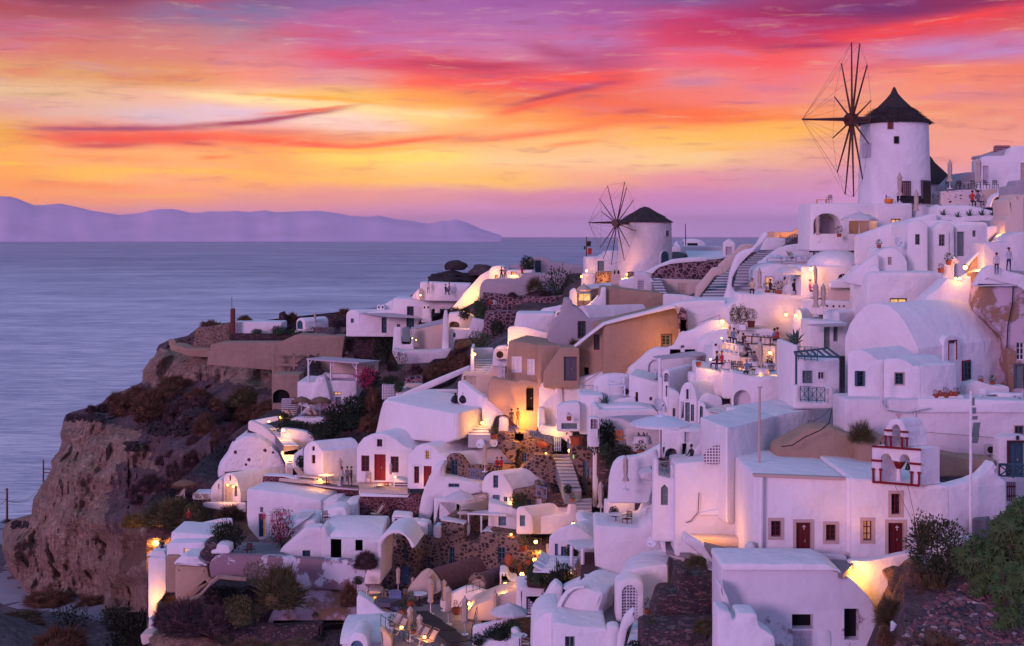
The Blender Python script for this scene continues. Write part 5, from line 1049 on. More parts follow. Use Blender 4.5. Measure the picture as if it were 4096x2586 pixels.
b('stair_wall','white curved wall rising to the dark blue door','wall',[(1490,1200),(1560,900),(1600,850),(1660,842),(1750,882),(1752,1200)],76,.4,sk=0,r=.15)
fr('C3')
ch1=b('chapel','white flat roofed chapel with a red door between two framed windows','chapel',[(262,900),(276,-118),(1178,-80),(1180,900)],73.2,9,sk=0,r=.08,op=[('w',487,396,95,152,'redw','grille',('stonef',.17)),('d',750,512,140,352,'redw','x',('stonef',.18)),('w',1012,433,95,155,'redw','grille',('stonef',.17))])
b('cornice','cream cornice along the top of the flat roofed chapel','cornice',[(272,-100),(274,-126),(1180,-90),(1182,-64)],73.0,.4,'stonef',sk=0,r=.03)
fr('C4')
ch2=b('chapel','white chapel under the bell tower with one red door','chapel',[(14,1900),(12,862),(240,880),(780,925),(1000,944),(1092,946),(1096,1900)],72.6,8,sk=0,r=.12,op=[('w',505,1152,100,228,'redw','grille',('stonef',.17)),('w',193,1446,97,219,'redw','grillit',('stonef',.17)),('d',507,1545,170,370,'redw','x',('stonef',.18)),('w',830,1480,110,190,'redw','grille',('stonef',.2))])
b('chapel_wall','curved white side wall climbing right from the chapel under the bell tower','wall',[(1040,1800),(1042,946),(1150,938),(1330,892),(1470,832),(1560,742),(1612,672),(1660,850),(1748,888),(1750,1250),(1500,1400),(1300,1560),(1290,1800)],72.5,.8,sk=.35,r=.3)
b('buttress','shallow white strip between the two chapels','pillar',[(-40,1700),(-40,860),(14,862),(14,1700)],72.9,.5,sk=0)
fr('C3')
mb=MB();mb.tube(P(346,-95,72.9),P(340,640,72.9),.13,.13,8);tag(mb.build('drain_pipe',MT['W'],None,40,P(343,640,72.9)),'white drain pipe down the corner of the flat roofed chapel','pipe')
for u,v,k in((755,382,1),):
 pass
def cross(parent,u,v,d,h,m='whitep'):
 c=P(u,v,d);z=h/2;mb=MB()
 mb.box(c,(h*.13,.05,h));mb.box(c+Vector((0,0,h*.16)),(h*.62,.052,h*.13))
 for a in((-.33,.16),(.33,.16),(0,.5),(0,-.5)):mb.box(c+Vector((a[0]*h,0,a[1]*h)),(h*.2,.048,h*.2))
 o=obj('cross',mb.mesh('cross'),MT[m],parent);o.location=-parent.location;return o
cross(ch1[0],755,382,73.35,.22)
fr('C5');cross(ch2[0],533,178,72.75,.22);fr('C3')
flat('courtyard_floor','dark worn cement courtyard in front of the chapel doors',[(-200,520),(262,640),(1180,700),(1260,700),(1130,830),(940,760),(-60,740)],-18.1,'cem')
b('doorstep','worn white plinth right of the red chapel door','step',[(840,730),(850,645),(1160,660),(1175,690),(1175,760)],72.2,.5,'peelw',sk=0)
b('doorstep','white threshold of the red chapel door','step',[(588,696),(592,678),(840,694),(840,712)],72.4,.5,sk=0,r=.03)
b('buttress','flaking white foot of the chapel corner beside the rubbish','wall',[(200,655),(204,570),(270,525),(325,650)],72.4,.6,'peelw',sk=0)
b('house','large grey white cave house with two black openings and flaking plaster',H,[(-40,1800),(-40,735),(960,742),(1005,757),(1122,815),(1250,908),(1350,1012),(1420,1115),(1450,1245),(1487,1380),(1500,1800)],68.5,3,'peelw',sk=0,r=.15,op=[('n',742,1285,204,142,'dark'),('n',1212,1310,145,300,'dark'),('w',742,1450,190,160,'whited','whited')])
b('coping','white coping band','wall',[(-40,800),(-40,728),(955,735),(1000,750),(1118,812),(1108,824),(985,800)],68.3,3.4,'W',sk=0,r=.08)
for i,u in enumerate((530,950)):b('panel',['plain plaster panel left of the lower black opening','plain plaster panel right of the lower black opening'][i],'panel',[(u-60,1700),(u-60,1372),(u+60,1372),(u+60,1700)],68.42,.3,'peelw',sk=0,r=.02)
b('terrace_block','white stepped block in front of the cave house','building',[(-80,1800),(-75,1160),(60,1200),(72,1268),(112,1268),(118,1200),(312,1204),(322,1322),(420,1392),(482,1430),(492,1800)],65,1.5,sk=0,r=.15)
fr('C1')
b('end_wall','leaning white rib wall beside the tall stone planter','wall',[(1640,1700),(1690,1230),(1640,1080),(1612,930),(1640,930),(1700,1045),(1745,1195),(1785,1280),(1760,1700)],67,1.0,sk=0,r=.12)
fr('C5')
b('garden_wall','curved white wall glowing yellow in front of the chapel door','wall',[(-20,900),(-12,548),(120,550),(250,546),(400,514),(560,478),(745,448),(760,560),(640,625),(560,660),(500,680),(505,860),(590,930),(560,1080),(300,1150),(100,1100)],70.3,.5,'W2',sk=0,r=.12)
heap('rock_outcrop','broken earthy rock under the glowing white wall','rock',690,830,520,560,67.8,'tuff',1.2,seed=3)
b('post','small flaking white post beside the cave house','post',[(498,1620),(500,1275),(530,1268),(556,1310),(558,1620)],63.5,.6,'peelw',sk=0)
b('terrace_wall','white wall top half hidden behind the flowering shrub','wall',[(960,460),(1180,330),(1360,262),(1370,340),(1200,430),(1000,520)],70.5,.4,sk=0)
fr('C4');stairs('small grey stairs behind the big leafy bush',(1350,1360),(1500,1300),(1480,1215),(1640,1160),72.6,76,5,'cem',nose='cem')
T0=empty('bell_tower',P(515,950,73));tag(T0,'white and red belfry with two bells and a cross','bell tower')
tb=b('belfry',None,None,[(246,930),(246,508),(785,545),(785,950),(668,945),(668,692),('a',552,668,74),(548,690),(466,670),(463,672),('a',345,655,66),(345,905)],72.35,1.5,sk=-.12,r=.04,fil=.02,ext=(1.3,.75),parent=T0)[0]
b('upper_arch',None,None,[(384,520),(384,345),(400,310),(425,290),('a',610,310,88),(642,350),(642,522),(560,518),(560,350),('a',466,338,68),(466,514)],72.45,1.2,sk=-.12,r=.04,fil=.02,ext=(1.3,.75),parent=T0)
def band(u0,v0,u1,v1,th,d=72.3,m='redp',nm='red_band',dep=.10,sk=-.12):
 pl=Plane(246,d,sk);a=pl.pt(u0,v0);c=pl.pt(u1,v1);h=th*d/F/FR[cur][2]
 n_=pl.n*dep;dz=Vector((0,0,h/2))if abs(u1-u0)>abs(v1-v0)else Vector((h/2,0,0))
 mb=MB();vs=[a-dz-n_,c-dz-n_,c+dz-n_,a+dz-n_,a-dz+n_,c-dz+n_,c+dz+n_,a+dz+n_]
 mb.add([v-T0.location for v in vs],[(0,1,2,3),(7,6,5,4),(0,4,5,1),(1,5,6,2),(2,6,7,3),(3,7,4,0)]);mb.build(nm,MT[m],T0)
for x in[(242,512,785,552,20),(236,667,355,676,22),(660,702,785,712,22),(246,905,765,948,22),(378,336,470,340,20),(558,353,642,357,20)]:band(*x)
for x in[(255,760,256,905,18),(336,765,336,905,18),(678,795,678,940,18),(762,800,760,945,18),(392,398,393,508,17),(448,402,452,512,22),(574,414,573,520,20),(630,418,628,520,18)]:band(*x)
for x in[(240,765,272,766,20),(320,770,356,771,20),(660,800,696,802,20),(744,806,782,808,20),(376,404,410,405,18),(430,408,468,410,18),(556,420,590,422,18),(610,424,646,426,18)]:band(*x)
k_=73/F/FR['C4'][2];c0=P(535,912,73)-T0.location
mb=MB();mb.lathe([(48*k_,0),(40*k_,12*k_),(31*k_,30*k_),(28*k_,155*k_)],16,c0);mb.build('column',MT['W'],T0,50)
mb=MB();mb.lathe([(30*k_,0),(40*k_,6*k_),(80*k_,68*k_),(82*k_,80*k_),(60*k_,82*k_)],8,c0+Vector((0,0,152*k_)));mb.build('capital',MT['redp'],T0,30)
for u,v in((430,738),(640,772)):
 c=P(u,v,72.9)-T0.location
 mb=MB();mb.lathe([(34*k_,0),(30*k_,10*k_),(20*k_,40*k_),(15*k_,62*k_),(5*k_,72*k_),(4*k_,90*k_)],14,c);bl=mb.build('bell',MT['bell'],T0,50)
 mb=MB();mb.tube(c-Vector((0,0,14*k_)),c+Vector((0,0,30*k_)),.03);mb.build('clapper',MT['iron'],bl)
c=P(540,172,73)-T0.location;mb=MB();mb.box(c,(.13,.13,70*k_));mb.box(c+Vector((0,0,6*k_)),(58*k_,.12,.12));mb.build('cross',MT['stonef'],T0)
for(a,c_,lb)in[((485,925),(735,1430),'left'),((640,950),(720,1320),'right')]:
 mb=MB();mb.tube(P(a[0],a[1],72.1),P(c_[0],c_[1],70.6),.018,.018,4);mb.build('bell_rope',MT['rope'],T0).location=-T0.location
fr('A6')
bv=b('house','large white barrel vaulted house with two maroon framed side openings',H,[(-60,1250),(-55,640),(-10,500),(60,400),(140,322),(210,292),(290,288),(380,308),(465,370),(550,470),(618,590),(662,690),(692,745),(692,1250)],92.6,12,sk=-1.15,ext=(9.1,7.9),r=.12,fil=.05)
sp_=lambda u:(lambda q,a:(q.y-q.x*.868)/(1-.868*a))(bv[1].pt(692,745),(S(u,0)[0]-CU)/F)
b('dormer',None,None,[(950,1150),(950,700),('a',1128,716,98),(1128,1150)],sp_(950)-.22,1.2,sk=.868,r=.06,fil=.05,op=[('d',1038,765,76,190,'teal','x',('redp',.07))],parent=bv[0])
attach(bv,'w',1178,968,74,180,'teal',None,('redp',.09),d=sp_(1178)-.03,sk=.868)
b('roof_knob',None,None,[(1030,535),(1032,500),(1075,497),(1078,535)],sp_(1040)+1.3,1,sk=.868,parent=bv[0],r=.1)
b('house','white house with open blue shutters at its small window',H,[(-22,1650),(-20,800),('c',60,738,150,768),('c',230,810,285,864),(345,862),(345,1650)],82.6,4,'W',sk=-.12,ext=(3.4,2.9),r=.08,op=[('w',97,1052,92,158,'teal',None,('W',.06))])
b('house','white house with one small shuttered window framed in plaster',H,[(343,1650),(345,864),('c',430,838,530,860),('c',600,882,642,924),(716,928),(716,1650)],82.0,4,'W',sk=-.1,ext=(3.0,3.2),r=.08,op=[('w',500,1052,86,114,'teal',None,('stonef',.07))])
b('house','cream white side wall catching a warm streak of light',H,[(712,1270),(713,926),(1080,888),(1092,1270)],81.8,1.5,'W',sk=.55,ext=(-1,2))
for i,(u,sx)in enumerate(((62,-1),(140,1),(518,1))):
 k=82/F/2.533;pl=P(u,1052 if u<300 else 1058,82.3);mb=MB();mb.box((0,0,0),(30*k,.05,(150 if u<300 else 100)*k),rz=sx*.9)
 o=mb.build('shutter',MT['teal']);o.location=pl;o.parent=None;tag(o,['open blue shutter left of the square window','open blue shutter right of the square window','open blue shutter of the plaster framed window'][i],'shutter')
b('terrace_wall','white parapet carrying the row of red flower pots','wall',[(700,1400),(704,1255),(1160,1262),(1763,1278),(1800,1280),(1800,1400)],80.8,.5,sk=0,r=.08)
b('ledge','white ledge under the row of red flower pots','ledge',[(745,1262),(750,1240),(1150,1225),(1158,1264)],81.5,.8,sk=0,r=.05)
b('ledge','white masonry bench behind the white plastic chair','ledge',[(1165,1160),(1180,1110),(1290,1072),(1440,1120),(1620,1130),(1620,1290),(1160,1290)],85.5,1,'W2',sk=0)
b('table','stone table with a white masonry foot and bowls','table',[(1405,1210),(1408,1192),(1740,1212),(1738,1228),(1650,1224),(1640,1300),(1510,1300),(1508,1216)],83,.8,'W',sk=0,r=.04)
flat('terrace_floor','grey terrace floor by the plastic chairs',[(700,1290),(1090,1240),(1800,1240),(1800,1300),(700,1300)],-11.0,'step',th=.1)
b('house','old house wall of peeling pink and brown plaster',H,[(1338,380),(1344,330),(1376,30),(1390,-20),(1620,-15),(1820,-40),(1820,1300),(1610,1300),(1580,640),(1430,490)],93.5,4,'peel',sk=0,r=.2,op=[('w',1728,775,84,185,'whitep'),('d',1718,1035,80,235,'green','x',('greyd',.14))])
b('parapet','white plaster cap over the peeling old house','wall',[(1365,50),(1372,-60),(1480,-92),(1600,-40),(1800,10),(1800,180),(1700,110),(1550,80),(1400,38)],92.8,1,sk=0,r=.1)
b('terrace_wall','white wall sloping up to the glowing lantern niche','wall',[(728,330),(770,245),(800,205),(900,130),(960,66),(985,30),(1150,75),(1175,58),(1210,25),(1290,-20),(1372,-62),(1380,30),(1345,360)],96.5,2,sk=0,r=.2)
b('house','white vaulted house with a bright yellow window slot',H,[(160,460),(168,220),(175,60),(188,5),(230,-30),(960,-30),(958,70),(850,180),(775,240),(760,460)],101,5,sk=0,r=.25,op=[('w',493,265,174,52,'wood','lity')])
b('arch_panel','round white lunette above the bright yellow window slot','panel',[(402,238),('a',578,238,80)],100.9,.3,sk=0,r=.03)
fr('C7')
b('house','white house with two deep arches beneath the big windmill',H,[(170,1720),(178,1357),(680,1357),(684,1720)],117,5,sk=0,op=[('N',300,1510,206,158,'TG'),('N',572,1510,210,158,'TG')],rec=.7)
fr('A5')
b('house','white block with a lit red framed window beside the big windmill',H,[(272,1300),(275,795),(632,795),(634,1300)],116.6,5,sk=0,op=[('w',465,985,100,64,'maroon','lit')])
b('terrace_wall','white angled wall right of the big windmill','wall',[(630,1100),(632,795),(725,795),(805,842),(850,822),(905,800),(912,1000)],117.5,3,sk=0)
b('stone_wall','white wall dotted with dark stones below the black chairs','wall',[(915,860),(922,672),(1120,660),(1345,650),(1352,860)],121.5,3,'SW',sk=0)
b('fence','maroon bar fence beside the thatched hut','fence',[(805,812),(805,758),(905,758),(905,812)],125,.1,'maroon',sk=0,r=.02)
b('fence','pale picket fence with a small notice','fence',[(1350,830),(1352,655),(1496,650),(1470,830)],120,.1,'beige',sk=0,r=.02)
b('roof_house','grey pyramid roofed house behind the black chairs',H,[(1040,680),(1045,612),(1175,480),(1337,482),(1337,680)],129,5,'TG',sk=0,r=.05)
b('house','white house with a domed corner and lattice screen on the skyline',H,[(1328,720),(1330,325),(1400,315),(1555,312),(1600,300),(1618,240),(1660,214),(1800,214),(1800,720)],125,6,sk=-.2,op=[('d',1375,515,60,200,'whited','lit'),('d',1752,475,46,180,'beige')])
b('roof_house','grey domed roof edge left of the skyline house corner','roof',[(1372,330),(1380,296),(1450,290),(1620,232),(1620,330)],126.5,4,'TG',sk=0)
b('screen','maroon lattice screen on the skyline roof','screen',[(1455,300),(1455,210),(1625,210),(1625,240),(1480,290)],127.5,.1,'lattr',sk=0,r=.02)
b('terrace_wall','white rounded wall carrying the agave planters','wall',[(866,1050),(872,850),(895,820),(1000,810),(1200,814),(1330,838),(1460,872),(1530,900),(1566,945),(1566,1050)],113,2,sk=0,r=.3)
b('ramp_wall','long white wall sloping up toward the windmill terrace','wall',[(74,1420),(75,1125),(250,1062),(400,1005),(640,948),(880,892),(900,1420)],110.5,1,sk=0)
b('house','white bay with a rounded gable and narrow shutter',H,[(580,1600),(585,1040),('c',600,968,680,964),('c',770,970,790,1045),(792,1600)],105,6,sk=-.05,op=[('w',685,1162,48,106,'greyd')])
b('house','white bay with a low arched gable and grey green window',H,[(790,1600),(792,1040),(862,1040),('c',890,985,960,985),('c',1035,990,1056,1040),(1060,1600)],106,6,sk=-.05,op=[('w',932,1170,60,118,'green')])
b('house','white bay with a green panelled door and little window',H,[(1056,1600),(1060,1030),(1190,1020),(1405,1008),(1408,1250),(1240,1600)],106.6,6,sk=0,op=[('d',1122,1208,72,248,'green'),('w',1258,1102,34,66,'green')])
b('roof_house','flat pale roof joining the two rounded bays','house',[(640,1040),(720,966),(900,966),(1100,975),(1380,990),(1400,1040)],107.6,6,sk=0,r=.05)
b('house','low white vault with a small hatch beneath the satellite dish',H,[(270,1600),(278,1310),(330,1262),(400,1242),(470,1254),(532,1300),(580,1372),(592,1600)],103.6,3,sk=0,op=[('w',405,1380,40,80,'beige','beige')])
b('terrace_wall','white wall under the small flower pot and satellite dish','wall',[(225,1400),(228,1250),(330,1240),(590,1236),(592,1400)],105.5,2,sk=0)
b('house','rounded white vault with a little window left of the lit slot',H,[(188,1560),(194,1470),(225,1430),(268,1424),(300,1452),(306,1500),(600,1500),(600,1560)],102,2,sk=0)
b('stair_wall','diagonal white stair wall rising beneath the low vault','wall',[(-60,1600),(0,1510),(180,1372),(285,1308),(296,1340),(296,1450),(190,1560),(150,1640)],102.6,.6,sk=0)
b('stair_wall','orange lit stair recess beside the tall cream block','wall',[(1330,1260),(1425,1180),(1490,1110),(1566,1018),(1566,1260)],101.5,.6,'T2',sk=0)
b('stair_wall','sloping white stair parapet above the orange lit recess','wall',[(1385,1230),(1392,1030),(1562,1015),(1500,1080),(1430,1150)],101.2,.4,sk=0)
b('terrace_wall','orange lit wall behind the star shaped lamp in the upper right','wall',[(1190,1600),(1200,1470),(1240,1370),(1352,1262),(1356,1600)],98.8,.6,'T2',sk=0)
b('parapet','white sloping parapet beside the star shaped lamp','wall',[(1180,1410),(1290,1300),(1352,1222),(1356,1275),(1250,1370),(1200,1440)],98.5,.4,sk=0,r=.06)
b('pillar','white pointed pier left of the star shaped lamp','pillar',[(945,1600),(948,1412),(1000,1405),(1010,1360),(1045,1330),(1060,1330),(1125,1400),(1060,1410),(1062,1600)],98.9,.7,sk=0)
b('terrace_wall','white lilac wall behind the blurred people in the upper right','wall',[(1350,1640),(1354,1188),(1600,1186),(1610,1130),(1700,1090),(1800,1080),(1800,1640)],97.5,3,'W2',sk=0)
b('pillar','tall cream wall block with a rounded shoulder at the right edge','wall',[(1560,1300),(1568,965),(1600,930),(1588,775),(1600,752),(1665,742),(1668,702),(1800,700),(1800,1300)],99.6,3,'CR',sk=0,r=.3)
b('terrace_wall','grey wall under the lantern at the right edge','wall',[(1598,800),(1604,620),(1680,618),(1690,562),(1800,556),(1800,800)],104.5,2,'TG',sk=0)
b('ramp_wall','white curved wall over the dark maroon opening','wall',[(1415,830),(1440,740),(1490,695),(1600,665),(1603,722),(1500,728),(1455,760),(1435,830)],108,1,sk=0)
b('stone_wall','dark maroon sloping surface behind the person with a hat','wall',[(1412,815),(1450,722),(1602,715),(1602,815)],108.6,1,'maroon',sk=0)
b('parapet','rounded white parapet at the feet of the blurred people','wall',[(1250,1640),(1330,1500),(1385,1440),(1440,1420),(1560,1470),(1700,1520),(1800,1560),(1800,1640)],93,.6,sk=0,r=.2)
c=P(800,600,138);k=138/F/2.533
t_=empty('thatched_hut',c);tag(t_,'round hut with a dark thatched cone roof behind the big windmill','hut')
mb=MB();mb.lathe([(235*k,-1.6),(235*k,0.3)],24);mb.build('wall',MT['W'],t_,30)
rg=random.Random(5);mb=MB();mb.lathe([(272*k,-.1),(262*k,.1),(150*k,125*k),(60*k,215*k),(20*k,275*k),(4*k,290*k)],28,fold=lambda i,j:rg.uniform(-.02,.02));mb.build('roof',MT['thatch'],t_,40)
fr('A4')
b('stair_wall','stepped cream wall left of the narrow dark stairs','wall',[(-60,900),(-45,760),(-10,715),(60,640),(140,545),(165,518),(265,512),(283,528),(284,600),(235,615),(185,625),(100,740),(22,840),(-5,905)],128,.7,'CR',sk=0,r=.15)
b('stair_wall','cream wall beside the upper part of the narrow dark stairs','wall',[(218,520),(240,478),(350,384),(378,362),(446,362),(446,385),(402,470),(292,610),(268,512)],134,.7,'CR',sk=0,r=.12)
b('stair_wall','cream wall at the head of the stairs near the little gabled hut','wall',[(400,372),(430,320),(498,245),(550,232),(668,232),(640,300),(480,372)],142,.7,'CR',sk=0,r=.12)
stairs('narrow dark green stairs, left of the broad pale stairs',(5,912),(292,910),(366,460),(424,460),126,143,14,'step2',nose='W')
stairs('broad pale stairs, lower half, beside the closed parasol',(392,822),(695,832),(470,520),(718,520),122.5,131,8,'step',nose='step2')
stairs('broad pale stairs, upper half, curving to the top gate',(470,520),(718,520),(745,308),(910,308),131,147,8,'step',nose='step2')
b('stair_wall','curving white wall along the left of the broad pale stairs','wall',[(290,915),(338,762),(352,680),(368,590),(402,470),(442,380),(482,338),(560,295),(640,288),(700,220),(768,102),(800,84),(834,96),(822,150),(740,240),(664,312),(570,395),(490,480),(430,580),(402,640),(386,742),(432,815),(482,842),(482,918)],121.8,.7,sk=0,r=.15)
b('terrace_wall','white wall at the very top of the broad pale stairs','wall',[(738,330),(812,152),(1032,165),(1038,262),(910,330)],148,1,sk=0)
b('terrace_wall','bluish white wall behind the reclining couple','wall',[(715,540),(734,462),('c',760,430,832,376),('c',900,325,962,284),(1060,250),(1360,210),(1692,178),(1645,240),(1590,305),(1590,480),(1310,480),(880,460),(810,470),(790,540)],133,.8,sk=0,r=.15)
b('terrace_floor','white terrace edge with a rail of white posts','terrace',[(812,530),(820,447),(1312,450),(1312,530)],126,5,sk=0)
b('house','white gabled ridge between the dome and the arches',H,[(1560,330),(1640,240),(1695,162),(1700,154),(1865,156),(1912,230),(1920,330)],124,6,sk=0,r=.05)
b('house','lilac vaulted house with a lit window behind the open parasol',H,[(735,870),(742,565),('c',770,510,900,480),(1010,480),('c',1120,492,1228,560),(1230,870)],120,6,sk=0,op=[('w',842,695,104,132,'whitep','lit',('whitep',.1)),('w',1066,690,100,120,'whitep',None,('whitep',.1))])
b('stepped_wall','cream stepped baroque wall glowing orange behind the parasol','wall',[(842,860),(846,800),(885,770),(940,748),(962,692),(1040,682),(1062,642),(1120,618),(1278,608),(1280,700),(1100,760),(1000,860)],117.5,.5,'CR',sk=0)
drum=b('domed_house','white house with a broad low dome and a fan window','house',[(1222,900),(1228,500),(1998,500),(1998,900)],113,6,sk=0,r=.2,op=[('a',1738,665,124,140,'whited')])
k=117/F/3.04;bm=bmesh.new();bmesh.ops.create_uvsphere(bm,u_segments=40,v_segments=20,radius=1)
for v in bm.verts:v.co=Vector((v.co.x*345*k,v.co.y*3.2,max(-.05,v.co.z)**1.0*205*k if v.co.z>0 else-.1))
me=bpy.data.meshes.new('dome');bm.to_mesh(me);bm.free();me.shade_smooth();o=obj('dome',me,MT['W'],drum[0]);o.location=P(1652,508,116.3)-drum[0].location
b('bench_wall','white scalloped seat wall behind the seated dark figures','wall',[(1000,870),(1008,792),(1042,740),(1092,726),(1115,680),(1180,670),(1272,672),(1302,708),(1352,742),(1362,870)],116.2,.5,sk=0)
b('stair_wall','diagonal white wall right of the dome','wall',[(1578,770),(1584,712),(1760,640),(1930,478),(2062,382),(2130,358),(2240,340),(2240,640),(2045,650),(1850,770)],110.6,.8,sk=0)
b('terrace_wall','tall white terrace wall under the diners and closed parasol','wall',[(296,1500),(300,1000),(470,915),(472,832),(748,856),(782,832),(1130,860),(1372,872),(1374,1030),(1244,1045),(1244,1500)],112.4,4,sk=0,r=.15)
b('terrace_wall','white wall with a row of small dark holes','wall',[(1280,1100),(1282,916),(1500,922),(1870,934),(1960,990),(1962,1100)],109.6,2,sk=0,op=[('w',1548,988,22,26,'dark','dark'),('w',1624,992,24,26,'dark','dark'),('w',1694,990,20,22,'dark','dark'),('w',1750,990,20,22,'dark','dark')],rec=.12)
b('terrace_wall','cream white sofa wall above the row of small dark holes','wall',[(1538,1000),(1545,790),(1580,766),(1832,764),(1836,660),(1850,648),(2060,645),(2060,900),(1870,900),(1865,1000)],111.5,1,'CR',sk=0)
b('house','pointed white vault with two wall lamps',H,[(1100,1600),(1112,1210),(1130,1090),(1158,1032),(1186,1014),(1216,1030),(1240,1085),(1250,1185),(1246,1600)],109,4,sk=-.5,ext=(4,4))
b('terrace_wall','white pier right of the planter with small shrubs','wall',[(1868,1100),(1872,868),(2028,868),(2030,1100)],110.4,2,sk=0)
b('house','white vault behind the scalloped canopy',H,[(1494,1300),(1498,1078),('c',1530,1030,1610,1032),('c',1680,1040,1702,1080),(1702,1300)],103.5,4,sk=-.2,ext=(4.5,3))
b('house','white little house with green doors under the scalloped canopy',H,[(1328,1600),(1332,1160),(1500,1172),(1800,1190),(1800,1600)],100.5,3,sk=0,op=[('d',1545,1370,76,250,'green'),('d',1650,1330,56,180,'green')])
slab('canopy','grey white scalloped canopy above the green doors','canopy',[(1300,1212),(1800,1188),(1780,1222),(1460,1232)],[99,101,98.5,97.5],.08,'sail')
b('terrace_wall','long low white roof strip left of the planted tubs','wall',[(-60,1180),(-60,912),(480,908),(484,1020),(360,1100),(300,1180)],118,4,sk=0)
b('gate_house','small white gabled hut with a pale door near the stairs','hut',[(275,400),(275,215),(350,168),(428,228),(430,300),(400,400)],150,3,sk=-.2,op=[('d',352,320,76,104,'whited')])
b('stepped_wall','yellow glowing wall at the top gate','wall',[(812,158),(820,110),(860,80),(940,90),(965,90),(1135,82),(1170,42),(1290,35),(1230,158)],152,.5,'T2',sk=0)
b('terrace_wall','white shoulder wall right of the yellow glowing wall','wall',[(1218,175),(1240,100),(1292,32),(1385,30),(1390,200),(1230,200)],149,2,sk=0)
b('gate_post','white low pier beside the dark picket gate','pillar',[(1240,235),(1242,165),(1305,165),(1305,235)],147.5,1,sk=0)
fr('A3')
b('house','long grey white vaulted house with a dark door by the sea',H,[(250,460),(300,360),(345,345),(415,338),(470,300),('c',500,275,560,275),('c',620,280,665,322),(800,335),(950,356),(958,470)],183,5,'TG',sk=0,op=[('d',548,360,50,100,'teal')])
b('terrace_wall','grey plaster retaining wall below the small dark diners','wall',[(30,680),(42,545),(60,500),(95,475),(385,462),(420,422),(690,420),(930,440),(930,620),(600,660),(100,640)],173,3,'TG',sk=0)
b('parapet','white parapet with three small dark diners','wall',[(208,470),(215,435),(260,430),(382,438),(388,470)],174.5,.5,sk=0)
b('stone_wall','upper dark lava stone terrace wall under the dark tree','wall',[(58,740),(65,590),(200,602),(420,620),(620,626),(772,610),(788,640),(775,710),(560,748)],166,2,'SB',sk=0)
b('stone_wall','lower rounded dark lava stone terrace wall','wall',[(75,980),(78,830),(92,758),(200,748),(560,745),(560,780),(355,790),(350,990)],158.5,2,'SB',sk=0,r=.4)
b('house','small white house with a pale green door left of the smaller windmill',H,[(958,470),(960,280),(1090,276),(1158,226),(1248,226),(1250,470)],167,5,sk=0,op=[('d',1093,358,58,88,'green')])
b('terrace_wall','white wall beside the small glowing wall lamp','wall',[(924,540),(928,420),(1050,425),(1052,540)],161,1,sk=0)
b('stone_wall','yellow lit stone wall at the foot of the smaller windmill','wall',[(1045,520),(1050,408),(1202,404),(1202,520)],160,1,'S',sk=0)
b('stone_wall','short yellow lit stone wall right of the windmill lamp','wall',[(1318,480),(1322,410),(1395,408),(1395,480)],152,1,'S',sk=0)
b('chimney','stout tan chimney with twin arched hoods in front of the smaller windmill','chimney',[(1180,560),(1196,412),('a',1228,410,24),('a',1262,410,24),(1282,560)],151,1.4,'CR',sk=0,op=[('N',1212,412,18,30),('N',1245,412,18,30)],rec=.15)
b('terrace_wall','white terrace sweeping around the base of the smaller windmill','wall',[(1250,620),(1260,480),(1330,470),(1490,410),(1490,620)],150,3,sk=0)
b('house','pale house wall right of the smaller windmill',H,[(1710,360),(1713,192),(1812,192),(1812,360)],171,3,sk=0)
b('house','white vaulted house with a dark fan window behind the satellite dish',H,[(1770,260),(1772,185),('a',2010,185,64),(2012,260)],176,6,sk=0,op=[('w',1890,172,90,26,'black')])
b('house','white low house with a boarded canopy right of the smaller windmill',H,[(1804,330),(1810,183),(2150,186),(2156,330)],167,5,sk=0,op=[('w',1950,280,150,26,'black','glass')])
b('stair_wall','green tinted rounded wall below the boarded canopy','wall',[(1710,330),(1712,240),('c',1800,222,1842,262),(1844,330)],164,2,'green',sk=0)
slab('canopy','white boarded canopy on the low house','canopy',[(1860,296),(2150,288),(2150,225),(1828,225)],[160,160,165,165],.15,'whitep')
b('stone_wall','crescent shaped wall faced with dark lava stones','wall',[(1540,475),(1543,422),(1590,372),(1700,337),(1850,322),(2020,312),(2175,290),(2175,340),(2062,382),(2030,442),(1985,475)],141,1,'SB',sk=0)
b('coping','white coping','wall',[(1485,410),(1520,392),(1600,350),(1730,300),(1870,285),(2020,282),(2020,316),(1850,326),(1700,341),(1590,376),(1545,426),(1500,420)],140.8,1.6,sk=0,r=.08)
b('terrace_wall','cream wall with a small hatch below the crescent stone wall','wall',[(1540,640),(1540,470),(1760,474),(1990,480),(1965,560),(1958,640)],139,2,'CR',sk=0,op=[('w',1797,552,74,92,'beige','beige')],rec=.06)
b('terrace_wall','white angular wall with a lattice panel beside the short stairs','wall',[(1392,580),(1395,412),(1470,410),(1502,420),(1565,505),(1568,600)],137.5,2,'W2',sk=0,op=[('w',1437,520,56,82,'lattice','lattice')],rec=.08)
stairs('short dark stairs beside the lattice panel',(1575,610),(1665,610),(1522,466),(1604,466),133,139,6,'step2',nose='W')
b('terrace_wall','low white wall with lamps joining the narrow dark stairs','wall',[(1640,760),(1642,600),(1800,608),(1900,625),(2180,650),(2180,760)],126.6,1,sk=0)
b('house','tan plastered house with a narrow maroon window, farthest of the tan ones',H,[(1090,860),(1102,560),(1108,545),(1140,540),(1640,598),(1640,860)],129,5,'T',sk=0,op=[('w',1327,755,36,95,'maroon')])
b('terrace_wall','white rounded wall left of the farthest tan house','wall',[(1000,700),(1090,620),(1100,545),(1140,540),(1140,720)],128.5,1,sk=0)
b('kiosk','beige lit kitchen room under the peaked canvas umbrella','building',[(884,720),(886,590),(1012,590),(1012,720)],141,3,'CR',sk=0,op=[('n',950,630,100,60,'litw')])
b('terrace_wall','white corner wall with a teal cap beside the beige lit room','wall',[(816,720),(825,572),(868,545),(884,580),(888,720)],139,1,sk=0)
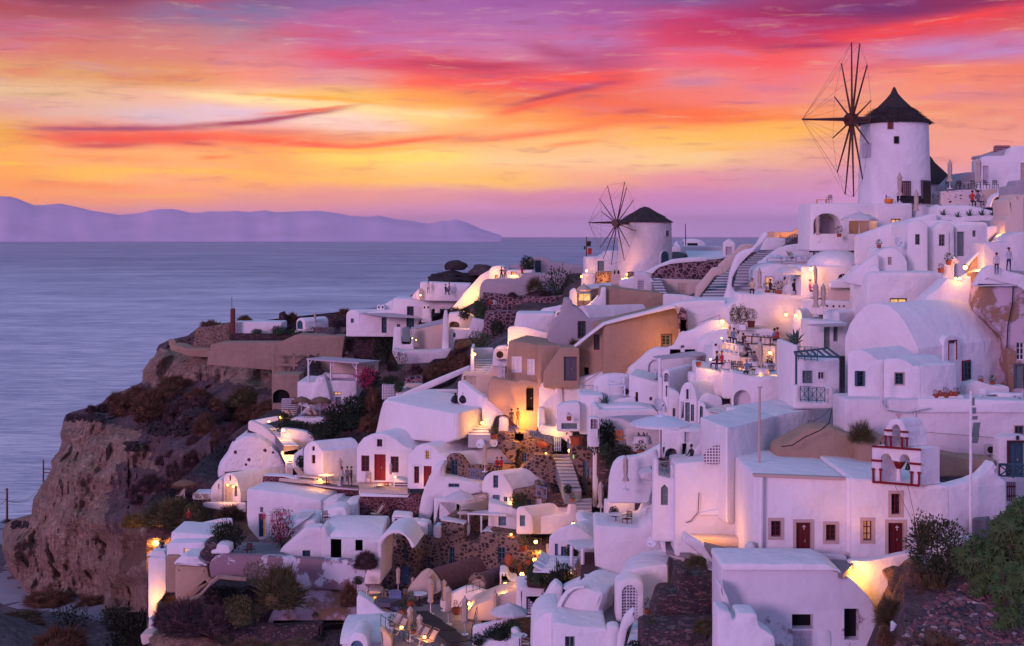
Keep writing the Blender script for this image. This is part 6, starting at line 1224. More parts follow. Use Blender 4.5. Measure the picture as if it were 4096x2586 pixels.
slab('canopy','long thin white roof glowing beneath, near the smaller windmill','canopy',[(1000,548),(1180,522),(1180,498),(935,524)],[145,145,150,150],.15,'whitep')
b('terrace_wall','white slope right of the beige lit room','wall',[(930,720),(1000,690),(1095,590),(1095,720)],137,1,sk=0)
b('terrace_wall','white wall falling left from the tall curved gable','wall',[(530,790),(590,730),(700,712),(790,690),(790,800),(600,800)],129.5,1,sk=0)
b('house','white vault with a bluish roof left of the tall curved gable',H,[(335,1040),(343,880),(362,780),(385,768),(700,768),(705,860),(650,940),(640,1040)],125.5,4,sk=0,r=.2)
b('parapet','low white parapet wall glowing beside the tan house roof','wall',[(282,1100),(285,890),(345,878),(460,890),(560,920),(640,940),(640,1000),(300,1040)],123.5,.5,sk=0)
b('arched_wall','small white arched gable glowing from inside','wall',[(690,860),(695,800),('a',775,790,60),(780,860)],122,.5,sk=0,op=[('A',728,800,36,80,'T2')])
b('house','tall grey white house with a sweeping curved gable and teal window',H,[(628,1120),(636,960),(655,900),(690,845),(745,785),(782,700),(786,650),(842,650),(850,704),(900,722),(985,812),(1250,800),(1252,870),(1120,1120)],118.5,5,'TG',sk=0,r=.25,op=[('w',925,910,50,130,'teal',None,('maroon',.1)),('w',1115,850,60,24,'maroon')])
b('vault_roof','rounded grey vault behind the tall curved gable','house',[(872,880),(878,738),('c',900,698,940,702),('c',990,760,1000,830),(1000,880)],119.2,5,'W2',sk=-.4,ext=(5.8,2.6))
tn=b('house','tan plastered house with two white framed panels',H,[(262,1420),(290,1040),(300,1002),(420,1020),(572,1046),(566,1420)],115,6,'T',sk=-.1,ext=(1.5,6),op=[('w',363,1213,84,136,'whitep','whitep',('stonef',.05)),('w',487,1235,62,134,'whitep','whitep',('stonef',.05))],rec=.06)
b('house','tan plastered side wall with a sloping stair flank',H,[(560,1420),(568,1046),(755,1046),(757,1080),(690,1180),(602,1272),(598,1420)],113.6,3,'T',sk=.2)
b('house','tan plastered entrance with a dark double door',H,[(592,1420),(600,1272),(748,1068),(908,1066),(908,1420)],112.8,3,'T',sk=0,op=[('d',828,1250,114,210,'greyd')])
b('house','tan plastered gable with a tall open window',H,[(868,1420),(905,1120),(868,1062),(1010,950),(1127,864),(1127,1420)],114.8,3,'T',sk=-.3,op=[('w',1057,1018,50,136,'maroon'),('n',965,1275,44,72,'dark')])
b('house','long tan plastered house wall sloping up to the right, with a square window',H,[(1120,1500),(1122,864),(1300,820),(1740,714),(1766,790),(1772,960),(1740,1060),(1700,1080),(1500,1500)],113.2,4,'T',sk=.2,op=[('w',1662,1003,78,94,'green',None,('wood',.1))])
b('coping','white coping','wall',[(870,1068),(862,1055),(1010,935),(1122,852),(1300,800),(1500,752),(1700,690),(1745,705),(1745,722),(1500,778),(1300,828),(1127,872),(1010,958)],112.9,1.2,sk=0,r=.1)
b('terrace_wall','smooth white wall top sweeping right from the long tan house','wall',[(1690,730),(1700,690),(1800,668),(1960,655),(2180,652),(2180,740),(1850,740),(1770,785),(1745,725)],114,1.5,sk=0,r=.2)
b('stone_wall','stone framed garden doorway at the right of the long tan house','wall',[(1768,1000),(1772,790),(1790,740),('a',1845,800,40),(1850,1000)],112.6,.8,'SB',sk=0,op=[('d',1805,895,58,140,'greyd')])
b('house','low pale vaulted house right of the stone framed doorway',H,[(1843,1000),(1846,800),(1822,738),(1850,722),(2190,722),(2190,1000)],117,4,sk=0,r=.2)
b('terrace_wall','lilac white wall with a sloping handrail under the tan houses','wall',[(550,1800),(558,1366),(700,1360),(870,1342),(1000,1310),(1140,1266),(1340,1250),(1345,1350),(1100,1600),(1000,1800)],113.6,1.5,sk=0,r=.2)
b('buttress','faint rounded buttress on the lilac white wall','pillar',[(692,1700),(702,1410),('a',762,1410,20),(772,1700)],113.3,.6,sk=0,r=.3)
b('terrace_wall','white wall beside the air conditioner near the tan house','wall',[(150,1230),(160,1092),(198,1056),(285,1048),(288,1230)],124.5,1,sk=0)
def mill(label,f,cu,vb,vt,rb_,rt_,d,cone,hub,tips,Rw,ax_tip,wins,door,sroof,wire):
 fr(f);k=d/F/FR[f][2];base=P(cu,vb,d);H_=(vb-vt)*k;rb,rt=rb_*k,rt_*k
 root=empty('windmill',base);tag(root,label,'windmill')
 mb=MB();mb.lathe([(rb,-3),(rb,0),(rb+(rt-rb)*.5,H_*.5),(rt,H_*.97),(rt,H_)],56);tw=mb.build('tower',MT['W2']if f=='M' else MT['W'],root,40)
 rg=random.Random(3);mb=MB()
 mb.lathe([(cone[0]*k*1.02,H_-.15),(cone[0]*k,H_)]+[(r*k,H_+z*k)for r,z in cone[1]],60,fold=lambda i,j:rg.uniform(-.012,.012));rf=mb.build('roof',MT['thatch'],root,50)
 mb=MB()
 if sroof:
  for _ in range(1500):
   a=rg.uniform(0,6.283);t_=rg.random()**1.5;L=rg.uniform(.25,.7)
   R0=cone[0]*k*(1-t_*.5);z0=H_+t_*.42*cone[1][-1][1]*k
   if math.cos(a-3.6)>.3:L*=1.5
   p=Vector((R0*math.cos(a),R0*math.sin(a),z0));q=p+Vector((math.cos(a)*L*.6+rg.uniform(-.2,.2),math.sin(a)*L*.6+rg.uniform(-.2,.2),-L*.35+rg.uniform(-.1,.35)*(1 if math.cos(a-3.6)>.3 else .2)))
   mb.tube(p,q,.018,.006,3,cap=False)
  mb.build('thatch_straw',MT['thatch'],rf)
 else:
  for i in range(14):a=i/14*6.283;mb.tube((cone[0]*k*.8*math.cos(a),cone[0]*k*.8*math.sin(a),H_+.5),(0,0,H_+cone[1][-1][1]*k),.03,.03,4)
  mb.build('roof_ribs',MT['black'],rf)
 for(u,v,w_,h_,m1,m2)in wins+[door]:
  x=(u-cu)*k;z=(vb-v)*k;r_=rb+(rt-rb)*z/H_;ang=math.asin(max(-.999,min(.999,x/r_)));n_=Vector((math.sin(ang),-math.cos(ang),0));s_=Vector((math.cos(ang),math.sin(ang),0))
  ww=min(w_*k/max(.3,math.cos(ang)),r_*.5);hh=h_*k;c=n_*(r_-.03)+Vector((0,0,z))
  isd=(u,v)==door[:2]
  def pan(nm,w2,h2,dep,mat,par,c=c,arch=False):
   mb=MB();pts=[(-w2/2,-h2/2),(w2/2,-h2/2)]+([(w2/2*math.cos(a*math.pi/8),h2/2-w2/2+w2/2*math.sin(a*math.pi/8))for a in range(9)]if arch else[(w2/2,h2/2),(-w2/2,h2/2)])
   n2=len(pts);vs=[c+s_*p[0]+Vector((0,0,p[1]))+n_*dep for p in pts]+[c+s_*p[0]+Vector((0,0,p[1]))-n_*.5 for p in pts]
   mb.add(vs,[tuple(range(n2))]+[(i,n2+i,n2+(i+1)%n2,(i+1)%n2)for i in range(n2)]);return mb.build(nm,MT[mat],par)
  fo=pan('door' if isd else 'window',ww*1.25,hh*1.12,.10,m1,root,arch=isd and not sroof);pan('leaf' if isd else 'pane',ww,hh,.14,m2,fo,arch=isd and not sroof)
 hc=P(hub[0],hub[1],hub[2])-base;wh=empty('sail_wheel',(0,0,0));wh.parent=root
 ends=[]
 for(u,v)in tips:
  p0=P(u,v,hub[2])-base-hc;rr=math.hypot(p0.x,p0.z);dy=math.sqrt(max(0,Rw*Rw-rr*rr));s_=-1 if p0.x>0 else 1
  e=Vector((p0.x,s_*dy,p0.z));e=(P(u,v,hub[2]+e.y)-base-hc);ends.append(e)
  mb=MB();r_=Rw*.0105;e1=e*.45+Vector((0,0,-.03));mb.tube(hc-e*.06,hc+e1,r_*1.5,r_*1.15,6);mb.tube(hc+e1,hc+e,r_*1.15,r_*.75,6);mb.build('spoke',MT['spole'],wh)
 tip=P(*ax_tip)-base;mb=MB();mb.tube(hc,tip,Rw*.02,Rw*.012,7);mb.tube(hc+Vector((0,0,.18)),tip,.07,.05,5);mb.build('bowsprit',MT['spole'],wh)
 inn=P(cu-rt_*.55,hub[1],d-rt*.4)-base;mb=MB();mb.tube(hc+(tip-hc)*.02,inn,Rw*.04,Rw*.04,8);mb.tube(hc-(inn-hc)*.15,hc+(inn-hc)*.1,Rw*.085,Rw*.085,8);mb.build('axle',MT['spole'],wh)
 n_=len(ends)
 for i,e in enumerate(ends):
  mb=MB();mb.tube(hc+e,tip,wire,wire,3,cap=False);mb.tube(hc+e,hc+ends[(i+1)%n_],wire*1.2,wire*1.2,3,cap=False);mb.build('rigging',MT['rope'],wh)
 return root
mill('big white windmill with a pointed thatched roof and bare sail wheel','C7',811,1357,748,268,250,122,(262,[(240,18),(150,95),(60,185),(28,225),(10,268),(3,276)]),(490,722,119),[(487,135),(549,142),(606,305),(634,577),(617,902),(571,1172),(503,1308),(438,1290),(378,1122),(345,860),(358,548),(410,295)],7.45,(112,718,117),[(714,786,34,50,'stonef','redw'),(753,894,32,52,'stonef','dark'),(574,962,30,100,'whited','whited'),(818,1256,56,102,'maroon','lattr')],(990,1280,72,160,'greyd','black'),True,.014)
mill('smaller lilac white windmill with a low dark roof and bare sail wheel','M',905,1300,668,350,342,158,(352,[(300,28),(150,120),(60,176),(6,192)]),(540,690,152),[(421,210),(643,157),(669,230),(755,395),(787,793),(707,998),(638,1170),(470,1225),(365,1150),(328,1003),(343,540),(318,380)],5.15,(175,684,150),[(1158,822,38,66,'whited','greyd')],(1125,1150,100,200,'W2','teal'),False,.012)
def proto(*parts):return parts
FK={'potted_plant':.45,'planter_box':.72,'chair':.8,'table':.78,'tub_shrub':.6,'agave':.52,'storage_jar':.48,'rubbish_bag':.55,'lounger':.85,'deck_chair':.8,'vase':.8}
def inst(name,label,cat,parts,loc,rz=0,s=1.0,grp=None,sc3=None):
 k_=FK.get(name,1)*(1.4 if name=='potted_plant' and s<1.5 else 1)
 s*=k_;sc3=tuple(x*k_ for x in sc3)if sc3 else None
 if len(parts)==1:
  o=bpy.data.objects.new(name,parts[0][1])
  if not parts[0][1].materials:parts[0][1].materials.append(MT[parts[0][2]])
  COL.objects.link(o);o.location=loc;o.rotation_euler=(0,0,rz);o.scale=sc3 or(s,s,s)
  return tag(o,label,cat,grp)
 r=empty(name,loc,rz,s);tag(r,label,cat,grp)
 if sc3:r.scale=sc3
 L=[]
 for nm,me,mt,pi in parts:
  if not me.materials:me.materials.append(MT[mt])
  L.append(link(bpy.data.objects.new(nm,me),r if pi is None else L[pi]))
 return r
def mk(fn,smooth=None):
 mb=MB();fn(mb);return mb.mesh('m',smooth)
def f_fold(i,j):return .16*math.cos(i*math.pi/2+j*.4)
m_ccan=mk(lambda m:m.lathe([(.10,.80),(.17,.84),(.20,1.0),(.15,1.12),(.17,1.5),(.20,1.9),(.17,2.1),(.23,2.16),(.20,2.28),(.04,2.5)],24,fold=f_fold),60)
m_cskirt=mk(lambda m:m.lathe([(.25,.66),(.21,.8),(.12,1.02),(.15,1.2),(.18,1.75),(.15,2.05),(.2,2.12),(.17,2.25),(.1,2.4),(.03,2.5)],24,fold=f_fold),60)
m_pole=mk(lambda m:(m.tube((0,0,0),(0,0,2.45),.032,.028,8),m.lathe([(.25,0),(.25,.06),(.06,.1),(.05,.25)],12)))
m_fin=mk(lambda m:m.lathe([(.02,2.45),(.045,2.5),(.03,2.56),(.005,2.62)],8))
CP=proto(('pole',m_pole,'whitep',None),('canopy',m_ccan,'canvas',None),('finial',m_fin,'wood',None))
CS=proto(('pole',m_pole,'iron',None),('canopy',m_cskirt,'canvas',None),('finial',m_fin,'wood',None))
def opar(n,R_,h,drop,mat):
 m1=mk(lambda m:m.lathe([(R_*.985,h-drop-.16),(R_,h-drop),(R_*.55,h-drop*.38),(.16,h-.03),(.14,h)],n),20)
 def ribs(m):
  for i in range(n):a=i/n*6.283;m.tube((0,0,h-drop*1.2),(R_*.55*math.cos(a),R_*.55*math.sin(a),h-drop*.45),.015,.015,4)
 m2=mk(lambda m:m.lathe([(.3,h-.09),(.27,h-.02),(.05,h+.1),(.01,h+.14)],n,fold=lambda i,j:.15*(i%2)))
 return proto(('pole',mk(lambda m:(m.tube((0,0,0),(0,0,h-.05),.04,.04,8),m.lathe([(.3,0),(.3,.08),(.05,.12)],10))),'wood' if mat!='canvasw' else 'whitep',None),('canopy',m1,mat,None),('ribs',mk(ribs),'wood',None),('cap',m2,mat,1))
OP=opar(8,1.6,2.6,.62,'canvasw');OPB=opar(12,1.95,2.9,.5,'plastic');OPC=opar(8,1.7,2.6,.65,'canvas')
rg=random.Random(11)
def thp(m):
 m.lathe([(1.35,2.0),(1.3,2.12),(.7,2.45),(.1,2.62)],22)
 for _ in range(420):
  a=rg.uniform(0,6.283);r=rg.uniform(1.0,1.42);z=2.28-(r-1)*.4;m.tube((r*.95*math.cos(a),r*.95*math.sin(a),z),(r*1.05*math.cos(a),r*1.05*math.sin(a),z-rg.uniform(.35,.7)),.03,.008,3,cap=False)
TH=proto(('pole',mk(lambda m:m.tube((0,0,0),(0,0,2.2),.06,.05,7)),'whitep',None),('thatch',mk(thp,60),'straw',None))
def chair_(m,w=.42,h=.45,bh=.9,t=.022):
 for x in(-1,1):
  m.tube((x*w/2,-.2,0),(x*w/2,-.2,h),t);m.tube((x*w/2,.22,0),(x*w/2,.26,bh),t);m.tube((x*w/2,-.2,h+.2),(x*w/2,.24,h+.2),t)
def chair_p(mf,ms):return proto(('frame',mk(chair_),mf,None),('seat',mk(lambda m:m.box((0,0,.45),(.44,.44,.04))),ms,None),('backrest',mk(lambda m:[m.box((0,.245,.58+i*.1),(.42,.025,.06))for i in range(4)]),ms,None))
CHB,CHW,CHD=chair_p('iron','black'),chair_p('plastic','plastic'),chair_p('wood','maroon')
LGW=proto(('frame',mk(lambda m:m.box((0,0,.2),(.65,2,.08))),'whitep',None),('mattress',mk(lambda m:(m.box((0,-.2,.3),(.6,1.5,.12)),m.box((0,.75,.42),(.6,.5,.12),0,0,.5))),'plastic',None))
CHO=chair_p('woodl','canvas')
TB=proto(('top',mk(lambda m:m.lathe([(.45,.70),(.46,.72),(.45,.74)],20)),'whitep',None),('leg',mk(lambda m:(m.tube((0,0,0),(0,0,.7),.03),m.lathe([(.25,0),(.22,.03),(.03,.06)],10))),'iron',None))
TBC=proto(('cloth',mk(lambda m:m.lathe([(.62,.25),(.55,.5),(.52,.73),(.50,.75)],20,fold=lambda i,j:.06*math.cos(i*1.9)*(j<2)),50),'canvasw',None),('glassware',mk(lambda m:[m.lathe([(.03,.75),(.012,.80),(.04,.86),(.045,.95)],6,(.3*math.cos(a),.3*math.sin(a),0))for a in(0,1.2,2.5,3.9,5.1)]),'glass',None))
LG=proto(('frame',mk(lambda m:[m.box((0,0,.26),(.6,1.9,.05))]+[m.tube((x,y,0),(x,y,.25),.03)for x in(-.27,.27)for y in(-.8,.8)]),'whitep',None),('backrest',mk(lambda m:m.box((0,.72,.52),(.56,.75,.06),0,0,-.75+1.5)),'canvas',None),('mattress',mk(lambda m:m.box((0,-.25,.31),(.56,1.2,.06))),'canvas',None))
DK=proto(('frame',mk(lambda m:[m.tube((x,-.5,0),(x,.5,.95),.022)for x in(-.3,.3)]+[m.tube((x,.5,0),(x,-.3,.55),.022)for x in(-.27,.27)]+[m.tube((-.3,y,z),(.3,y,z),.02)for y,z in((-.5,0),(.5,.95),(.5,0))]),'woodl',None),('sling',mk(lambda m:(m.box((0,.22,.55),(.54,.72,.02),0,0,.9),m.box((0,-.2,.3),(.54,.5,.02),0,0,-.1))),'canvas',None))
POT=mk(lambda m:m.lathe([(.16,0),(.2,.04),(.24,.3),(.27,.34),(.25,.36),(.2,.34)],16),40)
def lf(n,rad,leaf,c,seed,wid=.45):
 return mk(lambda m:m.leafcloud(random.Random(seed),n,rad,leaf,c,.3,0,.2,wid,seed))
PL1=proto(('pot',POT,'terra',None),('foliage',lf(160,(.3,.3,.3),.13,(0,0,.6),1),'leafg',None))
PL2=proto(('pot',POT,'terrad',None),('foliage',lf(220,(.34,.34,.42),.11,(0,0,.75),2),'leafd',None))
PL3=proto(('pot',POT,'whitep',None),('foliage',lf(160,(.28,.28,.4),.13,(0,0,.72),3),'leafg',None))
PLR=proto(('pot',POT,'terra',None),('foliage',lf(130,(.27,.27,.22),.1,(0,0,.5),4),'terrad',None))
def agv(m,n=16,L=.6,z0=0):
 r=random.Random(2)
 for i in range(n):
  a=i*2.4;e=r.uniform(.35,1.35);d=Vector((math.cos(a)*math.cos(e),math.sin(a)*math.cos(e),math.sin(e)))*L*r.uniform(.8,1.1);s=Vector((-math.sin(a),math.cos(a),0))*L*.085;o=Vector((0,0,z0))
  m.add([o-s,o+s,o+d*.5+s*1.1+Vector((0,0,.03)),o+d,o+d*.5-s*1.1+Vector((0,0,.03))],[(0,1,2,3,4)])
AG=proto(('agave',mk(agv),'agave',None))
AP=proto(('planter',mk(lambda m:m.box((0,0,.2),(1.3,.42,.38))),'whitep',None),('agave',mk(lambda m:(agv(m,16,.62,.36),agv(m,10,.5,.36))),'agave',None))
BOXT=proto(('planter',mk(lambda m:m.box((0,0,.3),(.75,.7,.6))),'whitep',None),('foliage',lf(1500,(.62,.6,1.1),.13,(0,0,1.6),6),'leafo',None))
POTT=proto(('pot',mk(lambda m:m.lathe([(.34,0),(.46,.65),(.5,.72),(.44,.72)],16)),'terrad',None),('foliage',lf(900,(.62,.6,.75),.12,(0,0,1.4),7),'leafg',None))
def dishm(m):
 R0=1;m.lathe([(.02,0),(.35,.03),(.7,.11),(1,.22),(1.02,.23),(.98,.2),(.6,.08),(.02,.01)],24)
DSH=proto(('reflector',mk(dishm,40),'plastic',None),('feed_arm',mk(lambda m:(m.tube((0,-.8,.1),(0,-.35,.85),.03),m.box((0,-.3,.9),(.16,.16,.2)))),'iron',None),('mount',mk(lambda m:m.tube((0,0,-.02),(0,.2,-.6),.06)),'iron',None))
def dish(label,u,v,d,rpx,yaw=0,tilt=70):
 r=inst('satellite_dish',label,'satellite dish',DSH,P(u,v,d),0,rpx*d/F/FR[cur][2]);r.rotation_euler=(R(tilt),0,yaw);return r
AC=proto(('casing',mk(lambda m:m.box((0,0,.3),(.85,.32,.6))),'whited',None),('fan',mk(lambda m:m.tube((-.12,-.17,.3),(-.12,-.165,.3),.23,.23,16)),'black',None),('bracket',mk(lambda m:(m.box((-.3,0,-.05),(.05,.35,.08)),m.box((.3,0,-.05),(.05,.35,.08)))),'metal',None))
BRK=mk(lambda m:(m.tube((0,.25,.1),(0,0,.12),.015),m.lathe([(.07,.09),(.02,.14)],8)))
BLB=mk(lambda m:m.lathe([(.01,-.09),(.075,-.05),(.09,0),(.07,.06),(.02,.09)],10))
NL=[0]
def glow(u,v,d,p,col=(1,.385,.05),rad=.12,f=None):
 l=bpy.data.lights.new('lamp','POINT');l.energy=p*1.3;l.color=col;l.shadow_soft_size=rad
 o=bpy.data.objects.new('lamp_light',l);COL.objects.link(o);o.location=P(u,v,d,f);NL[0]+=1;return o
def lamp(label,u,v,d,p=70,s=1.0,dy=-.45):
 r=inst('wall_lamp',label,'lamp',(('bracket',BRK,'iron',None),('bulb',BLB,'bulb',None)),P(u,v,d),0,s)
 g=glow(u,v,d+dy,p*.65);g.parent=r;g.location=(0,dy/s,0);return r
def person(label,u,v,d,pose='stand',shirt=0,rz=0,h=1.7,hair='hair',lean=0):
 key=pose
 if key not in PPL:
  me=bpy.data.meshes.new('person')
  if pose=='sit':
   V=[(0,0,.50),(0,.02,.72),(0,.03,1.02),(0,.03,1.13),(0,.0,1.21),(0,-.02,1.33),(.10,-.02,.5),(.13,-.42,.50),(.13,-.46,.08),(.13,-.58,.03),(-.10,-.02,.5),(-.13,-.42,.50),(-.13,-.46,.08),(-.13,-.58,.03),(.19,.03,1.05),(.24,-.05,.80),(.16,-.28,.72),(.12,-.36,.74),(-.19,.03,1.05),(-.24,-.05,.80),(-.16,-.28,.72),(-.12,-.36,.74)]
  else:
   V=[(0,0,.92),(0,.0,1.12),(0,.01,1.38),(0,.0,1.50),(0,-.01,1.56),(0,-.02,1.68),(.10,0,.88),(.12,-.02,.48),(.12,.02,.08),(.12,-.12,.03),(-.10,0,.88),(-.12,.04,.48),(-.13,.10,.08),(-.13,-.03,.03),(.19,0,1.42),(.25,.02,1.14),(.22,-.14,.92),(.20,-.20,.84),(-.19,0,1.42),(-.25,.02,1.14),(-.20,-.16,.95),(-.17,-.24,.92)]
  E=[(0,1),(1,2),(2,3),(3,4),(4,5),(0,6),(6,7),(7,8),(8,9),(0,10),(10,11),(11,12),(12,13),(2,14),(14,15),(15,16),(16,17),(2,18),(18,19),(19,20),(20,21)]
  RR=[.15,.13,.15,.06,.055,.105,.095,.065,.045,.035,.095,.065,.045,.035,.065,.045,.035,.03,.065,.045,.035,.03]
  me.from_pydata([(x,y,z*2/1.79)if 0 else(x,y,z)for x,y,z in V],E,[]);me.update()
  o=bpy.data.objects.new('tmp',me);COL.objects.link(o);md=o.modifiers.new('s','SKIN');md.use_smooth_shade=True
  for sv,r_ in zip(me.skin_vertices[0].data,RR):sv.radius=(r_,r_*.82)
  me.skin_vertices[0].data[0].use_root=True
  o.modifiers.new('u','SUBSURF').levels=1
  dg=bpy.context.evaluated_depsgraph_get();ev=o.evaluated_get(dg);bm_=bpy.data.meshes.new_from_object(ev)
  bpy.data.objects.remove(o);PPL[key]=bm_
  hm=MB();hz=1.39 if pose=='sit' else 1.735
  hm.lathe([(.09,-.06),(.112,0),(.09,.07),(.04,.10)],10,(0,.015,hz-.03));PPL['h'+key]=hm.mesh('hair',60)
 m2=PPL[key].copy();m2.materials.clear();hm=PPL['h'+key].copy();hm.materials.append(MT[hair])
 if pose=='sit':mat='pt%d'%shirt
 else:mat='ps%d'%shirt
 m2.materials.append(MT[mat])
 o=bpy.data.objects.new('person',m2);COL.objects.link(o);o.location=P(u,v,d);o.rotation_euler=(lean,0,rz);s=h/1.79 if pose=='stand' else h/1.75;o.scale=(s,s,s)
 hh=bpy.data.objects.new('hair',hm);COL.objects.link(hh);hh.parent=o
 return tag(o,label,'person')
PPL={}
def pmat2(i,shirt,legs):
 m,t,p=newmat('pt%d'%i);tc=t.n('ShaderNodeTexCoord');sp=t.n('ShaderNodeSeparateXYZ');t.l(tc.outputs['Object'],sp.inputs[0])
 t.l(t.ramp(t.math('DIVIDE',sp.outputs[2],2.0),[(0,legs),(.29,shirt),(.575,(.36,.17,.11))],'CONSTANT'),p.inputs['Base Color'])
for i,(a,c)in enumerate([((.5,.48,.52),(.04,.05,.10)),((.4,.03,.03),(.03,.03,.05)),((.03,.03,.04),(.05,.04,.06)),((.10,.2,.32),(.03,.03,.04)),((.22,.16,.2),(.1,.09,.12)),((.45,.08,.22),(.05,.04,.06)),((.55,.45,.30),(.03,.03,.04))]):pmat2(i,a,c)
def rail(label,u0,v0,u1,v1,hp,d0,d1,mat='blue',n=3,x=True,r=.024,name='railing'):
 a,c=P(u0,v0,d0),P(u1,v1,d1);h=hp*d0/F/FR[cur][2];Z=Vector((0,0,h));root=empty(name,a);tag(root,label,'railing')
 mb=MB();mb.tube(Z,c-a+Z,r);mb.tube(Z*.12,c-a+Z*.12,r)if hp>12 else 0;mb.build('rails',MT[mat],root)
 mb=MB()
 for i in range(n+1):q=(c-a)*i/n;mb.tube(q,q+Z*1.03,r*1.2)
 mb.build('posts',MT[mat],root)
 if x:
  mb=MB()
  for i in range(n):
   p,q=(c-a)*i/n,(c-a)*(i+1)/n;mb.tube(p+Z*.12,q+Z*.9,r*.8);mb.tube(q+Z*.12,p+Z*.9,r*.8);mb.tube(p+Z*.9,q+Z*.9,r*.8);mb.tube((p+q)/2+Z*.12,(p+q)/2+Z*.9,r*.7)
  mb.build('lattice_work',MT[mat],root)
 return root
def picket(label,u0,v0,u1,v1,hp,d0,d1,mat,n,peak=0,name='gate'):
 a,c=P(u0,v0,d0),P(u1,v1,d1);h=hp*d0/F/FR[cur][2];root=empty(name,a);tag(root,label,name)
 mb=MB();ang=math.atan2((c-a).y,(c-a).x)
 for i in range(n):t_=(i+.5)/n;q=(c-a)*t_;hh=h*(1+peak*math.sin(math.pi*t_));mb.box(q+Vector((0,0,hh/2)),((c-a).length/n*.62,.03,hh),ang)
 mb.build('slats',MT[mat],root);mb=MB()
 for z in(.25,.75):mb.box((c-a)/2+Vector((0,0,h*z)),((c-a).length,.07,.09),ang)
 mb.build('crossbars',MT[mat],root);return root
def LL(f,rows):
 fr(f)
 for x in rows:lamp(*x)
LL('A2',[('small lamp on the railing post of the diners terrace',1481,612,186,40,1.2),('lamp between the bamboo poles of the gate awning',1410,985,168.5,8,.8),('low lamp on the second bamboo pole',1443,1000,168,8,.8),('glowing cone lantern in the stair alcove',1950,1125,127.3,60,1.6)])
LL('A3',[('warm wall lamp left of the pale green door',970,400,166,60,1.6),('warm lamp on the corner below the small white house',925,450,160,50,1.6),('star bright lamp below the metal handrail',2148,842,109.6,55,1.8)])
LL('A4',[('star bright lamp beside the tallest closed parasol',1350,540,112.2,110,1.8),('left wall lamp of the two on the high white wall',1045,1092,111.9,45,1.4,-.3),('right wall lamp of the two, on the pointed vault',1165,1102,108.4,45,1.4,-.3)])
LL('A5',[('star bright lamp in the upper right recess',1168,1446,97.7,75,1.9)])
LL('A6',[('left lantern of the pair above the sloping white wall',1070,40,96.2,30,1.3),('right lantern of the pair above the sloping white wall',1112,38,96.3,40,1.2)])
LL('C6',[('left round wall lamp behind the restaurant parasols',1190,450,104,26,1.5,-.3),('right round wall lamp behind the restaurant parasols',1424,460,104,26,1.5,-.3),('black desk style lamp over the lower restaurant corner',530,520,97,35,.8),('black desk style lamp over the upper restaurant tables',655,285,102.5,35,.8)])
LL('B3',[('star bright lamp above the steps by the painted rock',898,520,144.2,170,2.0),('lamp post lantern on the terrace above the painted rock',762,437,150,50,1.4),('lamp beneath the climbing plant near the white fence',872,398,151.5,50,1.4),('left lamp over the glowing doorway',376,1032,141.2,30,1.3),('right lamp over the glowing doorway',428,1046,141,30,1.3),('table lamp on the terrace of blurred people',1240,982,118,70,1.4),('small lamp at the closed parasol by the red shutters',1942,955,114.6,25,1)])
LL('B5',[('lamp at the top of the lamp-lit white stairs',1088,487,115.6,50,1.6),('star bright lamp at the top of the dark stairs',1974,770,109,80,1.7),('small lamp on the stone parapet near the blue gate',1733,800,111,25,1),('small lamp behind the olive shrub',1380,1297,108.6,35,1.2),('tiny lamp at the corner of the cream steps',1846,505,112.5,12,.8)])
LL('B6',[('star bright lamp at the right of the corner wall',2136,352,101,60,1.7),('round lamp on the iron railing above the stone wall',1776,522,103,60,1.7),('pointed lantern among the plants by the red planter',1766,695,99,70,1.9),('round lantern on the white planter wall',1645,832,96.5,70,1.9),('round lamp on the white stair tower',1486,925,97.6,70,1.7),('round lamp beside the big terracotta pot',1132,1110,96,80,1.6),('lamp glowing behind the left deck chairs',492,1340,88.5,60,1.3),('lamp glowing behind the right deck chairs',712,1432,86.6,45,1.2),('lamp beside the folded black chair',1540,450,105,20,1)])
LL('C1',[('round lamp set on the white wall by the closed parasol',704,68,92.6,45,1.7)])
for g in[('A2',1950,640,178.5,520),('A2',1850,690,178.5,160),('A2',2110,430,176.5,120),('A2',2300,430,174,90),('A2',1890,830,170,60),('A2',1780,850,171.5,15),('M',650,1350,152.5,260),('A3',1120,470,159,90),('A3',950,640,138,80),('A3',380,990,122,90),('A3',230,1030,122,110),('A3',728,790,121,40),('A3',1690,1050,111.8,170),('A4',1120,120,150,170),('A4',1180,640,116.2,110),('A4',1320,640,111.5,70),('A5',1490,850,107.5,25),('A5',1270,1440,97.2,45),('A5',1500,1120,100,40),('A5',1050,770,118.5,30),('C6',720,330,101.8,20),('C6',520,615,97,14),('C6',1080,690,95.7,12),('C6',1270,670,95.7,14),('C6',900,560,100,16),('C6',900,290,104.5,18),('B3',910,780,139.8,230),('B3',380,1160,139.5,50),('B3',1290,900,117.5,70),('B3',1800,985,115.5,35),('B5',480,1080,112,10),('B5',1500,470,113.2,400),('B5',1290,300,113.6,30),('B5',1080,520,114.2,25),('B5',1640,900,111.4,0.1),('B5',1390,930,111.4,60),('B5',1930,1060,107,80),('B5',1790,1180,105.5,25),('B5',1820,620,111,90),('B6',235,1050,97.4,70),('B6',1800,620,103.6,60),('B6',1200,1170,93.3,40),('B6',1460,1000,95,40),('C1',320,150,99.5,70),('C1',300,260,100,30),('C1',190,850,87,40),('C1',1380,430,76.8,60),('C1',1560,430,76.8,60),('C5',110,730,69.3,150),('C5',60,640,69.5,60),('B4',150,1120,114.6,170),('B2',1520,360,142,1500),('B2',1620,450,137,900),('B4',235,640,116.8,45),('B4',1215,400,109,0.1),('C4',200,1470,73.5,6),('C7',560,1480,117.4,20)]:glow(*g[1:5],f=g[0])
fr('B6')
